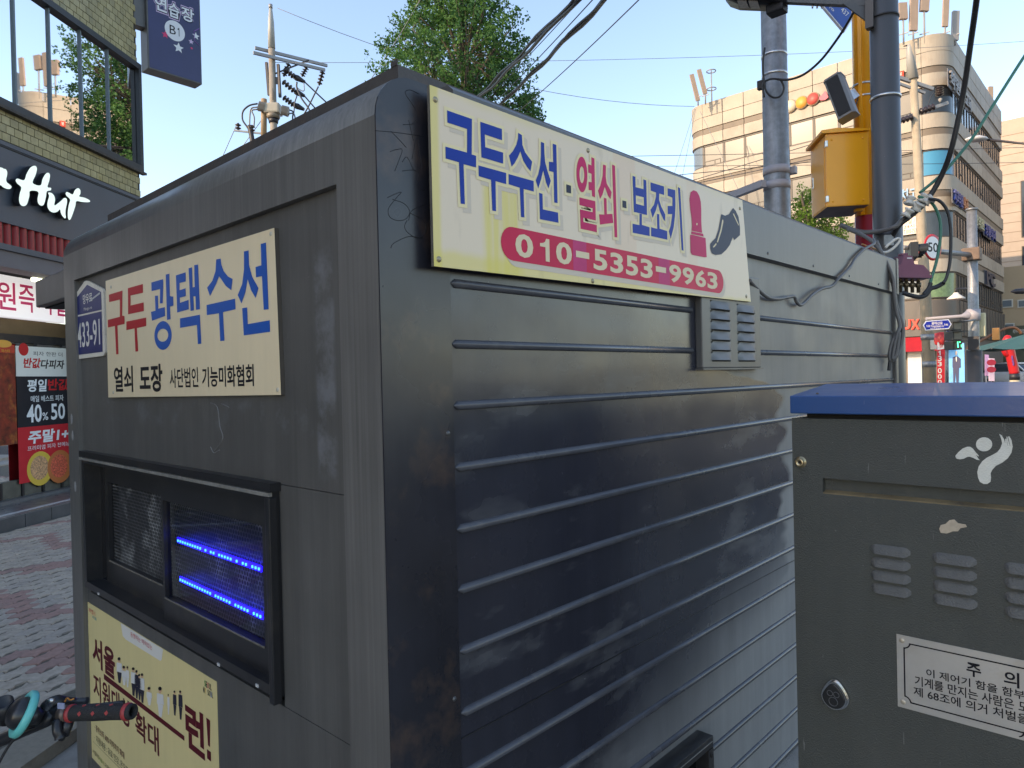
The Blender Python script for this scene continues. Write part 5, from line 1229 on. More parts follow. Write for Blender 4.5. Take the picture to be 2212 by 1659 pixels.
MB().box(0.03, CW - 0.03, 0.03, CD - 0.03, ztop - 0.0005, ztop + 0.014).build('lid_gap', dark_in, cabt)
MB().cbox(-0.02, CW + 0.02, -0.03, CD + 0.03, -0.02, 0.049, 0.01).build('plinth', conc, cabt)
l0, l1 = FC.px(1706, 893, 0.018)[1], FC.px(1706, 855, 0.018)[1]
MB().prism([(-0.018, l0), (-0.018, l1), (CD * 0.5, l1 + 0.026), (CD + 0.018, l1 + 0.008), (CD + 0.018, l0), (0.0, l0 - 0.001)], FC.px(1706, 875, 0.018)[0], CW + 0.012, 'x').build('lid', lidm, cabt)
lid_o = LAST[0]
md = lid_o.modifiers.new('bevel', 'BEVEL'); md.width = 0.003; md.segments = 2
MB().lathe([(0.004, 0), (0.003, 0.003), (0, 0.0035)], 8, (0.062, 0.02, l1 + 0.004)).build('rivet', brass, lid_o)
def onfront(name, K, pts, z, mat, parent):
    return MB().prism([K.uv(FC, x, y) for x, y in pts], 0, z).xf(Matrix(((1, 0, 0, 0), (0, 0, -1, 0), (0, 1, 0, 0), (0, 0, 0, 1)))).build(name, mat, parent)
wp = mk('white_stencil_paint', srgb(208, 208, 198), 0.6, var=0.06, vs=40, bump=0.3, bs=260)
emb = onfront('emblem_body', KL, [(1672,393),(1710,415),(1750,480),(1768,545),(1770,475),(1790,470),(1808,585),(1814,585),(1790,440),(1802,436),(1846,590),(1852,590),(1817,438),(1835,432),(1870,490),(1890,600),(1870,700),(1810,790),(1720,860),(1620,910),(1560,975),(1532,1030),(1540,1100),(1530,1170),(1480,1205),(1420,1205),(1360,1170),(1330,1100),(1318,1010),(1340,920),(1400,835),(1470,780),(1560,735),(1640,690),(1690,630),(1720,550),(1710,490),(1690,430)], 0.0008, wp, door)
onfront('emblem_head', KL, ell(1428, 562, 131, 114, 32), 0.0008, wp, door)
onfront('emblem_arm', KL, [(965,745),(1010,690),(1080,630),(1150,602),(1200,600),(1245,630),(1290,690),(1340,745),(1335,760),(1290,725),(1330,790),(1358,820),(1310,812),(1260,785),(1200,762),(1160,765),(1100,795),(1040,805),(985,795),(965,765)], 0.0008, wp, door)
onfront('gum_patch', KC, [(1388,1380),(1400,1350),(1440,1340),(1470,1310),(1510,1305),(1540,1335),(1600,1345),(1612,1365),(1560,1375),(1540,1400),(1500,1400),(1450,1418),(1400,1412)], 0.0012, mk('chewing_gum', srgb(178, 164, 144), 0.7, var=0.2, vs=60), door)
# pressed louvres in three columns of four
def louv(w, h, d):
    m = MB(); nu, nv = 14, 8; vv = []
    for j in range(nv + 1):
        for i in range(nu + 1):
            a = i / nu; b = j / nv
            ea = min(1.0, min(a, 1 - a) * w / (h * 0.55)); ea = math.sin(ea * math.pi / 2)
            hb = math.sin(b * math.pi * 0.5) if b < 0.75 else 1.0
            prof_ = (1 - b) ** 0.7 if b > 0.25 else 1.0 - 0.15 * (0.25 - b)
            vv.append(((a - 0.5) * w, -d * ea * max(0.0, (1 - b) ** 0.6) if b > 0 else -d * ea, (b - 0.5) * h * (0.4 + 0.6 * ea)))
    ff = [(j * (nu + 1) + i, j * (nu + 1) + i + 1, (j + 1) * (nu + 1) + i + 1, (j + 1) * (nu + 1) + i) for j in range(nv) for i in range(nu)]
    m.add(vv, ff, True); k0 = len(m.v)
    m.add([((i / nu - 0.5) * w, 0.0, vv[i][2]) for i in range(nu + 1)] + [vv[i] for i in range(nu + 1)], [(i, i + 1, nu + 2 + i, nu + 1 + i) for i in range(nu)])
    return m
lw_ = FC.px(1966, 1190)[0] - FC.px(1880, 1180)[0]
pitch_v = (FC.px(1900, 1178)[1] - FC.px(1900, 1262)[1]) / 3
lmesh = louv(lw_, pitch_v * 0.72, 0.011).mesh('louvre', mk('louvre_paint', (0.10, 0.10, 0.095), 0.42, var=0.1, vs=10, bump=0.45, bs=260))
for cx_, cy_ in ((1923, 1189), (2061, 1208), (2222, 1231)):
    u_, v_ = FC.px(cx_, cy_)
    for k in range(4): link('louvre', lmesh, door, T(u_, 0.0, v_ - pitch_v * k))
# bolt, lock, plate
u_, v_ = FC.px(1730, 998)
bo = MB().lathe([(0.0, 0.010), (0.0045, 0.010), (0.006, 0.014), (0.0105, 0.014), (0.0115, 0.012), (0.0115, 0.002), (0.015, 0.002), (0.015, 0)], 24, (u_, 0, v_), (0, -1, 0)).build('socket_bolt', mk('brass_bolt', (0.50, 0.40, 0.24), 0.3, metal=0.9, var=0.2, vs=60), door)
MB().lathe([(0.0, 0.0105), (0.0042, 0.0105)], 6, (u_, 0, v_), (0, -1, 0)).build('socket', dark_in, bo)
u_, v_ = FC.px(1807, 1500, 0.0)
chrome = mk('worn_chrome', (0.55, 0.55, 0.54), 0.22, metal=1.0, var=0.25, vs=40)
def lock_ring(s):
    pts = []
    for k in range(28):
        a = 2 * math.pi * k / 28; r = 0.0325 * s
        x, z = r * math.sin(a), r * math.cos(a)
        if z > 0: x *= (1 - 0.35 * (z / r)); z *= 1.22
        pts.append((x * 0.98, z))
    return pts
def on2(poly, d0, d1, nm, mat, par):
    return MB().prism([(u_ + a, v_ + b) for a, b in poly], d0, d1).xf(Matrix(((1, 0, 0, 0), (0, 0, -1, 0), (0, 1, 0, 0), (0, 0, 0, 1)))).build(nm, mat, par)
lk = on2(lock_ring(1.08), 0.0, 0.010, 'lock', chrome, door)
on2(lock_ring(0.98), 0.0102, 0.022, 'lock_body', chrome, lk)
lc = on2(lock_ring(0.88), 0.0222, 0.026, 'lock_cover', mk('lock_black', (0.018, 0.018, 0.018), 0.3, var=0.2, vs=60), lk)
md = lc.modifiers.new('bevel', 'BEVEL'); md.width = 0.002; md.segments = 2
scuff = mk('cover_emboss', (0.10, 0.10, 0.10), 0.35)
for (x, z, r) in ((-0.008, 0.010, 0.007), (0.008, 0.010, 0.007), (0.0, -0.010, 0.011)):
    MB().tube([(u_ + x + r * math.cos(a * math.pi / 8), -0.0262, v_ + z + r * math.sin(a * math.pi / 8)) for a in range(16)], 0.0009, 5, closed=True).build('emboss_ring', scuff, lc)
pl = thing('warning_plate', 'stainless warning plate with black Korean text riveted to the dark green cabinet', 'sign', FC.M)
p0, p1 = KC2.uv(FC, 1042, 572), KC2.uv(FC, 1064, 1160)
pv1, pv0 = p0[1], p1[1]; pu0 = p0[0]; pu1 = pu0 + 0.42
MB().prism([(pu0, pv0), (pu1, pv0), (pu1, pv1), (pu0, pv1)], 0.0, 0.0015).build('plate', mk('brushed_plate', (0.52, 0.50, 0.46), 0.38, metal=0.55, var=0.12, vs=8, dirt_or_reflection=(0.35, 0.29, 0.2), damt=0.4, ds=10), pl)
ins = FC.px(*KC2(1080, 660))[0] - pu0
def border(u0, v0, u1, v1, r, w):
    def path(o):
        q = []
        for (cx, cy, a0) in ((u0, v1, 0), (u1, v1, 1), (u1, v0, 2), (u0, v0, 3)):
            rr = r + o
            for k in range(6):
                a = -math.pi * 0.5 * a0 + -math.pi / 2 + (k / 5) * math.pi / 2 if False else None
                t = k / 5 * math.pi / 2
                if a0 == 0: p = (cx + rr * math.sin(t), cy - rr * math.cos(t))
                elif a0 == 1: p = (cx - rr * math.cos(t), cy - rr * math.sin(t))
                elif a0 == 2: p = (cx - rr * math.sin(t), cy + rr * math.cos(t))
                else: p = (cx + rr * math.cos(t), cy + rr * math.sin(t))
                sx = o if cx == u0 else -o; sy = o if cy == v0 else -o
                q.append((p[0] + (sx if (a0 in (0, 3)) or True else 0) * 0 + (o if p[0] < (u0 + u1) / 2 else -o) * (1 if abs(p[0] - cx) < 1e-6 else 0), p[1] + (o if p[1] < (v0 + v1) / 2 else -o) * (1 if abs(p[1] - cy) < 1e-6 else 0)))
        return q
    return path(0), path(w)
bo_, bi_ = border(pu0 + 0.015, pv0 + 0.016, pu1 - 0.015, pv1 - 0.016, 0.013, 0.0032)
MB().ring(bo_, bi_, 0.0022).build('border_line', blk, pl, fix=False)
for (x, y) in ((pu0 + 0.012, pv1 - 0.014), (pu0 + 0.012, pv0 + 0.014), (pu1 - 0.012, pv1 - 0.014), (pu1 - 0.012, pv0 + 0.014)):
    r_ = MB().lathe([(0.006, 0), (0.005, 0.002), (0.0025, 0.0028), (0.0, 0.0022)], 14, (x, y, 0.0015)).build('rivet', mk('plate_rivet', (0.55, 0.47, 0.36), 0.4, metal=0.6), pl)
def row(txt, x0, ya, yb, x1, ym, bold=0.008):
    a, vt_ = KC2.uv(FC, x0, ya); _, vb2 = KC2.uv(FC, x0, yb); b = KC2.uv(FC, x1, ym)[0]
    text(txt, a, vb2, b, vt_, 0.0024, blk, pl, bold)
row('주', 1608, 795, 905, 1728, 860, 0.02); row('의', 1910, 862, 985, 2038, 940, 0.02)
lines = (('이 제어기 함을 함부로 열거나', 1283, 848, 915, 1860, 1000, 8, 16), ('기계를 만지는 사람은 도로교통법', 1190, 905, 985, 1995, 1150, 12, 17), ('제 68조에 의거 처벌을 받습니다', 1180, 993, 1068, 2010, 1250, 12, 17))
for txt, x0, ya, yb, x1, ym, nvis, ntot in lines:
    a, vt_ = KC2.uv(FC, x0, ya); _, vb2 = KC2.uv(FC, x0, yb); b = KC2.uv(FC, x1, ym)[0]
    vis_txt = txt[:nvis]; w_vis = glyphs(vis_txt, 0.012)[2]; w_all = glyphs(txt, 0.012)[2]
    text(txt, a, vb2, a + (b - a) * w_all / w_vis * 1.0, vt_, 0.0024, blk, pl, 0.012)
a, vt_ = KC2.uv(FC, 2030, 1345); text('서울경찰청', a, vt_ - 0.021, pu1 - 0.03, vt_, 0.0024, blk, pl, 0.012)
# ================================================================== far corner building across the junction
tile_w = mk('beige_facade_panel', (0.335, 0.295, 0.235), 0.6, var=0.10, vs=0.8, streak=0.10, dirt_or_reflection=(0.21, 0.165, 0.115), damt=0.4, ds=0.9)
tile_w2 = mk('beige_facade_panel_worn', (0.30, 0.262, 0.208), 0.6, var=0.14, vs=1.2, streak=0.14, dirt_or_reflection=(0.18, 0.14, 0.10), damt=0.55, ds=1.4)
stripe_m = mk('brown_facade_stripe', (0.15, 0.12, 0.088), 0.6, var=0.12, vs=1.0)
core_m = mk('building_core', (0.14, 0.12, 0.10), 0.8)
frame_m = mk('bronze_window_frame', (0.038, 0.030, 0.024), 0.5)
g_a = mk('beige_blind_glass', (0.072, 0.070, 0.058), 0.25, var=0.35, vs=0.45, spec=0.4)
g_b = mk('dark_blue_glass', (0.030, 0.042, 0.055), 0.15, spec=0.35, var=0.4, vs=0.5)
g_l = mk('grey_blue_glass', (0.13, 0.16, 0.18), 0.10, var=0.15, vs=0.5, spec=0.7)
bc = dep(2046, 400, 38.0)
XB, YB = bc.x, bc.y + 1.0                                   # planes of the right (x) and left (y) faces
BW, BD, RR = 16.2, 17.5, 1.35                               # along -x, along +y, corner radius
cb_ = thing('corner_office_building', 'beige panelled corner office building with ribbon windows and rooftop antennas', 'building', T(XB, YB, 0))
# local: x from -BW to 0, y from 0 to BD
Zt = [17.52, 13.98, 10.52, 7.07]; Zb = [16.02, 12.51, 9.03, 5.60]
PAR = 20.42
def rrect(off, n=8):
    """footprint outline inset by off, from the left end of the left face round to the back of the right face"""
    r = RR - off; pts = []
    for (cx, cy, a0) in ((-BW + RR, RR, 180), (-RR, RR, 270)):
        for k in range(n + 1): a = R(a0 + 90 * k / n); pts.append((cx + r * math.cos(a), cy + r * math.sin(a)))
    pts += [(-off, BD), (-BW + off, BD)]
    return pts
MB().prism(rrect(0.16), 0.0, PAR - 0.5).build('core', core_m, cb_)
MB().prism(rrect(0.25), PAR - 0.5, PAR - 0.45).build('roof', conc, cb_)
# bands: list of (z0, z1, kind)
bands = [(PAR - 0.93, PAR, 'p'), (PAR - 1.75, PAR - 0.95, 'p'), (PAR - 2.13, PAR - 1.77, 's'), (Zt[0] + 0.02, PAR - 2.15, 'p')]
for i in range(3):
    a, b = Zt[i + 1], Zb[i]
    bands += [(b - 0.82, b - 0.02, 'p'), (b - 1.20, b - 0.84, 's'), (a + 0.02, b - 1.22, 'p')]
colsA = [-BW + RR + (BW - 2 * RR) * k / 9 for k in range(10)]; colsB = [RR + (BD - RR) * k / 10 for k in range(11)]
rb_ = random.Random(4)
def corner_piece(cx, cy, a0, z0, z1, out, inn, mat, nm):
    n = 8; m = MB(); vv = []
    for r in (RR + out, RR - inn):
        for z in (z0, z1):
            for k in range(n + 1): a = R(a0 + 90 * k / n); vv.append((cx + r * math.cos(a), cy + r * math.sin(a), z))
    q = n + 1
    m.add(vv, [(k, k + 1, q + k + 1, q + k) for k in range(n)], True)
    m.add(vv, [(2 * q + k, 2 * q + k + 1, 3 * q + k + 1, 3 * q + k) for k in range(n)], True)
    m.add(vv, [(q + k, q + k + 1, 3 * q + k + 1, 3 * q + k) for k in range(n)] + [(k, k + 1, 2 * q + k + 1, 2 * q + k) for k in range(n)] + [(0, q, 3 * q, 2 * q), (n, q + n, 3 * q + n, 2 * q + n)])
    return m.build(nm, mat, cb_)
cache = {}
def pbox(nm, mat, sx, sy, sz, x, y, z):
    key = (nm, mat.name, round(sx, 3), round(sy, 3), round(sz, 3))
    if key not in cache: cache[key] = MB().cbox(0, sx, 0, sy, 0, sz, min(0.02, sx * 0.2, sy * 0.2, sz * 0.2)).mesh(nm, mat)
    return link(nm, cache[key], cb_, T(x, y, z))
for z0, z1, kd in bands:
    dpt = 0.15 if kd == 'p' else 0.10; nm = 'facade_panel' if kd == 'p' else 'facade_stripe'
    for a, b in zip(colsA[:-1], colsA[1:]):
        mt = stripe_m if kd == 's' else rb_.choice([tile_w, tile_w, tile_w2])
        pbox(nm, mt, b - a - 0.03, dpt, z1 - z0, a + 0.015, 0.155 - dpt, z0)
    for a, b in zip(colsB[:-1], colsB[1:]):
        mt = stripe_m if kd == 's' else rb_.choice([tile_w, tile_w, tile_w2])
        pbox(nm, mt, dpt, b - a - 0.03, z1 - z0, -0.155, a + 0.015, z0)
    mt = stripe_m if kd == 's' else tile_w
    corner_piece(-RR, RR, 270, z0, z1, dpt - 0.155, 0.15, mt, nm); corner_piece(-BW + RR, RR, 180, z0, z1, dpt - 0.155, 0.15, mt, nm)
# ribbon windows
for f_, (zt, zb) in enumerate(zip(Zt, Zb)):
    for j, (a, b) in enumerate(zip(colsA[:-1], colsA[1:])):
        wfm = MB(); wfm.box(a - 0.04, b - 0.04, 0.10, 0.18, zb, zb + 0.10); wfm.box(a - 0.04, b - 0.04, 0.10, 0.18, zt - 0.10, zt); wfm.box(a - 0.08, a + 0.08, 0.10, 0.18, zb + 0.07, zt - 0.07)
        w_ = wfm.build('window', frame_m, cb_)
        MB().box(a + 0.041, b - 0.041, 0.135, 0.15, zb + 0.07, zt - 0.07).build('pane', g_a if f_ < 3 else g_l, w_)
        if (j + f_) % 3 == 0:
            lo = MB(); lo.box(a + 0.05, b - 0.25, 0.11, 0.134, zb + 0.07, zb + 0.10); lo.box(a + 0.05, b - 0.25, 0.11, 0.134, zb + 0.36, zb + 0.40); lo.box(a + 0.05, a + 0.09, 0.11, 0.134, zb + 0.10, zb + 0.36); lo.box(b - 0.29, b - 0.25, 0.11, 0.134, zb + 0.10, zb + 0.36); lo.box(a + 0.8, a + 0.84, 0.11, 0.134, zb + 0.10, zb + 0.36)
            lo.build('vent_sash', frame_m, w_)
    for j, (a, b) in enumerate(zip(colsB[:-1], colsB[1:])):
        wfm = MB(); d0, d1 = -0.18, -0.10
        wfm.box(d0, d1, a - 0.04, b - 0.04, zb, zb + 0.07); wfm.box(d0, d1, a - 0.04, b - 0.04, zt - 0.07, zt); wfm.box(d0, d1, a - 0.05, a + 0.05, zb + 0.07, zt - 0.07); wfm.box(d0, d1, (a + b) / 2 - 0.03, (a + b) / 2 + 0.03, zb + 0.07, zt - 0.07)
        if j % 2: wfm.box(d0, d1, a + 0.05, (a + b) / 2 - 0.03, zb + 0.48, zb + 0.53)
        w_ = wfm.build('window', frame_m, cb_)
        MB().box(-0.15, -0.135, a + 0.04, b - 0.04, zb + 0.07, zt - 0.07).build('pane', g_b, w_)
    gm = (g_b, mk('bright_blue_film', (0.04, 0.22, 0.36), 0.15), g_b, mk('green_ribbed_glass', (0.10, 0.17, 0.08), 0.2, var=0.3, vs=6))[f_]
    corner_piece(-RR, RR, 270, zb + 0.05, zt - 0.05, -0.10, 0.12, gm, 'corner_glass'); corner_piece(-BW + RR, RR, 180, zb + 0.05, zt - 0.05, -0.10, 0.12, g_l, 'corner_glass')
    for zz in (zb, zt - 0.06): corner_piece(-RR, RR, 270, zz, zz + 0.06, -0.07, 0.12, frame_m, 'corner_frame'); corner_piece(-BW + RR, RR, 180, zz, zz + 0.06, -0.07, 0.12, frame_m, 'corner_frame')
# dark metal ground-floor fascia with vertical joints
dkb = mk('dark_brown_cladding', (0.075, 0.068, 0.060), 0.45, var=0.08, vs=2)
z0, z1 = 3.48, 5.50
for k in range(10):
    a = -BW + RR + (BW - 2 * RR) * k / 10; pbox('fascia_panel', dkb, (BW - 2 * RR) / 10 - 0.03, 0.14, z1 - z0, a + 0.015, 0.0, z0)
for k in range(30):
    a = RR + (BD - RR) * k / 30; pbox('fascia_panel', dkb, 0.16 if k % 2 else 0.12, (BD - RR) / 30 - 0.02, z1 - z0, -0.16, a + 0.01, z0)
corner_piece(-RR, RR, 270, z0, z1, -0.01, 0.15, dkb, 'fascia_panel'); corner_piece(-BW + RR, RR, 180, z0, z1, -0.01, 0.15, dkb, 'fascia_panel')
# ground floor: red awning, glazing, white pier, suit picture
FBg = Frame((XB, YB, 0), (1, 0, 0), (0, -1, 0))
awn = mk('red_awning', (0.35, 0.012, 0.014), 0.35, var=0.15, vs=3)
MB().prism([(-0.75, 2.62), (-0.72, 2.60), (0.1, 3.40), (0.1, 3.44), (-0.05, 3.44)], -BW + 2, -0.2, 'x').build('awning', awn, cb_)
MB().box(-BW + 1, -0.3, 0.25, 0.32, 0.1, 3.4).build('shop_glass', mk('lit_shop_glass', (0.20, 0.25, 0.25), 0.1, var=0.5, vs=0.7), cb_)
px_u = lambda x, y=780: FBg.px(x, y)[0]
wpier = mk('white_pier', (0.62, 0.60, 0.55), 0.6)
u_ = px_u(1976); MB().box(u_ - 0.35, u_ + 0.35, -0.05, 0.24, 0.0, 3.3).build('pier', wpier, cb_)
ua_, ub_ = px_u(2048), px_u(2082)
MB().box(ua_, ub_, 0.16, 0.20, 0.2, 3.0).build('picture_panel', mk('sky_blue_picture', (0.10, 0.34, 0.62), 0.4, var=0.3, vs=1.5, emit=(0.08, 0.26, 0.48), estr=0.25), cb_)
pic = LAST[0]
def on_b(pts, d, mat, nm, par):
    return MB().prism([FBg.px(x, y) for x, y in pts], -d, -d + 0.012).xf(Matrix(((1, 0, 0, 0), (0, 0, -1, 0), (0, 1, 0, 0), (0, 0, 0, 1))) @ Matrix.Scale(-1, 4, (0, 0, 1))).build(nm, mat, par)
def flatb(pts, y, mat, nm, par):
    q = [FBg.px(x, yy, -y) for x, yy in pts]
    return MB().prism([(a, b) for a, b in q], y - 0.02, y, 'y').build(nm, mat, par)
KG = Crop(3400, 1180, 3.687)
def GP(*pts): return [KG(x, y) for x, y in pts]
nv = mk('picture_navy', srgb(40, 48, 84), 0.5); pskin = mk('picture_skin', srgb(205, 190, 175), 0.5)
flatb(GP((1185,800),(1225,780),(1265,785),(1300,820),(1300,940),(1275,950),(1270,1160),(1240,1165),(1225,1000),(1215,1165),(1195,1160),(1190,950),(1182,940)), 0.14, nv, 'printed_suit', pic)
flatb(GP((1222,710),(1245,705),(1252,730),(1245,765),(1225,765)), 0.14, pskin, 'printed_face', pic)
flatb(GP((1228,785),(1248,785),(1243,860),(1236,860)), 0.115, wpier, 'printed_shirt', pic)
# red shop letters on the fascia
lred = mk('red_letter', (0.62, 0.03, 0.015), 0.4, emit=(0.75, 0.05, 0.02), estr=0.35)
for ch, x0, x1, ya, yb in (('U', 470, 582, 258, 392), ('X', 590, 712, 252, 390), ('Y', 738, 838, 246, 380)):
    a, v1_ = KG.uv(FBg, x0, ya); b, v0_ = KG.uv(FBg, x1, yb)
    vv, ff, _ = glyphs(ch, 0.03)
    m = MB(); m.add([(a + x * (b - a), -0.10, v0_ + y * (v1_ - v0_)) for x, y in vv], ff); lo = m.build('fascia_letter', lred, cb_, fix=False)
    md = lo.modifiers.new('thick', 'SOLIDIFY'); md.thickness = 0.08; md.offset = -1
# round logo discs and 5F plate near the top, small signs on the right face
def zB(px_, py_): return FBg.px(px_, py_, 0.05)
KR = Crop(2600, 0, 1.58)
for i, (x, y, c) in enumerate(((768, 655, (0.55, 0.49, 0.36)), (838, 632, (0.62, 0.30, 0.05)), (908, 610, (0.50, 0.075, 0.055)))):
    u_, v_ = KR.uv(FBg, x, y, 0.1); lg = MB().lathe([(0.0, 0.06), (0.40, 0.06), (0.42, 0.0)], 24, (u_, -0.06, v_), (0, -1, 0)).build('logo_disc', mk('disc_rim', (0.35, 0.25, 0.16), 0.5), cb_)
    MB().lathe([(0.0, 0.005), (0.36, 0.005), (0.36, 0.0)], 24, (u_, -0.121, v_), (0, -1, 0)).build('disc_face', mk('disc_%d' % i, c, 0.5), lg)
q = [KR.uv(FBg, x, y, 0.1) for x, y in ((942, 605), (962, 590), (985, 560), (995, 575), (1005, 600), (985, 618), (955, 620))]
MB().prism([(a, b) for a, b in q], -0.12, -0.06, 'y').build('logo_leaf', mk('leaf_logo_red', (0.45, 0.05, 0.09), 0.5), cb_)
q0, q1 = KR.uv(FBg, 1432, 445, 0.1), KR.uv(FBg, 1470, 475, 0.1); MB().box(q0[0], q1[0], -0.1, -0.01, q1[1], q0[1]).build('floor_plate', mk('plate_red', (0.45, 0.05, 0.03), 0.5), cb_)
vv, ff, _ = glyphs('5F', 0.02); me = bpy.data.meshes.new('lettering'); me.from_pydata([(q0[0] + 0.1 + x * (q1[0] - q0[0] - 0.2), -0.104, q1[1] + 0.08 + y * (q0[1] - q1[1] - 0.16)) for x, y in vv], [], ff); me.materials.append(wht); link('lettering', me, LAST[0])
FBr = Frame((XB, YB, 0), (0, 1, 0), (1, 0, 0))
KK = Crop(3300, 700, 1.951)
def side_letters(txt, K, x0, y0, x1, y1, hgt, mat, bold=0.03):
    a, va = K.uv(FBr, x0, y0, 0.15); b, vb2 = K.uv(FBr, x1, y1, 0.15)
    vv, ff, _ = glyphs(txt, bold); me = bpy.data.meshes.new('wall_letters'); vm = (va + vb2) / 2
    me.from_pydata([(0.15, a + x * (b - a), vm - hgt / 2 + y * hgt) for x, y in vv], [], ff); me.update(); me.materials.append(mat); o = link('wall_letters', me, cb_)
    md = o.modifiers.new('thick', 'SOLIDIFY'); md.thickness = 0.1; md.offset = -1
    bx = MB().box(0.0, 0.04, a - 0.1, b + 0.1, vm - hgt * 0.55, vm + hgt * 0.55).build('letter_rail', mk('letter_rail', (0.10, 0.10, 0.11), 0.6), o)
lb = mk('blue_letters', srgb(40, 62, 130), 0.5); lo_ = mk('orange_letters', srgb(180, 110, 70), 0.5); lw2 = mk('pale_letters', srgb(170, 170, 140), 0.5)
side_letters('치과의원', KK, 840, 120, 905, 175, 0.75, lb); side_letters('내과', KK, 908, 165, 945, 210, 0.7, lo_)
side_letters('한의원', KK, 995, 290, 1065, 360, 0.7, lw2); side_letters('정형외과', KK, 1075, 375, 1155, 440, 0.75, lb)
side_letters('학원', KR, 1760, 470, 1820, 560, 0.9, mk('grey_letters', srgb(120, 115, 110), 0.5)); side_letters('교육', KR, 1850, 600, 1890, 660, 0.8, MATS['grey_letters'])
side_letters('PC', KK, 1085, 735, 1150, 790, 0.9, mk('dark_letters', srgb(30, 40, 60), 0.5)); 
vv, ff, _ = glyphs('치고', 0.02)
a, v1_ = KK.uv(FBg, 420, 80, 0.1); b, v0_ = KK.uv(FBg, 560, 150, 0.1)
me = bpy.data.meshes.new('wall_letters'); me.from_pydata([(a + x * (b - a), -0.1, v0_ + y * (v1_ - v0_)) for x, y in vv], [], ff); me.materials.append(mk('sky_letters', srgb(120, 165, 200), 0.5)); link('wall_letters', me, cb_)
q0, q1 = KK.uv(FBg, 425, 300, 0.1), KK.uv(FBg, 600, 405, 0.1)
bnr = MB().box(q0[0], q1[0], -0.08, -0.01, q1[1], q0[1]).build('wall_banner', mk('wall_banner', srgb(225, 210, 190), 0.6), cb_)
for tx, f0, f1, mm in (('거실 / 주', 0.62, 0.9, blk), ('24시간', 0.36, 0.58, p_txtr), ('T.010-7520-9', 0.06, 0.3, blk)):
    vv, ff, _ = glyphs(tx, 0.0); hh = q0[1] - q1[1]; me = bpy.data.meshes.new('lettering'); me.from_pydata([(q0[0] + 0.15 + x * (q1[0] - q0[0] - 0.3), -0.085, q1[1] + hh * (f0 + (f1 - f0) * y)) for x, y in vv], [], ff); me.materials.append(mm); link('lettering', me, bnr)
# rooftop antennas
ant = mk('antenna_panel', (0.33, 0.25, 0.185), 0.5, var=0.08, vs=2); antg = mk('antenna_grey', (0.25, 0.25, 0.25), 0.5)
def antenna(label, x, y0, y1, w, depth, lean=0.0, mat=ant, mast=True):
    base_ = dep(x, y1, depth); top = dep(x + lean, y0, depth); zr_ = PAR - 0.45
    t_ = thing('rooftop_antenna', label, 'antenna', T(base_.x, base_.y, zr_), 'antennas on the corner building roof')
    hgt = top.z - base_.z; dxv = (top - base_); ww = w * depth / FPX
    M_ = RV * ww
    A = base_ - Vector((base_.x, base_.y, zr_)); B = top - Vector((base_.x, base_.y, zr_))
    MB().beam(A, B, ww, ww * 0.45, up=FV).build('panel', mat, t_)
    MB().tube([(0, 0, 0), (0, 0, A.z + hgt * 0.3)], 0.05, 8).build('mast', antg, t_)
    if mast: MB().beam((-0.25, 0, 0.6), (0.25, 0, 0.6), 0.05, 0.05).build('foot_bracket', antg, t_)
def D2(K, x, y): return K(x, y)
for (lab, x0, y0, y1, w, ln) in (('short square beige antenna panel at the left of the roof corner group', 1466, 20, 120, 50, -2), ('tall beige antenna panel second from the left at the roof corner', 1528, -40, 190, 46, 2), ('wide short antenna panel third from the left at the roof corner', 1595, -30, 70, 50, 2), ('tall beige antenna panel fourth from the left at the roof corner', 1724, -30, 165, 34, 3)):
    x_, y_ = KR(x0, y0); _, y2_ = KR(x0, y1); antenna(lab, x_, y_, y2_, w * 0.35, 39.5, ln)
x_, y_ = KR(1785, 70); _, y2_ = KR(1785, 250); antenna('grey ribbed antenna panel at the right end of the roof corner group', x_, y_, y2_, 14, 39.8, 2, antg)
x_, y_ = KR(200, 460); _, y2_ = KR(190, 622); antenna('leaning beige antenna panel at the far left edge of the roof', x_, y_, y2_, 9, 47.8, -14)
x_, y_ = KR(245, 430); _, y2_ = KR(240, 580); antenna('second leaning beige antenna panel beside the ring aerial', x_, y_, y2_, 9, 47.6, -14)
x_, y_ = KR(2005, 535); _, y2_ = KR(2005, 640); antenna('small beige antenna panel far back on the right roof edge', x_, y_, y2_, 10, 52, 0)
p = dep(*KR(285, 620), 47.4); ra = thing('ring_aerial', 'thin mast with two ring aerials on the far left of the roof', 'antenna', T(p.x, p.y, PAR - 0.45))
hz = dep(*KR(285, 430), 47.4).z - (PAR - 0.45); MB().tube([(0, 0, 0), (0, 0, hz)], 0.04, 6).build('mast', antg, ra)
for f_ in (0.42, 0.95): MB().tube([(0.30 * math.cos(k * math.pi / 8), 0.30 * math.sin(k * math.pi / 8), hz * f_) for k in range(16)], 0.035, 6, closed=True).build('ring', antg, ra)

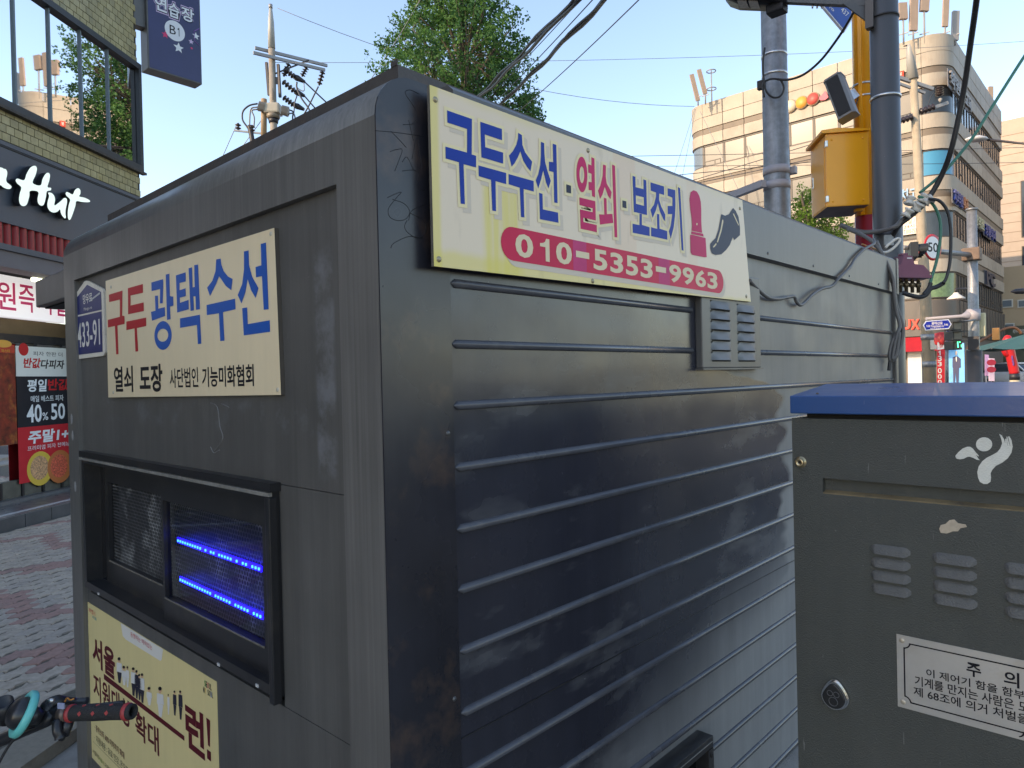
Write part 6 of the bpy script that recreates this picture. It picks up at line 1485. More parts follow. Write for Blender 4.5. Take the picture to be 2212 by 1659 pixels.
# beige tower and low block further right
twm = mk('tower_tile', (0.38, 0.31, 0.245), 0.7, var=0.08, vs=1.0); tlm = mk('tower_light', (0.45, 0.36, 0.25), 0.7, var=0.06, vs=0.8)
tp = dep(2148, 700, 66)
tw = thing('beige_tower', 'tall beige tiled tower with vertical window slots behind the corner building', 'building', T(tp.x, tp.y, 0))
tz1 = dep(2160, 268, 66).z
MB().box(0, 30, 0, 20, 0, tz1).build('wall', twm, tw) 
FTw = Frame((tp.x, tp.y, 0), (1, 0, 0), (0, -1, 0))
KT = Crop(2600, 0, 1.58)
for k in range(int((tz1 - 6) / 0.9)): MB().box(-0.02, 6.0, -0.022, 0.0, 6 + k * 0.9, 6.04 + k * 0.9).build('tile_joint', mk('tile_joint', (0.24, 0.19, 0.14), 0.8), tw)
for i in range(9):
    for j in range(4):
        z0_ = 7.5 + j * 6.0
        if z0_ + 5 > tz1 - 3: continue
        x_ = 2.2 + i * 1.35
        wn_ = MB().box(x_, x_ + 0.62, -0.06, -0.025, z0_, z0_ + 5.2).build('window_slot', frame_m, tw); MB().box(x_ + 0.08, x_ + 0.54, -0.07, -0.061, z0_ + 0.1, z0_ + 5.1).build('pane', g_b, wn_)
lp_ = dep(2140, 800, 58)
lw = thing('low_beige_block', 'low sunlit beige block with small windows below the tower', 'building', T(lp_.x, lp_.y, 0))
lz = dep(2180, 580, 58).z
MB().box(0, 26, 0, 6, 0, lz).build('wall', mk('low_block_wall', (0.36, 0.275, 0.175), 0.7, var=0.08, vs=0.6), lw)
FLw = Frame((lp_.x, lp_.y, 0), (1, 0, 0), (0, -1, 0))
for (x0, y0, x1, y1) in ((1890, -30, 2055, 75), (1920, 310, 2080, 365), (1850, 0, 1872, 70), (2120, -30, 2260, 75)):
    a, v1_ = KG.uv(FLw, x0, y0); b, v0_ = KG.uv(FLw, x1, y1)
    w_ = MB().box(a, b, -0.10, -0.002, v0_, v1_).build('window', mk('pale_window_frame', (0.5, 0.48, 0.42), 0.6), lw); MB().box(a + 0.08, b - 0.08, -0.12, -0.101, v0_ + 0.08, v1_ - 0.08).build('pane', g_l, w_)
a, v1_ = KG.uv(FLw, 1830, 362); MB().box(a, a + 24, -0.6, -0.002, 0.0, v1_).build('dark_shopfront', mk('dark_shopfront', (0.05, 0.055, 0.035), 0.4, var=0.4, vs=0.8), lw)
shf = LAST[0]
q0, q1 = KG.uv(FLw, 2050, 395, 0.6), KG.uv(FLw, 2215, 440, 0.6)
vv, ff, _ = glyphs('개인택시 우리마트', 0.0); me = bpy.data.meshes.new('lettering'); me.from_pydata([(q0[0] + x * (q1[0] - q0[0]), -0.61, q1[1] + y * (q0[1] - q1[1])) for x, y in vv], [], ff); me.materials.append(wht); link('lettering', me, shf)
q0, q1 = KG.uv(FLw, 1830, 750, 0.6), KG.uv(FLw, 1975, 785, 0.6)
vv, ff, _ = glyphs('9-1182', 0.02); me = bpy.data.meshes.new('lettering'); me.from_pydata([(q0[0] + x * (q1[0] - q0[0]), -0.61, q1[1] + y * (q0[1] - q1[1])) for x, y in vv], [], ff); me.materials.append(mk('orange_number', srgb(200, 110, 30), 0.5)); link('lettering', me, shf)
# ================================================================== utility pole on the left with its fittings
concp = mk('concrete_pole', (0.25, 0.225, 0.185), 0.8, var=0.12, vs=4, dirt_or_reflection=(0.2, 0.17, 0.13), damt=0.5, ds=3)
steel_arm = mk('grey_crossarm', (0.26, 0.265, 0.265), 0.5, metal=0.4, var=0.1, vs=6)
ins_m = mk('brown_insulator', (0.030, 0.022, 0.024), 0.3); ins_g = mk('grey_insulator', (0.30, 0.28, 0.25), 0.5)
dark_m = mk('dark_polymer', (0.022, 0.021, 0.026), 0.5)
ZU = 27.0
ub0 = vert(588, 150, ZU); KU = Crop(900, 150, 4.046); KU0 = Crop(900, 0, 1.58)
up_ = thing('left_utility_pole', 'concrete utility pole with double crossarm and grey switch box above the kiosk roof', 'utility pole', T(ub0))
def ul(K, x, y, dz=0.0): return dep(*K(x, y), ZU + dz) - ub0
ztop_ = ul(KU0, 272, 45).z
MB().tube([(0, 0, -0.1), (0, 0, 8), (0, 0, ul(KU0, 260, 300).z - 0.02)], [0.16, 0.145, 0.125], 16).build('shaft', concp, up_)
zc_ = ul(KU0, 260, 300).z
MB().tube([(0, 0, zc_), (0, 0, zc_ + 1.0), (0, 0, ztop_)], [0.135, 0.115, 0.055], 12).build('steel_top', mk('pole_top_steel', (0.32, 0.33, 0.31), 0.5, var=0.1, vs=3), up_)
MB().tube([(0, 0, ztop_ - 0.05), (0, 0, ztop_ + 0.10)], 0.075, 10).build('cap', steel_arm, up_)
ca = RV * math.sin(R(54.7)) + FV * math.cos(R(54.7)); cn = ca.cross(Vector((0, 0, 1)))
def arm_at(K, x0, y0, x1, y1, off, hgt=0.11):
    """beam along the crossarm direction through two image points"""
    out = []
    for x, y in ((x0, y0), (x1, y1)):
        v = ray(*K(x, y)); o = CAM - (ub0 + cn * off)
        # closest parameter on the vertical plane containing the pole axis and ca
        t = -o.dot(cn) / v.dot(cn); out.append(CAM + v * t - ub0)
    z = (out[0].z + out[1].z) / 2
    a, b = [Vector((p.x, p.y, z)) for p in out]
    return a, b
for (x0, y0, x1, y1, off) in ((388, 150, 1530, 430, -0.19), (362, 235, 1495, 492, 0.19)):
    a, b = arm_at(KU, x0, y0, x1, y1, off); MB().beam(a, b, 0.08, 0.11).build('crossarm', steel_arm, up_)
a, b = arm_at(KU, 925, 470, 1240, 345, 0.0)
MB().beam(ul(KU, 700, 560), ul(KU, 1240, 345, 0.6), 0.05, 0.05).build('brace', dark_m, up_)
def insulator(K, x0, y0, x1, y1, n, r, mat, dz=0.0, nm='insulator'):
    p, q = ul(K, x0, y0, dz), ul(K, x1, y1, dz); d_ = (q - p); L_ = d_.length; pr = []
    for k in range(n): pr += [(r * 0.35, L_ * k / n), (r, L_ * (k + 0.35) / n), (r * 0.9, L_ * (k + 0.5) / n), (r * 0.35, L_ * (k + 0.6) / n)]
    pr.append((r * 0.35, L_))
    return MB().lathe(pr, 10, p, d_).build(nm, mat, up_)
for (x0, y0, x1, y1, n, dz) in ((925, 400, 840, 600, 4, 0.3), (1205, 460, 1130, 600, 4, 0.7), (1460, 525, 1400, 740, 4, 1.2), (850, 480, 1010, 610, 4, 0.3), (830, 680, 1020, 840, 4, 0.2), (840, 930, 1010, 1060, 4, 0.2)):
    insulator(KU, x0, y0, x1, y1, n, 0.12, ins_m, dz)
for (x0, y0, x1, y1, dz) in ((1005, 600, 1175, 690, 0.5), (1020, 840, 1170, 910, 0.4), (1010, 1050, 1165, 1125, 0.4)):
    MB().tube([ul(KU, x0, y0, dz), ul(KU, x0 * 0.7 + x1 * 0.3, y0 * 0.7 + y1 * 0.3, dz), ul(KU, x1, y1, dz)], [0.09, 0.12, 0.06], 8).build('clamp_cover', dark_m, up_)
for (x0, y0, x1, y1) in ((570, 380, 610, 900), (755, 410, 785, 930)):
    MB().beam(ul(KU, x0, y0), ul(KU, x1, y1), 0.09, 0.09).build('fuse_holder', dark_m, up_)
MB().beam(ul(KU, 590, 660), ul(KU, 770, 670), 0.08, 0.25).build('fuse_bracket', dark_m, up_)
c0, c1 = ul(KU, 592, 990, -0.35), ul(KU, 800, 1145, -0.35)
sw = MB().cbox(-0.30, 0.30, -0.28, 0.28, c1.z, c0.z, 0.07).xf(Matrix.Rotation(math.atan2(RV.y, RV.x), 4, 'Z')).build('switch_box', mk('switch_grey', (0.34, 0.32, 0.26), 0.5, var=0.05, vs=3), up_)
zz0 = ul(KU, 600, 1270).z
MB().tube([(0, 0, zz0), (0, 0, c1.z)], [0.23, 0.28], 12).build('switch_base', mk('switch_brown', (0.20, 0.17, 0.13), 0.5), up_)
MB().tube([(0, 0, ul(KU, 600, 1340).z), (0, 0, zz0)], [0.17, 0.2], 10).build('switch_bracket', dark_m, up_)
for k in range(3):
    insulator(KU, 560 - 8 * k, 1060 + 30 * k, 450 - 8 * k, 1040 + 30 * k, 7, 0.12, ins_g, -0.2, 'bushing'); insulator(KU, 815, 1100 + 30 * k, 925, 1130 + 35 * k, 7, 0.12, ins_g, -0.2, 'bushing')
MB().tube([ul(KU, 528, 1560), ul(KU, 530, 960)], 0.11, 8).build('riser_pipe', mk('rusty_riser', (0.28, 0.20, 0.12), 0.7, var=0.3, vs=3), up_)
MB().beam(ul(KU, 60, 1455), ul(KU, 600, 1515), 0.06, 0.06).build('low_arm', steel_arm, up_)
for x, y in ((122, 1440), (342, 1470)): insulator(KU, x, y, x, y - 100, 2, 0.12, ins_m, 0, 'pin_insulator')
MB().beam(ul(KU, 670, 800, -0.2), ul(KU, 670, 960, -0.2), 0.16, 0.02).build('number_plate', mk('pole_number_plate', (0.06, 0.065, 0.08), 0.5), up_)
wire_m = mk('aerial_wire', (0.03, 0.035, 0.045), 0.5); wire_l = mk('pale_wire', (0.16, 0.18, 0.20), 0.5)
def jump(K, pts, r, mat, dz=0.0):
    MB().tube(catmull([ul(K, x, y, dz) for x, y in pts], 5), r, 5).build('jumper', mat, up_)
jump(KU, [(430, 1030), (300, 1060), (200, 1150), (190, 1280), (250, 1380), (330, 1490)], 0.035, wire_m); jump(KU, [(430, 1085), (340, 1100), (310, 1180), (300, 1400)], 0.03, wire_l); jump(KU, [(430, 1120), (340, 1140), (375, 1250), (370, 1400)], 0.03, wire_l)
jump(KU, [(300, 1380), (330, 1500), (350, 1620), (360, 1700)], 0.10, dark_m)
jump(KU, [(925, 1130), (990, 1160), (985, 1240), (985, 1330)], 0.03, wire_m); jump(KU, [(925, 1190), (1000, 1190), (1030, 1280), (1060, 1380)], 0.03, wire_l); jump(KU, [(1050, 690), (1050, 780), (1120, 940), (1220, 1080), (1270, 1180)], 0.035, wire_m); jump(KU, [(1050, 690), (1060, 780), (1160, 830), (1160, 700)], 0.02, wire_l)
jump(KU, [(1390, 760), (1330, 880), (1230, 1080), (1120, 1270)], 0.03, wire_m); jump(KU, [(1050, 910), (1020, 1000), (1010, 1080), (1000, 1200)], 0.025, wire_m)
def wire(label, a, b, sg, r, mat=wire_m, n=16, name='overhead_wire', group='overhead wires', ext=1.0, pre=None):
    a, b = Vector(a), Vector(b); b = a + (b - a) * ext; sg = sg * ext * ext
    o = MB().tube(([pre] if pre else []) + sag(a, b, sg, int(n * ext)), r, 5).build(name, mat); return tag(o, label, 'wire', group)
wire('upper wire running right from the left utility pole behind the kiosk', dep(*KU(1175, 690), ZU + 0.5), dep(1130, 590, 34), 0.2, 0.03)
wire('lower wire running right from the left utility pole behind the kiosk', dep(*KU(1170, 910), ZU + 0.4), dep(1130, 720, 34), 0.2, 0.03)
wire('thin wire from the top of the left utility pole towards the tree', dep(*KU0(290, 50), ZU), dep(1500, 230, 33), 0.9, 0.012, wire_l)
wire('thin guy wire slanting down left of the utility pole', dep(*KU(110, 1340), ZU), dep(478, 345, ZU + 1), 0.0, 0.014, wire_l)
wire('second guy wire close beside the utility pole', dep(*KU(530, 1240), ZU), dep(478, 380, ZU + 1), 0.0, 0.014, wire_l)
wire('thin oblique wire crossing in front of the tree', dep(930, -40, 15), dep(780, 200, 19), 0.1, 0.010, wire_l)

# heavy service cables passing over the kiosk from upper right
PT = vert(1914, 300, 4.65) + Vector((0, 0, 6.45))           # top of the street light pole, where the service cables are fixed
cab_m = mk('black_bundle', (0.014, 0.015, 0.020), 0.5)
def bundle(label, a, b, offs, r, sg):
    A, B = dep(*a), dep(*b); B = A + (B - A) * 2.0; sg *= 4; t_ = thing('cable_bundle', label, 'cable', T(B.x, B.y, B.z), 'service cable bundles over the kiosk')
    side_ = (A - B).cross(Vector((0, 0, 1))).normalized()
    for i, (o1, o2) in enumerate(offs):
        pts = [p - B + side_ * (o1 + 0.012 * math.sin(k * 1.3 + i)) + Vector((0, 0, o2 + 0.010 * math.cos(k * 1.1 + 2 * i))) for k, p in enumerate([PT.lerp(A, q / 6) for q in range(6)] + sag(A, B, sg, 40))]
        MB().tube(pts, r[i % len(r)], 6).build('cable', cab_m, t_)
    return t_
bundle('thick twisted cable bundle crossing the tree, upper left of the two', (1260, -20, 6.2), (985, 240, 13.5), [(-0.02, 0.02), (0.02, 0.0), (0.0, -0.035)], [0.017, 0.014, 0.020], 0.03)
bundle('thick cable bundle crossing beside the tree, lower right of the two', (1330, -25, 6.4), (1055, 235, 13.5), [(0.0, 0.0), (0.03, -0.01)], [0.026, 0.012], 0.03)
wire('thin cable left of the lower right bundle above the signboard', dep(1298, -20, 6.3), dep(1040, 235, 13.0), 0.03, 0.006, ext=2.0, pre=PT); wire('second thin cable between the two thick bundles', dep(1272, -20, 6.3), dep(1010, 240, 13.0), 0.03, 0.005, ext=2.0, pre=PT)
wire('single thin wire right of the cable bundles', dep(1400, -20, 7.0), dep(1105, 235, 14.0), 0.04, 0.007, ext=2.0, pre=PT)
# horizontal wires in front of the corner building
for i, (x0, y0, x1, y1, za, zb_, sg) in enumerate(((590, 347, 2400, 313, 27, 32, 0.1), (590, 359, 2400, 348, 27, 32, 0.1), (590, 456, 1985, 327, 27, 22, 0.05), (590, 638, 1975, 242, 27, 22, 0.2), (590, 561, 1978, 294, 27, 22, 0.2), (590, 135, 2400, 75, 27, 36, 0.4))):
    wire('thin overhead wire number %s from the bottom in front of the corner building' % ('one', 'two', 'three', 'four', 'five', 'six')[i] if False else ('dark level wire just above the signboard top', 'second dark level wire below the first', 'short rising wire ending near the yellow box', 'wire rising steeply across the beige facade', 'wire rising gently across the beige windows', 'faint high wire crossing the open sky')[i], dep(x0, y0, za), dep(x1, y1, zb_), sg, 0.012 if i != 5 else 0.010, wire_m if i < 5 else wire_l)
for i, (x0, y0, x1, y1) in enumerate(((1501, 235, 1455, 380), (1503, 235, 1470, 400), (1512, 240, 1600, 420))):
    wire(('left guy wire at the left end of the corner building', 'right guy wire at the left end of the corner building', 'guy wire slanting right over the left windows')[i], dep(x0, y0, 45), dep(x1, y1, 43), 0, 0.014, wire_l)

# ================================================================== trees
bark = mk('grey_bark', (0.10, 0.08, 0.06), 0.9, var=0.3, vs=8, bump=0.6, bs=20)
def leaf_mat(nm, c1, c2):
    m = mk(nm, c1, 0.7, var=0.4, vs=1.6, spec=0.15); b = m.node_tree.nodes['Principled BSDF']
    b.inputs['Subsurface Weight'].default_value = 0.0; b.inputs['Transmission Weight'].default_value = 0.0
    n = m.node_tree; L = n.links; tr = n.nodes.new('ShaderNodeBsdfTranslucent'); tr.inputs[0].default_value = (*c2, 1); mx = n.nodes.new('ShaderNodeMixShader'); mx.inputs[0].default_value = 0.28
    L.new(b.outputs[0], mx.inputs[1]); L.new(tr.outputs[0], mx.inputs[2]); L.new(mx.outputs[0], n.nodes['Material Output'].inputs[0]); return m
def tree(name, label, base_, blobs, leaf, nleaf, mats, trunk_r, seed, sprig=0.28):
    """blobs: (centre, radius); leaves hang in sprigs through each blob; limbs run from the trunk to the blobs"""
    rg = random.Random(seed); t_ = thing(name, label, 'tree', T(base_))
    tops = max(c.z for c, r in blobs) - base_.z
    ctr = sum(((c - base_) for c, r in blobs), Vector()) / len(blobs)
    axis = catmull([Vector((0, 0, -0.1)), Vector((ctr.x * 0.2, ctr.y * 0.2, tops * 0.25)), Vector((ctr.x * 0.6, ctr.y * 0.6, tops * 0.55)), Vector((ctr.x, ctr.y, tops * 0.92))], 6)
    m = len(axis); tr_o = MB().tube(axis, [trunk_r * (1 - 0.9 * k / (m - 1)) for k in range(m)], 10).build('trunk', bark, t_)
    lm_ = MB(); leaves = [MB() for _ in mats]; tot = sum(r ** 2 for c, r in blobs)
    for c, r in blobs:
        cl = c - base_; k = max(2, min(m - 2, int(m * max(0.2, (cl.z - r * 0.9) / tops)))); a = axis[k]
        mid = a.lerp(cl, 0.5) + Vector((rg.uniform(-.2, .2), rg.uniform(-.2, .2), rg.uniform(0, .3)))
        lm_.tube(catmull([a, mid, cl], 4), [0.055 * (1 - 0.8 * q / 8) for q in range(9)], 5)
        n_l = int(nleaf * r ** 2 / tot); ns = max(4, n_l // 26)
        for s_ in range(ns):
            while True:
                d_ = Vector((rg.gauss(0, 1), rg.gauss(0, 1), rg.gauss(0, 1)))
                if d_.length > 0.1: break
            d_.normalize(); rad = r * rg.uniform(0.35, 1.0) ** 0.6
            tip = cl + d_ * rad; out_ = (d_ + Vector((rg.uniform(-.5, .5), rg.uniform(-.5, .5), rg.uniform(-.1, .7)))).normalized()
            ln = sprig * rg.uniform(0.6, 1.5)
            if rg.random() < 0.30: lm_.tube([cl.lerp(tip, 0.25), tip + out_ * ln * 0.8], [0.012, 0.004], 3)
            mi = rg.randrange(len(mats)); M2 = leaves[mi]
            for q in range(26):
                p = tip + out_ * (ln * q / 25) + Vector((rg.gauss(0, 1), rg.gauss(0, 1), rg.gauss(0, 1))) * (0.065 * (1.3 - q / 26))
                nrm_ = Vector((rg.gauss(0, 1), rg.gauss(0, 1), rg.gauss(0.6, 1))).normalized(); a_ = nrm_.orthogonal().normalized(); w_ = rg.uniform(0, 6.28)
                e1 = a_ * math.cos(w_) + nrm_.cross(a_) * math.sin(w_); e2 = nrm_.cross(e1); sz = leaf * rg.uniform(0.7, 1.25)
                M2.add([p, p + e1 * sz * 0.8 - e2 * sz * 0.62, p + e1 * sz * 1.05, p + e1 * sz * 0.8 + e2 * sz * 0.62], [(0, 1, 2, 3)])
    lm_.build('limbs', bark, t_, fix=False)
    cr = leaves[0].build('crown', mats[0], t_, fix=False)
    for M2, mt in list(zip(leaves, mats))[1:]: M2.build('foliage', mt, cr, fix=False)
    return t_
lA_ = leaf_mat('ginkgo_leaf', (0.062, 0.145, 0.050), (0.11, 0.27, 0.06)); lB_ = leaf_mat('ginkgo_leaf_dark', (0.040, 0.102, 0.042), (0.065, 0.19, 0.05)); lC_ = leaf_mat('ginkgo_leaf_light', (0.086, 0.178, 0.056), (0.15, 0.33, 0.06))
ZT = 17.0
bl = []
rgT = random.Random(2)
for (x, y, r) in ((985, 40, 85), (920, 95, 75), (1010, 120, 95), (940, 190, 90), (1050, 180, 70), (880, 110, 45), (862, 95, 28), (850, 205, 42), (838, 218, 25), (1070, 135, 45), (1105, 90, 30), (1110, 55, 22), (1090, 225, 60), (1140, 240, 26), (1158, 215, 12), (1160, 250, 16), (1000, 240, 110), (950, 5, 60), (1030, 15, 60), (985, -60, 90), (930, -40, 50), (1050, -60, 50), (990, -140, 60), (980, 330, 110), (900, 300, 80), (1070, 320, 80), (1120, 160, 22), (1085, 100, 36), (905, 35, 22), (890, 62, 16), (826, 150, 14), (843, 130, 22), (828, 232, 12), (1128, 268, 20), (1100, 262, 40), (1175, 262, 8), (1125, 110, 14), (1040, 55, 40), (1150, 232, 14), (835, 190, 14)):
    bl.append((dep(x, y, ZT + rgT.uniform(-1.2, 1.2)), r * ZT / FPX))
tb_ = vert(985, 300, ZT)
tree('ginkgo_tree', 'large leafy green street tree rising behind the long signboard', tb_, bl, 0.056, 52000, [lA_, lB_, lC_], 0.20, 6)
bl = []
for (x, y, r) in ((1745, 470, 38), (1720, 480, 26), (1780, 490, 40), (1755, 430, 16), (1738, 448, 22), (1815, 500, 26), (1760, 530, 55), (1700, 520, 40), (1735, 412, 8), (1760, 600, 70)):
    bl.append((dep(x, y, 19 + rgT.uniform(-.5, .5)), r * 19 / FPX))
lD_ = leaf_mat('fresh_leaf', (0.11, 0.19, 0.030), (0.22, 0.36, 0.04)); lE_ = leaf_mat('fresh_leaf_mid', (0.075, 0.145, 0.028), (0.14, 0.26, 0.04))
tree('young_street_tree', 'small bright green tree top showing under the yellow control box', vert(1755, 480, 19), bl, 0.05, 12000, [lD_, lE_], 0.10, 9, 0.18)

# ================================================================== things across the junction
def gpole(name, label, x, ytop, ybot, z, r0, r1, mat, cat='pole', lean=None):
    b_ = vert(x, ybot, z); t_ = thing(name, label, cat, T(b_)); zt_ = dep(x, ytop, z).z
    tp_ = Vector((0, 0, zt_)) if lean is None else dep(lean, ytop, z) - b_
    MB().tube([(0, 0, -0.14), tp_ * 0.5, tp_], [r0, (r0 + r1) / 2, r1], 16).build('shaft', mat, t_); return t_, b_, zt_
sun_conc = mk('sunlit_concrete_pole', (0.34, 0.285, 0.205), 0.8, var=0.14, vs=3, streak=0.12, dirt_or_reflection=(0.22, 0.18, 0.13), damt=0.5, ds=4)
cpole, cpb, _ = gpole('right_utility_pole', 'slim concrete utility pole in front of the corner building', 2012, 92, 800, 22, 0.19, 0.10, sun_conc, 'utility pole', lean=1968)
KX = Crop(2600, 0, 1.58); KY = Crop(3300, 700, 1.951)
def cl_(K, x, y, dz=0): return dep(*K(x, y), 22 + dz) - cpb
MB().tube([cl_(KX, 1502, 275), cl_(KX, 1505, 300), cl_(KX, 1525, 490)], [0.07, 0.09, 0.17], 12).build('pole_sleeve', mk('pole_sleeve', (0.30, 0.30, 0.28), 0.5), cpole)
for k, (x, y) in enumerate(((1470, 285), (1535, 268), (1490, 300))): MB().tube([cl_(KX, 1502, 278), cl_(KX, x, y)], 0.02, 5).build('top_wire_clamp', dark_m, cpole)
for (x0, y0, x1, y1, w) in ((1430, 475, 1650, 550, 0.10), (1425, 510, 1600, 575, 0.07), (1440, 740, 1740, 635, 0.10)):
    MB().beam(cl_(KX, x0, y0), cl_(KX, x1, y1), w, w).build('crossarm', steel_arm, cpole)
def ins_c(x0, y0, x1, y1, n, r, mat):
    p, q = cl_(KX, x0, y0, -0.1), cl_(KX, x1, y1, -0.1); d_ = q - p; L_ = d_.length; pr = []
    for k in range(n): pr += [(r * 0.35, L_ * k / n), (r, L_ * (k + 0.35) / n), (r * 0.9, L_ * (k + 0.5) / n), (r * 0.35, L_ * (k + 0.6) / n)]
    MB().lathe(pr, 10, p, d_).build('insulator', mat, cpole)
ins_c(1435, 750, 1530, 720, 4, 0.11, ins_m); ins_c(1570, 690, 1665, 655, 4, 0.11, ins_m); ins_c(1690, 590, 1690, 535, 4, 0.13, ins_m); ins_c(1695, 630, 1695, 590, 1, 0.06, ins_g)
MB().tube(catmull([cl_(KX, 1690, 535), cl_(KX, 1640, 590), cl_(KX, 1600, 670), cl_(KX, 1440, 760)], 5), 0.014, 5).build('jumper', wire_m, cpole)
MB().tube(catmull([cl_(KX, 1580, 1000), cl_(KX, 1565, 1060), cl_(KX, 1572, 1130), cl_(KX, 1600, 1180)], 5), 0.014, 5).build('stay_cable', wire_m, cpole)
for yy in (1203, 1410):
    p = cl_(KY, 650, yy); band_ = MB().lathe([(0.185, -0.09), (0.20, -0.09), (0.20, 0.09), (0.185, 0.09)], 16, (p.x, p.y, p.z) if False else (cl_(KY, 655, yy).x * 0.0 + (Vector((0, 0, 0)).lerp(dep(1968, 92, 22) - cpb, max(0, cl_(KY, 650, yy).z) / (dep(1968, 92, 22) - cpb).z)).x, (Vector((0, 0, 0)).lerp(dep(1968, 92, 22) - cpb, cl_(KY, 650, yy).z / (dep(1968, 92, 22) - cpb).z)).y, cl_(KY, 650, yy).z)).build('band', galv, cpole)
pb_ = cl_(KY, 682, 1262, -0.25); MB().cbox(pb_.x - 0.1, pb_.x + 0.1, pb_.y - 0.06, pb_.y + 0.06, pb_.z - 0.15, pb_.z + 0.15, 0.02).build('meter_box', mk('meter_white', (0.5, 0.47, 0.4), 0.6), cpole)

# signal mast with street plates and pedestrian signal
ZS = 13.5
sm, smb, smz = gpole('signal_mast', 'galvanised signal mast with dark lower sleeve right of the concrete pole', 2105, 453, 800, ZS, 0.105, 0.085, galv)
def sl(K, x, y, dz=0): return dep(*K(x, y), ZS + dz) - smb
MB().tube([(0, 0, -0.1), (0, 0, sl(KY, 990, 1305).z)], 0.135, 18).build('dark_sleeve', mk('mast_sleeve', (0.065, 0.055, 0.048), 0.5, var=0.1, vs=4), sm)
MB().tube([(0, 0, smz - 0.02), (0, 0, smz + 0.02)], 0.098, 16).build('cap', galv, sm)
az = sl(KY, 950, 575).z
MB().tube([sl(KY, 985, 580), sl(KY, 440, 520, -1.2)], [0.05, 0.04], 10).build('mast_arm', galv, sm)
MB().cbox(-0.16, 0.14, -0.14, 0.14, az - 0.12, az + 0.12, 0.02).build('arm_clamp', mk('rusty_clamp', (0.16, 0.11, 0.08), 0.7, var=0.3, vs=8), sm)
zb1 = sl(KY, 990, 1035).z; MB().lathe([(0.10, -0.11), (0.118, -0.11), (0.118, 0.11), (0.10, 0.11)], 18, (0, 0, zb1)).build('plate_clamp', greyb, sm)
MB().tube([sl(KY, 985, 1035), sl(KY, 930, 1038), sl(KY, 890, 1045), sl(KY, 620, 1065)], [0.07, 0.09, 0.035, 0.03], 8).build('plate_arm', greyb, sm)
st_ = sl(KY, 980, 1250, -0.12); MB().box(st_.x - 0.09, st_.x + 0.09, st_.y - 0.005, st_.y + 0.005, st_.z - 0.13, st_.z + 0.13).build('sticker', mk('mast_sticker', (0.05, 0.045, 0.045), 0.5), sm)
ylw = sl(KY, 1040, 1110, 0.05); MB().cbox(ylw.x - 0.07, ylw.x + 0.07, ylw.y - 0.06, ylw.y + 0.06, ylw.z - 0.23, ylw.z + 0.23, 0.02).build('side_box', mk('cream_box', (0.55, 0.50, 0.30), 0.5), sm)
# horizontal vehicle signal
sigm = mk('signal_housing', (0.016, 0.018, 0.020), 0.5)
vc = dep(*KY(508, 562), ZS - 1.1)
vs_t = thing('vehicle_signal', 'black four-lens vehicle signal on the mast arm beside the speed sign', 'traffic light', T(vc.x, vc.y, vc.z))
sdir = (RV * 0.40 + FV * 0.92).normalized(); sfac = -sdir.cross(Vector((0, 0, 1))).normalized()
if sfac.dot(-FV) < 0: sfac = -sfac
def sp_(a, b, c): return sdir * a + sfac * b + Vector((0, 0, c))
hv = MB(); hl = 0.43
hv.add([sp_(sx * hl, sy * 0.06, sz * 0.125) for sz in (-1, 1) for sy in (-1, 1) for sx in (-1, 1)], [(0, 2, 3, 1), (4, 5, 7, 6), (0, 1, 5, 4), (2, 6, 7, 3), (0, 4, 6, 2), (1, 3, 7, 5)]); hv.build('housing', sigm, vs_t)
for k in range(4):
    c = sp_(-0.315 + 0.21 * k, 0.06, 0)
    hm = MB(); n = 12; vv = []
    for ln in (0, 0.15):
        for q in range(n + 1):
            a = R(-25) + R(230) * q / n; vv.append(c + sfac * ln + sdir * (0.10 * math.cos(a)) + Vector((0, 0, 0.10 * math.sin(a))))
    hm.add(vv, [(q, q + 1, n + 2 + q, n + 1 + q) for q in range(n)], True); vis_o = hm.build('visor', sigm, vs_t)
    MB().lathe([(0.0, 0.02), (0.07, 0.014), (0.095, 0.0)], 20, c, sfac).build('lens', mk('lens_red_lit', (0.30, 0.02, 0.02), 0.3, emit=(0.7, 0.03, 0.03), estr=0.25) if k == 0 else mk('lens_dark', (0.03, 0.03, 0.03), 0.25), vis_o)
# speed limit sign
sc5 = dep(*KY(668, 520), ZS - 1.0); nn5 = (-FV * 0.87 + RV * 0.40); nn5.normalize(); uu5 = Vector((0, 0, 1)).cross(nn5)
F5 = Frame(sc5, uu5, nn5)
sp5 = thing('speed_limit_sign', 'round white speed limit sign with red ring reading 50', 'sign', F5.M)
r5 = 0.236
MB().lathe([(r5, 0.0), (r5, 0.01), (r5 * 0.82, 0.011)], 32).build('red_ring', mk('sign_red', srgb(200, 40, 42), 0.4), sp5)
MB().lathe([(0, 0.0108), (r5 * 0.82, 0.0108)], 32).build('white_disc', mk('sign_white', srgb(228, 226, 222), 0.4), sp5)
MB().lathe([(0, -0.004), (r5, -0.004), (r5, 0.0)], 32).build('back_plate', galv, sp5)
text('50', -r5 * 0.58, -r5 * 0.36, r5 * 0.58, r5 * 0.36, 0.0125, blk, sp5, 0.015)
MB().beam((0, 0, -0.03), (0.12, -0.12, -0.05), 0.04, 0.04).build('bracket', galv, sp5)
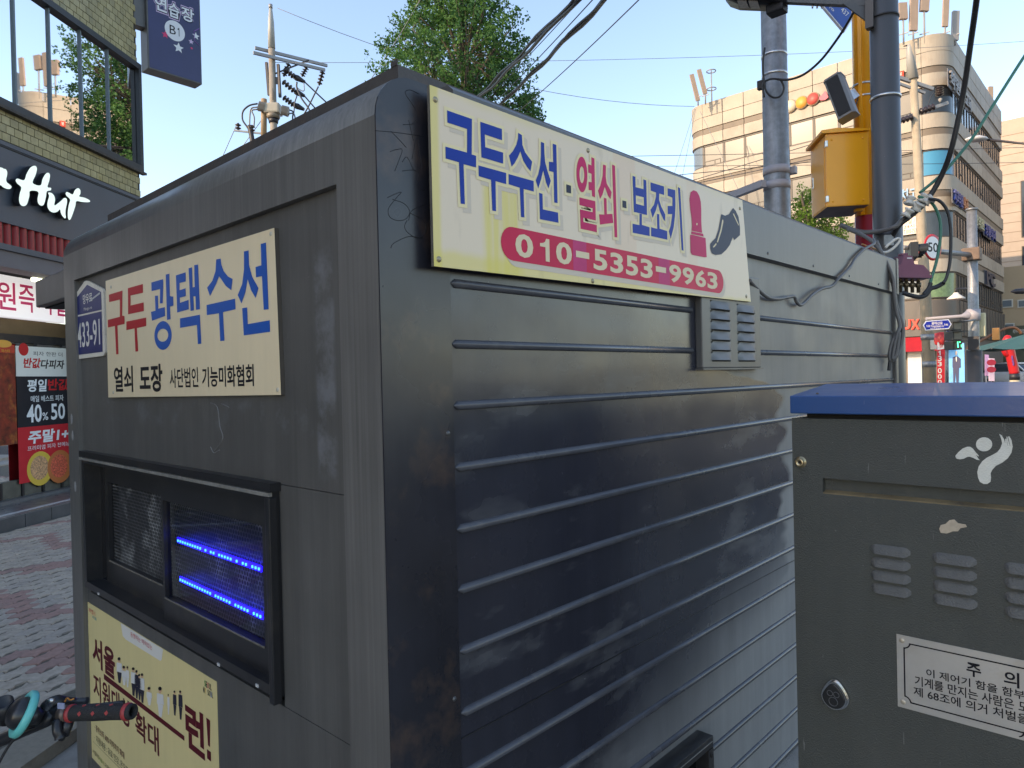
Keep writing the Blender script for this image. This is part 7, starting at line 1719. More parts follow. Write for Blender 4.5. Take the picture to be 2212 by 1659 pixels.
# pedestrian signal
pc = dep(*KG(1255, 480), ZS - 0.3); Fp = Frame(pc, RV * 0.96 + FV * 0.28, -FV * 0.96 + RV * 0.28)
ps = thing('pedestrian_signal', 'black pedestrian signal showing green countdown digits below the blue road plate', 'traffic light', Fp.M)
k_ = (ZS - 0.3) / FPX / 1.80832 / 3.687
def pg(x, y): return ((x - 1255) * k_ * 1.0, (480 - y) * k_)
for (y0, y1) in ((275, 405), (415, 550), (556, 685)):
    a, b = pg(1172, y1), pg(1340, y0); hb = MB().cbox(a[0], b[0], a[1], b[1], -0.20, 0.0, 0.01).build('housing', sigm, ps)
    a, b = pg(1190, y1 - 14), pg(1324, y0 + 12); MB().box(a[0], b[0], a[1], b[1], 0.0005, 0.004).build('screen', mk('signal_screen', (0.05, 0.045, 0.04), 0.3) if y0 < 500 else mk('lit_screen', (0.012, 0.02, 0.015), 0.3), hb)
    a, b = pg(1168, y0 + 14), pg(1344, y0 + 2); MB().box(a[0], b[0], a[1], b[1], 0.0, 0.13).build('visor', sigm, hb)
gre = mk('green_led', (0.0, 0.5, 0.2), 0.4, emit=(0.02, 1.0, 0.42), estr=1.6)
def seg(*pts): 
    flats([[pg(x, y) for x, y in pts]], 0.006, gre, ps, 'lit_segment')
seg((1240,572),(1258,572),(1268,655),(1248,655)); seg((1272,568),(1305,572),(1303,582),(1272,582)); seg((1310,612),(1330,618),(1334,648),(1312,650)); 
MB().tube([(-0.0, 0.24, -0.1), (0.5, 0.30, -0.05)], 0.02, 6).build('arm', galv, ps)
# blue road plates
def blue_plate(name, label, K, pts, lines, zd, rim):
    c_ = dep(*K(*pts[0]), zd); Fq = Frame(c_, RV * 0.97 - FV * 0.24, -FV * 0.97 - RV * 0.24)
    t_ = thing(name, label, 'sign', Fq.M); q = [K.uv(Fq, x, y) for x, y in pts]
    MB().prism(q, -0.012, 0.0).build('plate', mk('sign_white_rim', srgb(205, 210, 220), 0.4), t_); MB().prism(grow(q, -rim), 0.0005, 0.002).build('blue_face', mk('plate_blue', srgb(28, 48, 150), 0.4), t_)
    for tx, x0, ya, yb, x1, bd_ in lines:
        a, v1_ = K.uv(Fq, x0, ya); b, v0_ = K.uv(Fq, x1, yb); text(tx, a, v0_, b, v1_, 0.003, MATS['plate_print'], t_, bd_)
    return t_
blue_plate('street_name_plate', 'blue arrow-ended street name plate with white Korean writing', KG, [(757, 333), (800, 272), (1128, 246), (1170, 318), (1130, 385), (795, 410)], (('용마산로', 880, 285, 325, 1040, 0.02), ('550', 805, 332, 360, 860, 0.01), ('Yongmasan-ro', 868, 332, 366, 1055, 0.01), ('546', 1062, 310, 338, 1118, 0.01), ('왕십리 중랑 Mangu', 862, 370, 394, 1062, 0.0)), ZS - 0.4, 0.016)
bk = blue_plate('bicycle_road_sign', 'tall blue bicycle lane sign under the street name plate', KG, [(1086, 565), (1096, 395), (1135, 390), (1170, 570), (1166, 588), (1090, 580)], (('자전거전용', 1100, 550, 575, 1160, 0.0),), ZS + 0.2, 0.006)
Fk = Frame(bk.matrix_world.translation, RV * 0.97 - FV * 0.24, -FV * 0.97 - RV * 0.24)
for (x, y) in ((1113, 492), (1142, 490)):
    u_, v_ = KG.uv(Fk, x, y); MB().tube([(u_ + 0.018 * math.cos(a * math.pi / 6), v_ + 0.022 * math.sin(a * math.pi / 6), 0.004) for a in range(12)], 0.004, 4, closed=True).build('bicycle_wheel_mark', MATS['plate_print'], bk)
u_, v_ = KG.uv(Fk, 1128, 470); MB().tube([(u_ - 0.02, v_ - 0.01, 0.004), (u_, v_ + 0.04, 0.004), (u_ + 0.02, v_ - 0.01, 0.004)], 0.004, 4).build('bicycle_frame_mark', MATS['plate_print'], bk)
MB().tube([(*KG.uv(Fk, 1110, 588), -0.03), (*KG.uv(Fk, 1110, 1300), -0.03)], 0.03, 8).build('post', galv, bk)
# red price banner
bp_ = dep(*KG(1018, 900), 20); Fr = Frame(bp_, RV, -FV)
rbn = thing('price_banner', 'narrow red banner reading 13.000 in white between the pole and the blue picture', 'banner', Fr.M)
q = [KG.uv(Fr, x, y) for x, y in ((962, 578), (1072, 578), (1072, 1340), (962, 1340))]
MB().prism(q, -0.01, 0.0).build('cloth', mk('banner_red', srgb(205, 30, 40), 0.5, var=0.1, vs=4), rbn)
q = [KG.uv(Fr, x, y) for x, y in ((964, 578), (1062, 578), (1062, 672), (964, 690))]; MB().prism(q, 0.001, 0.003).build('white_label', mk('banner_white', srgb(225, 220, 215), 0.5), rbn)
def vt(tx, x0, ya, x1, yb, mat):
    a, v1_ = KG.uv(Fr, x0, ya); b, v0_ = KG.uv(Fr, x1, yb); text(tx, a, v0_, b, v1_, 0.005, mat, rbn, 0.02)
vt('장', 985, 600, 1050, 655, p_txtr)
for ch, ya, yb in (('3', 775, 850), ('3', 860, 925), ('0', 950, 1025), ('0', 1040, 1105), ('0', 1120, 1175)): vt(ch, 968, ya, 1028, yb, wht)
u0_, v1_ = KG.uv(Fr, 968, 700); u1_, v0_ = KG.uv(Fr, 1010, 765); flats([[(u0_ + x * (u1_ - u0_), v0_ + y * (v1_ - v0_)) for x, y in ONE]], 0.005, wht, rbn)
MB().lathe([(0.16, -0.1), (0.19, 0.0), (0.17, 0.22), (0.05, 0.26)], 14, (q[0][0] + 0.18, KG.uv(Fr, 1018, 560)[1], -0.1), (0, 1, 0)).build('red_cap', mk('banner_cap', srgb(170, 40, 40), 0.5), rbn)
# parasol, tube dancer, arched pipe
gm_ = mk('green_parasol_cloth', (0.035, 0.105, 0.095), 0.6, var=0.1, vs=3)
ZP = 17.0
pcen = dep(2215, 720, ZP); pb2 = Vector((pcen.x, pcen.y, -0.13))
par = thing('green_parasol', 'dark green market parasol at the right edge of the picture', 'parasol', T(pb2))
ztp = dep(2215, 722, ZP).z + 0.13; zed = dep(2110, 754, ZP).z + 0.13; rp_ = 1.25
n = 8; ring = [(rp_ * math.cos(2 * math.pi * k / n + 0.35), rp_ * math.sin(2 * math.pi * k / n + 0.35), zed) for k in range(n)]
cm = MB()
for k in range(n):
    a, b = Vector(ring[k]), Vector(ring[(k + 1) % n]); apex = Vector((0, 0, ztp)); vv = []
    for i in range(5):
        f_ = i / 4; l, r_ = apex.lerp(a, f_), apex.lerp(b, f_)
        for j in range(5): p = l.lerp(r_, j / 4); p.z -= 0.05 * math.sin(math.pi * j / 4) * f_; vv.append(p)
    cm.add(vv, [(i * 5 + j, i * 5 + j + 1, i * 5 + 6 + j, i * 5 + 5 + j) for i in range(4) for j in range(4)])
cm.build('canopy', gm_, par); MB().tube([(0, 0, 0.05), (0, 0, ztp + 0.05)], 0.03, 10).build('pole', galv, par); MB().lathe([(0, 0.08), (0.25, 0.08), (0.3, 0.0)], 16).build('base', dark_m, par)
for k in range(n): MB().tube([(0, 0, ztp - 0.03), (ring[k][0], ring[k][1], ring[k][2] - 0.015)], 0.010, 5).build('rib', galv, par)
rd = mk('dancer_red_nylon', (0.48, 0.012, 0.016), 0.4, var=0.08, vs=3)
dn = dep(*KG(2070, 1100), 20.0); dnb = Vector((dn.x, dn.y, -0.13))
dnc = thing('tube_dancer', 'red inflatable advertising tube standing beside the green parasol', 'inflatable', T(dnb))
dl = [dep(*KG(x, y), 20.0) - dnb for x, y in ((2075, 1030), (2050, 900), (2020, 760), (2000, 660), (1975, 540), (2010, 490))]
MB().tube(catmull(dl, 5), [0.125] * 21 + [0.11, 0.10, 0.09, 0.07, 0.04], 14).build('body', rd, dnc)
MB().tube([Vector((dl[0].x, dl[0].y, dl[0].z - 0.18)), dl[0]], 0.128, 14).build('collar', dark_m, dnc); MB().tube([Vector((dl[0].x, dl[0].y, 0.0)), Vector((dl[0].x, dl[0].y, dl[0].z - 0.181))], 0.12, 14).build('blower', mk('blower_cream', (0.5, 0.45, 0.32), 0.5), dnc)
MB().tube(catmull([dl[2], dl[2] + Vector((-0.1, -0.1, 0.03)), dl[3] + Vector((-0.14, -0.12, 0.02))], 5), 0.07, 8).build('arm', rd, dnc)
for k in range(3):
    p = dl[1].lerp(dl[2], 0.2 + 0.3 * k); MB().box(p.x - 0.02 + 0.04, p.x + 0.06, p.y - 0.135, p.y - 0.125, p.z - 0.08, p.z + 0.03).build('print_mark', mk('dancer_blue_print', srgb(90, 40, 120), 0.5), dnc)
ap = [dep(*KG(x, y), 23) for x, y in ((1395, 680), (1500, 610), (1750, 470), (1900, 400), (2010, 368), (2090, 375), (2150, 420), (2170, 455))]
abp = thing('arched_copper_pipe', 'brown arched pipe reaching over towards the green parasol', 'pipe', T(vert(2095, 740, 23)))
o0 = abp.matrix_world.translation; MB().tube(catmull([Vector((ap[0].x, ap[0].y, -0.13)), Vector((ap[0].x, ap[0].y, 1.3))] + ap, 4) if False else [p - o0 for p in catmull([Vector((ap[0].x, ap[0].y, -0.13)), Vector((ap[0].x, ap[0].y, 1.4))] + ap, 4)], 0.045, 8).build('pipe', mk('copper_brown', (0.22, 0.10, 0.05), 0.45, metal=0.3, var=0.2, vs=5), abp)
jb = dep(*KG(1810, 460), 22.9) - o0; MB().cbox(jb.x - 0.1, jb.x + 0.1, jb.y - 0.08, jb.y + 0.08, jb.z - 0.2, jb.z + 0.2, 0.02).build('orange_fitting', mk('orange_fitting', (0.45, 0.20, 0.05), 0.5), abp)
# pink shop posters
for i, (x0, x1, y0, y1, lab) in enumerate(((1652, 1706, 755, 1060, 'lilac shop poster right of the signal mast'), (1708, 1788, 808, 1135, 'pale pink shop poster with red lips beside the lilac one'))):
    Fq = Frame(dep(*KG((x0 + x1) / 2, 900), 30 - i * 0.3), RV, -FV); q = [KG.uv(Fq, x, y) for x, y in ((x0, y1), (x1, y1 + 4), (x1, y0 + 4), (x0, y0))]
    t_ = thing('shop_poster', lab, 'poster', Fq.M, 'pink shop posters'); MB().prism(q, -0.02, 0.0).build('sheet', mk('poster_pink_%d' % i, srgb(*((186, 150, 190), (215, 190, 205))[i]), 0.5, var=0.15, vs=3), t_)
    if i:
        for yy in (870, 972):
            u_, v_ = KG.uv(Fq, 1742, yy); MB().prism(ell(u_, v_, 0.2, 0.13, 16), 0.001, 0.003).build('lips_print', mk('lips_red', srgb(170, 40, 60), 0.5), t_)
    MB().tube([(0, q[0][1], -0.06), (0, -(Fq.o.z) - 0.13, -0.06)], 0.03, 6).build('stand', galv, t_)
# small round lamp on the facade and a street light on the far right
lm0 = dep(*KY(848, 915), 36.5); wl_ = thing('wall_lamp', 'small white bowl lamp at the corner building first floor', 'lamp', T(lm0))
MB().lathe([(0.10, 0.35), (0.16, 0.25), (0.42, 0.05), (0.42, 0.0), (0.0, 0.06)], 18).build('shade', mk('lamp_white', (0.55, 0.53, 0.48), 0.5), wl_); MB().tube([(0, 0, 0.35), (0, 0, 0.55), (0.5, 1.2, 0.6)], 0.05, 6).build('stem', dark_m, wl_)
KZ = Crop(2600, 0, 1.58)
h0, h1, h2_ = dep(*KZ(1852, 858), 26), dep(*KZ(1985, 862), 26), dep(*KZ(2330, 900), 25)
slh = thing('far_street_light', 'oval white street light head on a thin arm at the right edge', 'street lamp', T(Vector((h2_.x, h2_.y, -0.13))))
ob_ = slh.matrix_world.translation
MB().tube([p - ob_ for p in (h0, h0.lerp(h1, 0.2), h0.lerp(h1, 0.5), h0.lerp(h1, 0.85), h1)], [0.05, 0.20, 0.27, 0.18, 0.07], 12).build('head', mk('lamp_head', (0.5, 0.5, 0.5), 0.4), slh)
hd_ = LAST[0]; zc0 = (h0.z + h1.z) / 2 - ob_.z
for v in hd_.data.vertices: v.co.z = zc0 + (v.co.z - zc0) * (0.5 if v.co.z > zc0 else 0.35)
MB().tube([h1 - ob_, h2_ - ob_, Vector((0, 0, 0))], [0.05, 0.06, 0.09], 8).build('arm', dark_m, slh)
lh0, lh1 = dep(*KY(1265, 857), 24), dep(*KY(1420, 850), 24)
sl2 = thing('far_dark_street_light', 'dark street light head on the far right before the low beige block', 'street lamp', T(Vector((lh1.x, lh1.y, -0.13)))); ob_ = sl2.matrix_world.translation
MB().tube([lh0 - ob_, lh0.lerp(lh1, 0.25) - ob_, lh0.lerp(lh1, 0.6) - ob_, lh1 - ob_], [0.02, 0.09, 0.10, 0.05], 8).build('head', dark_m, sl2); MB().tube([lh1 - ob_, Vector((0.3, 0.3, (lh1 - ob_).z)), Vector((0.3, 0.3, 0))], 0.06, 8).build('arm', dark_m, sl2)
# ================================================================== vehicles
# parked white SUV facing the camera
ZC = 44.0
cp = dep(2204, 800, ZC); carw = mk('white_car_paint', (0.62, 0.63, 0.63), 0.25, coat=0.6); blackp = mk('black_trim', (0.018, 0.018, 0.02), 0.4); cglass = mk('car_glass', (0.05, 0.07, 0.09), 0.05, spec=0.8); tyre = mk('tyre_rubber', (0.02, 0.02, 0.02), 0.8); alloy = mk('alloy_rim', (0.4, 0.4, 0.41), 0.3, metal=0.8)
zg = dep(2204, 783, ZC).z - 1.66
car_rot = math.atan2(-FV.y, -FV.x) + R(12)
suv = thing('parked_suv', 'white SUV parked facing the street behind the red inflatable tube', 'car', T(cp.x, cp.y, zg) @ Matrix.Rotation(car_rot, 4, 'Z'))
ramp = tag(MB().box(cp.x - 3, cp.x + 22, cp.y - 3.2, cp.y + 8, -0.13, zg).build('forecourt', conc), kind='structure')
def loft(secs, nm, mat, par, smooth=True):
    """sections: list of (x, [(y, z)...]) mirrored polygons"""
    m = MB(); k = len(secs[0][1]); vv = []
    for x, pr in secs: vv += [(x, y, z) for y, z in pr]
    ff = []
    for i in range(len(secs) - 1):
        for j in range(k): l = (j + 1) % k; ff.append((i * k + j, i * k + l, (i + 1) * k + l, (i + 1) * k + j))
    ff += [tuple(range(k)), tuple((len(secs) - 1) * k + j for j in range(k))]
    m.add(vv, ff, smooth); o = m.build(nm, mat, par)
    return o
def sec(hw, z0, z1, r=0.12): return [(-hw + r, z0), (hw - r, z0), (hw, z0 + r), (hw, z1 - r), (hw - r, z1), (-hw + r, z1), (-hw, z1 - r), (-hw, z0 + r)]
loft([(0.0, sec(0.72, 0.42, 0.80)), (0.12, sec(0.88, 0.25, 0.95)), (0.35 - 0.0, sec(0.92, 0.22, 1.02)), (-1.1 - 0.0, sec(0.92, 0.22, 1.08)), (-3.6, sec(0.92, 0.24, 1.08)), (-4.25, sec(0.86, 0.3, 1.0)), (-4.4, sec(0.75, 0.42, 0.9))] if False else [(2.2, sec(0.74, 0.42, 0.82)), (2.1, sec(0.88, 0.26, 0.95)), (1.8, sec(0.92, 0.22, 1.02)), (0.9, sec(0.925, 0.22, 1.10)), (-1.4, sec(0.925, 0.24, 1.10)), (-2.05, sec(0.88, 0.3, 1.04)), (-2.2, sec(0.76, 0.42, 0.92))], 'body', carw, suv)
loft([(1.05, sec(0.80, 1.08, 1.12, 0.015)), (0.35, sec(0.70, 1.08, 1.58, 0.12)), (-0.4, sec(0.70, 1.08, 1.66, 0.12)), (-1.5, sec(0.68, 1.08, 1.60, 0.12)), (-2.0, sec(0.72, 1.05, 1.15, 0.03))], 'cabin', cglass, suv)
loft([(0.42, sec(0.66, 1.57, 1.63, 0.02)), (-0.4, sec(0.66, 1.60, 1.685, 0.03)), (-1.55, sec(0.62, 1.56, 1.64, 0.02))], 'roof', carw, suv)
for s_ in (-1, 1):
    MB().beam((1.02, s_ * 0.80, 1.10), (0.36, s_ * 0.68, 1.60), 0.07, 0.05).build('pillar', carw, suv)
    MB().cbox(0.55, 0.72, s_ * 1.0 - 0.10, s_ * 1.0 + 0.10, 1.02, 1.18, 0.03).build('mirror', carw, suv)
    h = MB().prism([(s_ * 0.50, 0.74), (s_ * 0.86, 0.80), (s_ * 0.90, 0.90), (s_ * 0.55, 0.84)], 2.02, 2.20, 'x').build('headlight', mk('headlight_glass', (0.5, 0.52, 0.55), 0.1), suv)
    for xx in (1.35, -1.35):
        w_ = MB().lathe([(0.20, -0.11), (0.33, -0.11), (0.35, -0.06), (0.35, 0.06), (0.33, 0.11), (0.20, 0.11)], 22, (xx, s_ * 0.82, 0.35), (0, 1, 0)).build('wheel', tyre, suv); MB().lathe([(0, 0.08), (0.20, 0.10)], 16, (xx, s_ * 0.82, 0.35), (0, s_, 0)).build('rim', alloy, w_)
MB().prism([(-0.48, 0.62), (0.48, 0.62), (0.52, 0.80), (-0.52, 0.80)], 2.16, 2.225, 'x').build('grille', blackp, suv); MB().box(2.14, 2.21, -0.7, 0.7, 0.36, 0.50).build('lower_grille', blackp, suv)
MB().box(2.226, 2.236, -0.26, 0.26, 0.50, 0.61).build('number_plate', mk('plate_pale', (0.6, 0.6, 0.58), 0.5), suv)
MB().lathe([(0, 0.012), (0.07, 0.012), (0.07, 0)], 14, (2.225, 0, 0.73), (1, 0, 0)).build('badge', alloy, suv)
# scooter at the far shopfront
sp0 = dep(*KG(640, 1130), 24); scz = -0.13
sco = thing('parked_scooter', 'dark motor scooter with red tail light parked below the red shop awning', 'scooter', T(sp0.x, sp0.y, scz) @ Matrix.Rotation(math.atan2(RV.y, RV.x) + R(155), 4, 'Z'))
sh = 1.0
mb = mk('scooter_black', (0.02, 0.02, 0.022), 0.3)
for xx in (0.62, -0.62):
    w_ = MB().lathe([(0.14, -0.05), (0.23, -0.05), (0.25, 0), (0.23, 0.05), (0.14, 0.05)], 18, (xx, 0, 0.25), (0, 1, 0)).build('wheel', tyre, sco); MB().lathe([(0, -0.02), (0.15, -0.02), (0.15, 0.02), (0, 0.02)], 14, (xx, 0, 0.25), (0, 1, 0)).build('rim', alloy, w_)
loft([(-0.85, sec(0.10, 0.62, 0.78, 0.03)), (-0.5, sec(0.17, 0.40, 0.80, 0.05)), (-0.05, sec(0.17, 0.30, 0.72, 0.05)), (0.08, sec(0.14, 0.28, 0.36, 0.02)), (0.35, sec(0.15, 0.26, 0.34, 0.02))], 'body', mb, sco)
loft([(-0.75, sec(0.12, 0.80, 0.88, 0.03)), (-0.35, sec(0.16, 0.80, 0.90, 0.03)), (0.0, sec(0.12, 0.76, 0.84, 0.03))], 'seat', dark_m, sco)
loft([(0.36, sec(0.20, 0.30, 0.95, 0.05)), (0.48, sec(0.16, 0.45, 1.05, 0.05)), (0.58, sec(0.08, 0.60, 1.0, 0.03))], 'leg_shield', mb, sco)
MB().tube([(0.62, 0, 0.25), (0.45, 0, 1.05)], 0.03, 8).build('fork', alloy, sco); MB().tube([(0.36, -0.33, 1.12), (0.44, 0, 1.05), (0.36, 0.33, 1.12)], 0.015, 8).build('handlebar', dark_m, sco)
MB().cbox(-0.92, -0.85, -0.09, 0.09, 0.68, 0.78, 0.02).build('tail_light', mk('tail_red', (0.4, 0.02, 0.02), 0.3), sco); MB().box(-0.93, -0.92, -0.1, 0.1, 0.45, 0.6).build('number_plate', MATS['plate_pale'], sco); MB().cbox(-0.95, -0.6, -0.2, 0.2, 0.92, 1.22, 0.03).build('cargo_box', mb, sco)
for s_ in (-1, 1): MB().tube([(0.40, s_ * 0.2, 1.1), (0.36, s_ * 0.3, 1.3)], 0.008, 5).build('mirror_stem', dark_m, sco); MB().lathe([(0, 0.01), (0.06, 0.01), (0.06, 0)], 12, (0.36, s_ * 0.31, 1.34), (-1, 0, 0)).build('mirror', mb, sco)
MB().cbox(-0.3, -0.25, 0.17, 0.19, 0.9, 1.15, 0.005).build('yellow_strap', mk('strap_yellow', (0.6, 0.6, 0.05), 0.5), sco)

# ================================================================== bicycle whose handlebar reaches into the lower left
BZ = 1.50
GE, GS = dep(287, 1537, BZ - 0.03), dep(152, 1541, BZ)
CTR = dep(-55, 1612, BZ + 0.05)
bx_ = (GE - GS); bx_.z = 0; bx_.normalize(); by_ = Vector((-bx_.y, bx_.x, 0))
cc = Vector((CTR.x, CTR.y, 0.0))
BMx = Matrix(((bx_.x, by_.x, 0, cc.x), (bx_.y, by_.y, 0, cc.y), (0, 0, 1, 0), (0, 0, 0, 1)))
bike = thing('parked_bicycle', 'black bicycle with red-trimmed grip and teal bell standing before the kiosk', 'bicycle', BMx)
BI = BMx.inverted()
def bl_(x, y, z): return BI @ dep(x, y, z)
ge, gs = BI @ GE, BI @ GS; bcen = BI @ CTR
bkm = mk('bike_black', (0.016, 0.016, 0.018), 0.38); grip_m = mk('grip_rubber', (0.018, 0.017, 0.017), 0.7, bump=0.5, bs=260); gred = mk('grip_red', (0.36, 0.035, 0.035), 0.5)
d_g = (ge - gs).normalized()
bar = [gs + d_g * 0.02, gs - d_g * 0.05, bl_(105, 1554, BZ), bl_(50, 1578, BZ + 0.02), bl_(0, 1600, BZ + 0.03), bcen]
lft = [Vector((2 * bcen.x - p.x, p.y, p.z)) for p in bar[:-1]][::-1]
MB().tube(catmull(bar + lft, 4), 0.0135, 12).build('handlebar', bkm, bike)
def grip(a, b):
    d_ = (b - a).normalized(); L_ = (b - a).length
    g_ = MB().lathe([(0.0155, 0.0), (0.0165, 0.005), (0.0160, 0.03), (0.0168, 0.06), (0.0158, 0.10), (0.0160, L_ - 0.008), (0.0155, L_), (0.0115, L_ + 0.001), (0.0105, L_ - 0.01)], 20, a, d_).build('grip', grip_m, bike)
    MB().lathe([(0.0163, -0.002), (0.0185, 0.0), (0.0185, 0.006), (0.0163, 0.008)], 20, a, d_).build('grip_ring', gred, g_); MB().lathe([(0.0163, L_ - 0.018), (0.0182, L_ - 0.016), (0.0182, L_ - 0.010), (0.0163, L_ - 0.008)], 20, a, d_).build('grip_ring', gred, g_)
    return g_, d_, L_
g1, gd, gl_ = grip(gs, ge)
cam_l = BI @ CAM; tocam = (cam_l - (gs + ge) / 2); tocam = (tocam - gd * tocam.dot(gd)).normalized(); upv = gd.cross(tocam)
if upv.z < 0: upv = -upv
for ang in (-0.10, 1.15):
    for k in range(3):
        c = gs + gd * (gl_ * (0.24 + 0.215 * k)); n_ = (tocam * math.cos(ang) + upv * math.sin(ang)).normalized(); t_ = n_.cross(gd)
        p = c + n_ * 0.0168; s_ = 0.0048
        MB().add([p + gd * s_, p + t_ * s_, p - gd * s_, p - t_ * s_] + [q_ - n_ * 0.002 for q_ in (p + gd * s_, p + t_ * s_, p - gd * s_, p - t_ * s_)], [(0, 1, 2, 3), (0, 1, 5, 4), (1, 2, 6, 5), (2, 3, 7, 6), (3, 0, 4, 7)]).build('red_diamond', gred, g1)
mr = lambda p: Vector((2 * bcen.x - p.x, p.y, p.z))
grip(mr(gs), mr(ge))
# clamp next to the grip, brake lever, shifter, bell
MB().lathe([(0.0138, -0.022), (0.0175, -0.022), (0.0175, -0.004), (0.0138, -0.004)], 18, gs, gd).build('lock_collar', mk('bronze_collar', (0.16, 0.12, 0.10), 0.4, metal=0.5), bike)
lv0 = bl_(112, 1530, BZ + 0.01)
MB().tube([bl_(150, 1552, BZ), bl_(143, 1578, BZ - 0.01), bl_(146, 1590, BZ - 0.01)], [0.012, 0.010, 0.004], 8).build('collar_bolt', bkm, bike)
brk = MB().tube(catmull([bl_(98, 1540, BZ + 0.01), bl_(108, 1522, BZ + 0.02), bl_(135, 1514, BZ + 0.035), bl_(165, 1515, BZ + 0.05)], 4), [0.016] * 4 + [0.015] * 4 + [0.011, 0.009, 0.008, 0.008, 0.007], 10).build('brake_lever', bkm, bike)
MB().tube([bl_(150, 1521, BZ + 0.045), bl_(170, 1515, BZ + 0.05), bl_(189, 1513, BZ + 0.05)], [0.006, 0.008, 0.0075], 8).build('lever_blade', mk('lever_grey', (0.04, 0.04, 0.042), 0.35), brk)
MB().tube(catmull([bl_(160, 1526, BZ + 0.03), bl_(220, 1522, BZ + 0.035), bl_(268, 1518, BZ + 0.04)], 4), [0.004] * 5 + [0.0045, 0.005, 0.0055, 0.006], 8).build('lever_blade', bkm, brk)
MB().tube([bl_(104, 1514, BZ - 0.005), bl_(117, 1513, BZ - 0.005)], [0.006, 0.004], 8).build('silver_adjuster', steel, brk)
MB().tube(catmull([bl_(140, 1516, BZ + 0.01), bl_(145, 1508, BZ + 0.01), bl_(152, 1512, BZ), bl_(160, 1509, BZ)], 4), 0.0018, 5).build('orange_tie', mk('orange_cord', (0.5, 0.18, 0.03), 0.5), brk)
MB().cbox(-0.008, 0.008, -0.002, 0.002, -0.006, 0.006, 0.001).xf(T(bl_(132, 1525, BZ - 0.02))).build('gear_window', mk('gear_window', (0.28, 0.30, 0.42), 0.3), brk)
MB().tube(catmull([bl_(124, 1556, BZ - 0.01), bl_(124, 1578, BZ - 0.02), bl_(130, 1592, BZ - 0.02), bl_(130, 1594, BZ - 0.02)], 4), [0.010] * 4 + [0.010] * 4 + [0.012, 0.012, 0.010, 0.006, 0.003], 10).build('thumb_shifter', bkm, bike)
bc_ = bl_(56, 1543, BZ - 0.03); bax = (BI.to_3x3() @ (-RV * 0.70 + Vector((0, 0, 0.50)) - FV * 0.55)).normalized()
teal = mk('teal_bell_rim', (0.10, 0.50, 0.46), 0.35, var=0.06, vs=30)
bell = MB().lathe([(0.026, -0.004), (0.043, -0.005), (0.047, 0.000), (0.046, 0.009), (0.041, 0.012), (0.033, 0.009), (0.026, 0.006)], 36, bc_, bax).build('bell', teal, bike)
MB().lathe([(0.033, 0.006), (0.0325, 0.012), (0.029, 0.022), (0.022, 0.029), (0.012, 0.0335), (0.0, 0.035)], 30, bc_, bax).build('bell_dome', mk('bell_black', (0.018, 0.018, 0.02), 0.3), bell)
MB().lathe([(0.0, -0.03), (0.014, -0.03), (0.022, -0.003), (0.0, -0.003)], 16, bc_, bax).build('bell_clamp', bkm, bell)
lt0 = bl_(10, 1532, BZ - 0.02); MB().lathe([(0.0, -0.03), (0.018, -0.03), (0.020, 0.02), (0.018, 0.02), (0.016, 0.0), (0.0, 0.0)], 18, lt0, (0.15, -0.35, 0.9)).build('phone_holder_cup', bkm, bike)
MB().tube(catmull([bl_(95, 1566, BZ), bl_(50, 1582, BZ - 0.01), bl_(20, 1610, BZ - 0.01), bl_(-10, 1662, BZ - 0.02)], 5), 0.003, 6).build('brake_cable', rubber, bike)
# the rest of the small-wheeled bicycle (outside the picture)
hz_ = bcen.z
stem_b = Vector((bcen.x, bcen.y - 0.02, hz_)); ht0, ht1 = Vector((bcen.x, bcen.y - 0.05, 0.72)), Vector((bcen.x, bcen.y + 0.0, 0.58))
MB().tube([stem_b, stem_b + Vector((0, -0.03, -0.02)), ht0], [0.024, 0.02, 0.018], 12).build('stem', bkm, bike); MB().tube([ht0, ht1], 0.022, 12).build('head_tube', bkm, bike)
fwc = Vector((bcen.x, bcen.y + 0.12, 0.25)); rwc = Vector((bcen.x, bcen.y - 0.86, 0.25)); bb = Vector((bcen.x, bcen.y - 0.48, 0.28)); sd_ = Vector((bcen.x, bcen.y - 0.66, 0.85))
for s_ in (-0.05, 0.05): MB().tube([ht1 + Vector((s_ * 0.6, 0, 0)), fwc + Vector((s_, 0, 0))], 0.011, 8).build('fork_blade', bkm, bike); MB().tube([rwc + Vector((s_, 0, 0)), bb], 0.009, 8).build('chain_stay', bkm, bike)
MB().tube([ht1, bb], 0.019, 10).build('down_tube', bkm, bike); MB().tube([bb, sd_], 0.016, 10).build('seat_tube', bkm, bike); MB().tube([ht0 + Vector((0, -0.005, -0.03)), bb.lerp(sd_, 0.55)], 0.016, 10).build('top_tube', bkm, bike)
for s_ in (-0.05, 0.05): MB().tube([rwc + Vector((s_, 0, 0)), bb.lerp(sd_, 0.5)], 0.008, 8).build('seat_stay', bkm, bike)
for c in (fwc, rwc):
    w_ = MB().tube([c + Vector((0, 0.228 * math.cos(k * math.pi / 14), 0.228 * math.sin(k * math.pi / 14))) for k in range(28)], 0.022, 8, closed=True).build('tyre', tyre, bike)
    MB().tube([c + Vector((0, 0.205 * math.cos(k * math.pi / 14), 0.205 * math.sin(k * math.pi / 14))) for k in range(28)], 0.009, 6, closed=True).build('rim', alloy, w_); MB().tube([c - Vector((0.05, 0, 0)), c + Vector((0.05, 0, 0))], 0.018, 10).build('hub', alloy, w_)
    for k in range(14): a = k * math.pi / 7; MB().tube([c, c + Vector((0, 0.205 * math.cos(a), 0.205 * math.sin(a)))], 0.0012, 4).build('spoke', alloy, w_)
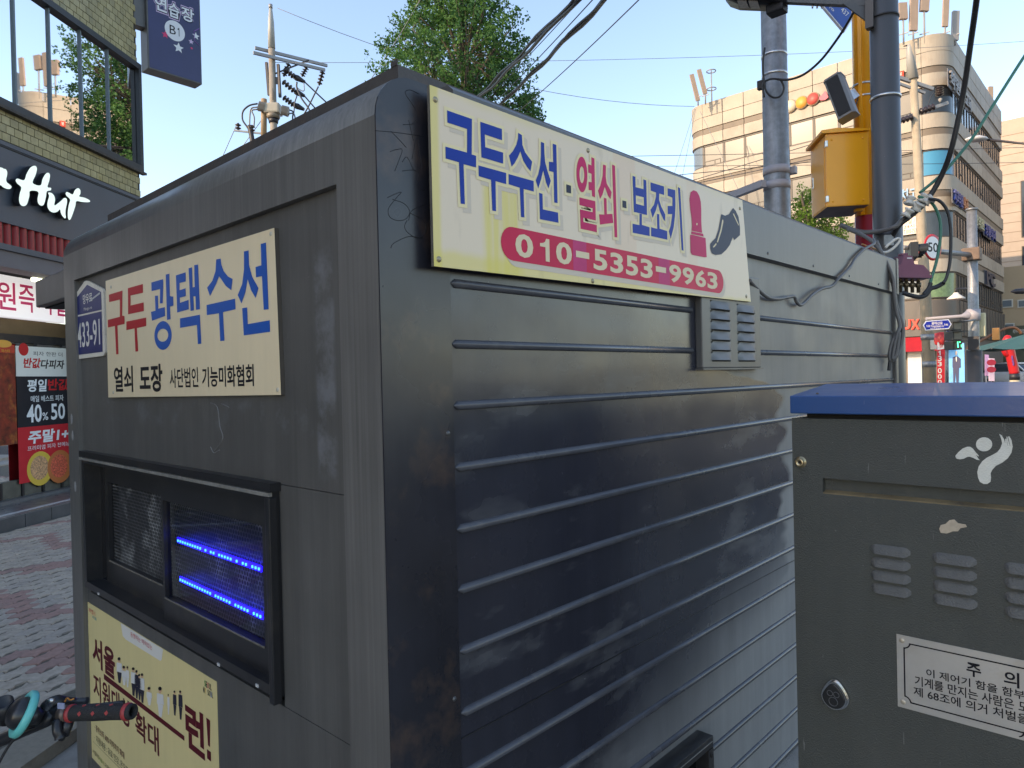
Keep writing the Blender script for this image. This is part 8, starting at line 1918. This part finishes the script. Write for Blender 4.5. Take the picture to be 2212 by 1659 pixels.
loft([(-0.13, [(-0.08, 0.0), (0.08, 0.0), (0.08, 0.04), (-0.08, 0.04)]), (0.0, [(-0.06, 0.0), (0.06, 0.0), (0.06, 0.045), (-0.06, 0.045)]), (0.14, [(-0.02, 0.0), (0.02, 0.0), (0.02, 0.035), (-0.02, 0.035)])], 'saddle', dark_m, bike)
LAST[0].matrix_basis = T(sd_) @ Matrix.Rotation(math.pi / 2, 4, 'Z')
for s_ in (-1, 1):
    cr_ = MB().tube([bb + Vector((s_ * 0.05, 0, 0)), bb + Vector((s_ * 0.07, s_ * 0.12, s_ * -0.11))], 0.009, 6).build('crank', alloy, bike); MB().cbox(-0.045, 0.045, -0.03, 0.03, -0.01, 0.01, 0.004).xf(T(bb + Vector((s_ * 0.12, s_ * 0.12, s_ * -0.11)))).build('pedal', dark_m, cr_)
MB().tube([bb + Vector((-0.03, -0.05, 0.0)), Vector((bcen.x - 0.16, bcen.y - 0.55, 0.0))], 0.008, 6).build('kickstand', alloy, bike)

# ================================================================== loose cables round the kiosk's far end
gcab = mk('grey_cable', (0.105, 0.10, 0.098), 0.5, var=0.1, vs=10); wcab = mk('white_cable', (0.55, 0.52, 0.46), 0.5); gre_c = mk('green_cable', (0.03, 0.16, 0.11), 0.5); ycab = mk('cream_insulator', (0.55, 0.53, 0.48), 0.45)
KV = Crop(2600, 900, 2.212)
def cable(label, pts, r, mat, name='loose_cable', grp='loose cables at the kiosk end', n=7):
    return tag(MB().tube(catmull(pts, n), r, 8).build(name, mat), label, 'cable', grp)
def onx(K, x, y, off):                                      # point on the plane x = off
    u, v = K.uv(FB, x, y, off); return Vector((off, u, v))
cable('single grey cable drooping from the signboard corner across the ribbed wall', [onx(KV, x, y, o_) for x, y, o_ in ((725, 432, 0.035), (790, 500, 0.02), (880, 575, 0.018), (970, 592, 0.018), (1050, 578, 0.02), (1110, 572, 0.02), (1130, 615, 0.02), (1165, 645, 0.02), (1205, 620, 0.02), (1270, 555, 0.022), (1350, 505, 0.024), (1440, 478, 0.03), (1500, 410, 0.04), (1590, 320, 0.04), (1640, 240, 0.04), (1720, 160, 0.04), (1800, 115, 0.04), (1795, 75, 0.02))], 0.0075, gcab)
cable('thick grey cable draped over the fascia end and down the kiosk edge', [dep(*KV(x, y), z) for x, y, z in ((1580, -10, 4.25), (1700, 40, 4.15), (1790, 100, 4.08), (1850, 170, 4.05), (1890, 250, 4.05), (1930, 350, 4.06), (1970, 480, 4.07), (1990, 640, 4.08), (2030, 760, 4.08), (2050, 860, 4.08), (2030, 1000, 4.08), (1990, 1090, 4.07), (1945, 1130, 4.07))], 0.012, gcab)
cable('second grey cable beside the draped one at the kiosk edge', [dep(*KV(x, y), z) for x, y, z in ((1820, 90, 4.06), (1870, 200, 4.05), (1920, 300, 4.05), (1965, 420, 4.05), (1975, 560, 4.05), (1990, 690, 4.06), (2020, 800, 4.06), (2015, 860, 4.05), (1960, 960, 4.05), (1935, 1060, 4.05), (1940, 1125, 4.05))], 0.010, gcab)
cable('looped grey cable end hanging at the bottom of the cable bundle', [dep(*KV(x, y), z) for x, y, z in ((2015, 850, 4.04), (1985, 960, 4.04), (1970, 1050, 4.04), (1960, 1110, 4.04), (1990, 1080, 4.04), (2010, 980, 4.04), (2020, 880, 4.04))], 0.009, gcab)
cable('dark frayed cable stub hanging under the loop', [dep(*KV(x, y), 4.05) for x, y in ((1942, 1120), (1935, 1160), (1930, 1210))], 0.010, rubber)
cable('white wire loop above the purple splice box', [dep(*KV(x, y), 4.25) for x, y in ((1780, 150), (1840, 175), (1900, 190), (1960, 160), (2010, 110), (2025, 75), (1990, 75), (1930, 120), (1900, 150))], 0.008, wcab)
cable('short orange wire on the fascia corner', [dep(*KV(x, y), 4.15) for x, y in ((1695, 118), (1740, 135), (1800, 155), (1840, 175))], 0.005, mk('orange_wire', (0.42, 0.20, 0.08), 0.5))
KW = Crop(3300, 700, 1.951)
cable('grey cable crossing from the left to the white insulator cluster', [dep(*KW(x, y), z) for x, y, z in ((-30, 350, 4.9), (100, 398, 4.8), (240, 400, 4.6), (370, 368, 4.5), (430, 320, 4.5), (520, 250, 4.5), (600, 190, 4.5))], 0.016, gcab)
KX2 = Crop(2600, 0, 1.58)
cable('thick black cable sweeping down from the top right to the insulator cluster', [dep(*p, z) for p, z in ((KX2(1990, -700), 3.4), (KX2(1950, -300), 3.7), (KX2(1922, -20), 3.9), (KX2(1885, 250), 4.1), (KX2(1840, 560), 4.25), (KX2(1770, 900), 4.35), (KX2(1700, 1090), 4.45), (KX2(1610, 1240), 4.5), (KW(520, 265), 4.5), (KW(420, 345), 4.5), (KW(370, 420), 4.55), (KW(330, 490), 4.6))], 0.0165, rubber)
cable('green and black messenger cable slanting from the right edge to the insulators', [dep(*p, z) for p, z in ((KX2(2300, 220), 4.6), (KX2(2180, 400), 4.55), (KX2(1990, 700), 4.5), (KX2(1880, 870), 4.5), (KX2(1720, 1060), 4.5), (KX2(1570, 1190), 4.5))], 0.010, gre_c)
cable('green cable loop hanging right of the purple splice box', [dep(*KW(x, y), 4.45) for x, y in ((560, 130), (650, 170), (700, 240), (728, 340), (725, 480), (700, 620), (665, 740), (652, 790))], 0.0095, gre_c)
cable('black cable loop outside the green one', [dep(*KW(x, y), 4.4) for x, y in ((640, 150), (720, 165), (780, 240), (805, 360), (808, 500), (800, 640), (775, 750), (750, 792))], 0.010, rubber)
cable('black taped splice hanging below the two loops', [dep(*KW(x, y), 4.43) for x, y in ((755, 790), (700, 820), (655, 835), (620, 880), (570, 898), (500, 885), (440, 865))], 0.014, rubber)
cable('thin taped joint at the foot of the green loop', [dep(*KW(x, y), 4.43) for x, y in ((655, 790), (640, 830), (600, 880))], 0.013, rubber)
cl = tag(thing('insulator_cluster', 'cluster of cream porcelain spools where the cables meet beside the dark pole', 'insulator', T(dep(*KW(560, 200), 4.5))))
oc = cl.matrix_world.translation
for i, (x, y, ax_) in enumerate(((495, 165, (0.3, 0.2, 1)), (560, 210, (0.6, -0.2, 0.7)), (600, 145, (0.5, 0.1, 0.8)), (480, 255, (0.5, 0, 0.7)), (640, 160, (0.9, 0.2, 0.5)))):
    p = dep(*KW(x, y), 4.48 - 0.01 * i) - oc
    MB().lathe([(0.0, -0.026), (0.026, -0.026), (0.034, -0.019), (0.020, -0.006), (0.020, 0.006), (0.034, 0.019), (0.026, 0.026), (0.0, 0.026)], 18, p, ax_).build('spool', ycab, cl)
MB().beam(dep(*KW(430, 275), 4.5) - oc, dep(*KW(660, 130), 4.5) - oc, 0.03, 0.012).build('strap', ycab, cl)
MB().beam(dep(*KW(520, 200), 4.47) - oc, dep(*KW(560, 190), 4.47) - oc, 0.02, 0.05).build('buckle', ycab, cl)
cable('black cable between the galvanised pole and the street light arm', [dep(*KX2(x, y), z) for x, y, z in ((690, 490, 5.45), (770, 490, 5.4), (860, 455, 5.3), (960, 370, 5.2), (1060, 240, 5.0), (1130, 130, 4.9), (1190, 20, 4.8))], 0.009, rubber)
cable('coiled black cable tied to the galvanised pole', [dep(*KX2(x, y), 5.44) for x, y in ((612, 295), (602, 380), (605, 480), (620, 560), (660, 600), (705, 595), (730, 550), (715, 500), (690, 488), (640, 490), (600, 520), (608, 600))], 0.008, rubber)
tag(MB().cbox(-0.03, 0.03, -0.02, 0.02, -0.035, 0.035, 0.006).xf(T(dep(*KX2(592, 525), 5.5))).build('cable_lashing', rubber), 'small black cable lashing on the left of the galvanised pole', 'cable tie')
plate_o = dep(*KW(335, 465), 4.55); tag(MB().cbox(-0.03, 0.03, -0.006, 0.006, -0.035, 0.035, 0.003).xf(T(plate_o) @ Matrix.Rotation(math.atan2(RV.y, RV.x), 4, 'Z')).build('eye_plate', galv), 'small steel eye plate above the purple splice box', 'bracket')
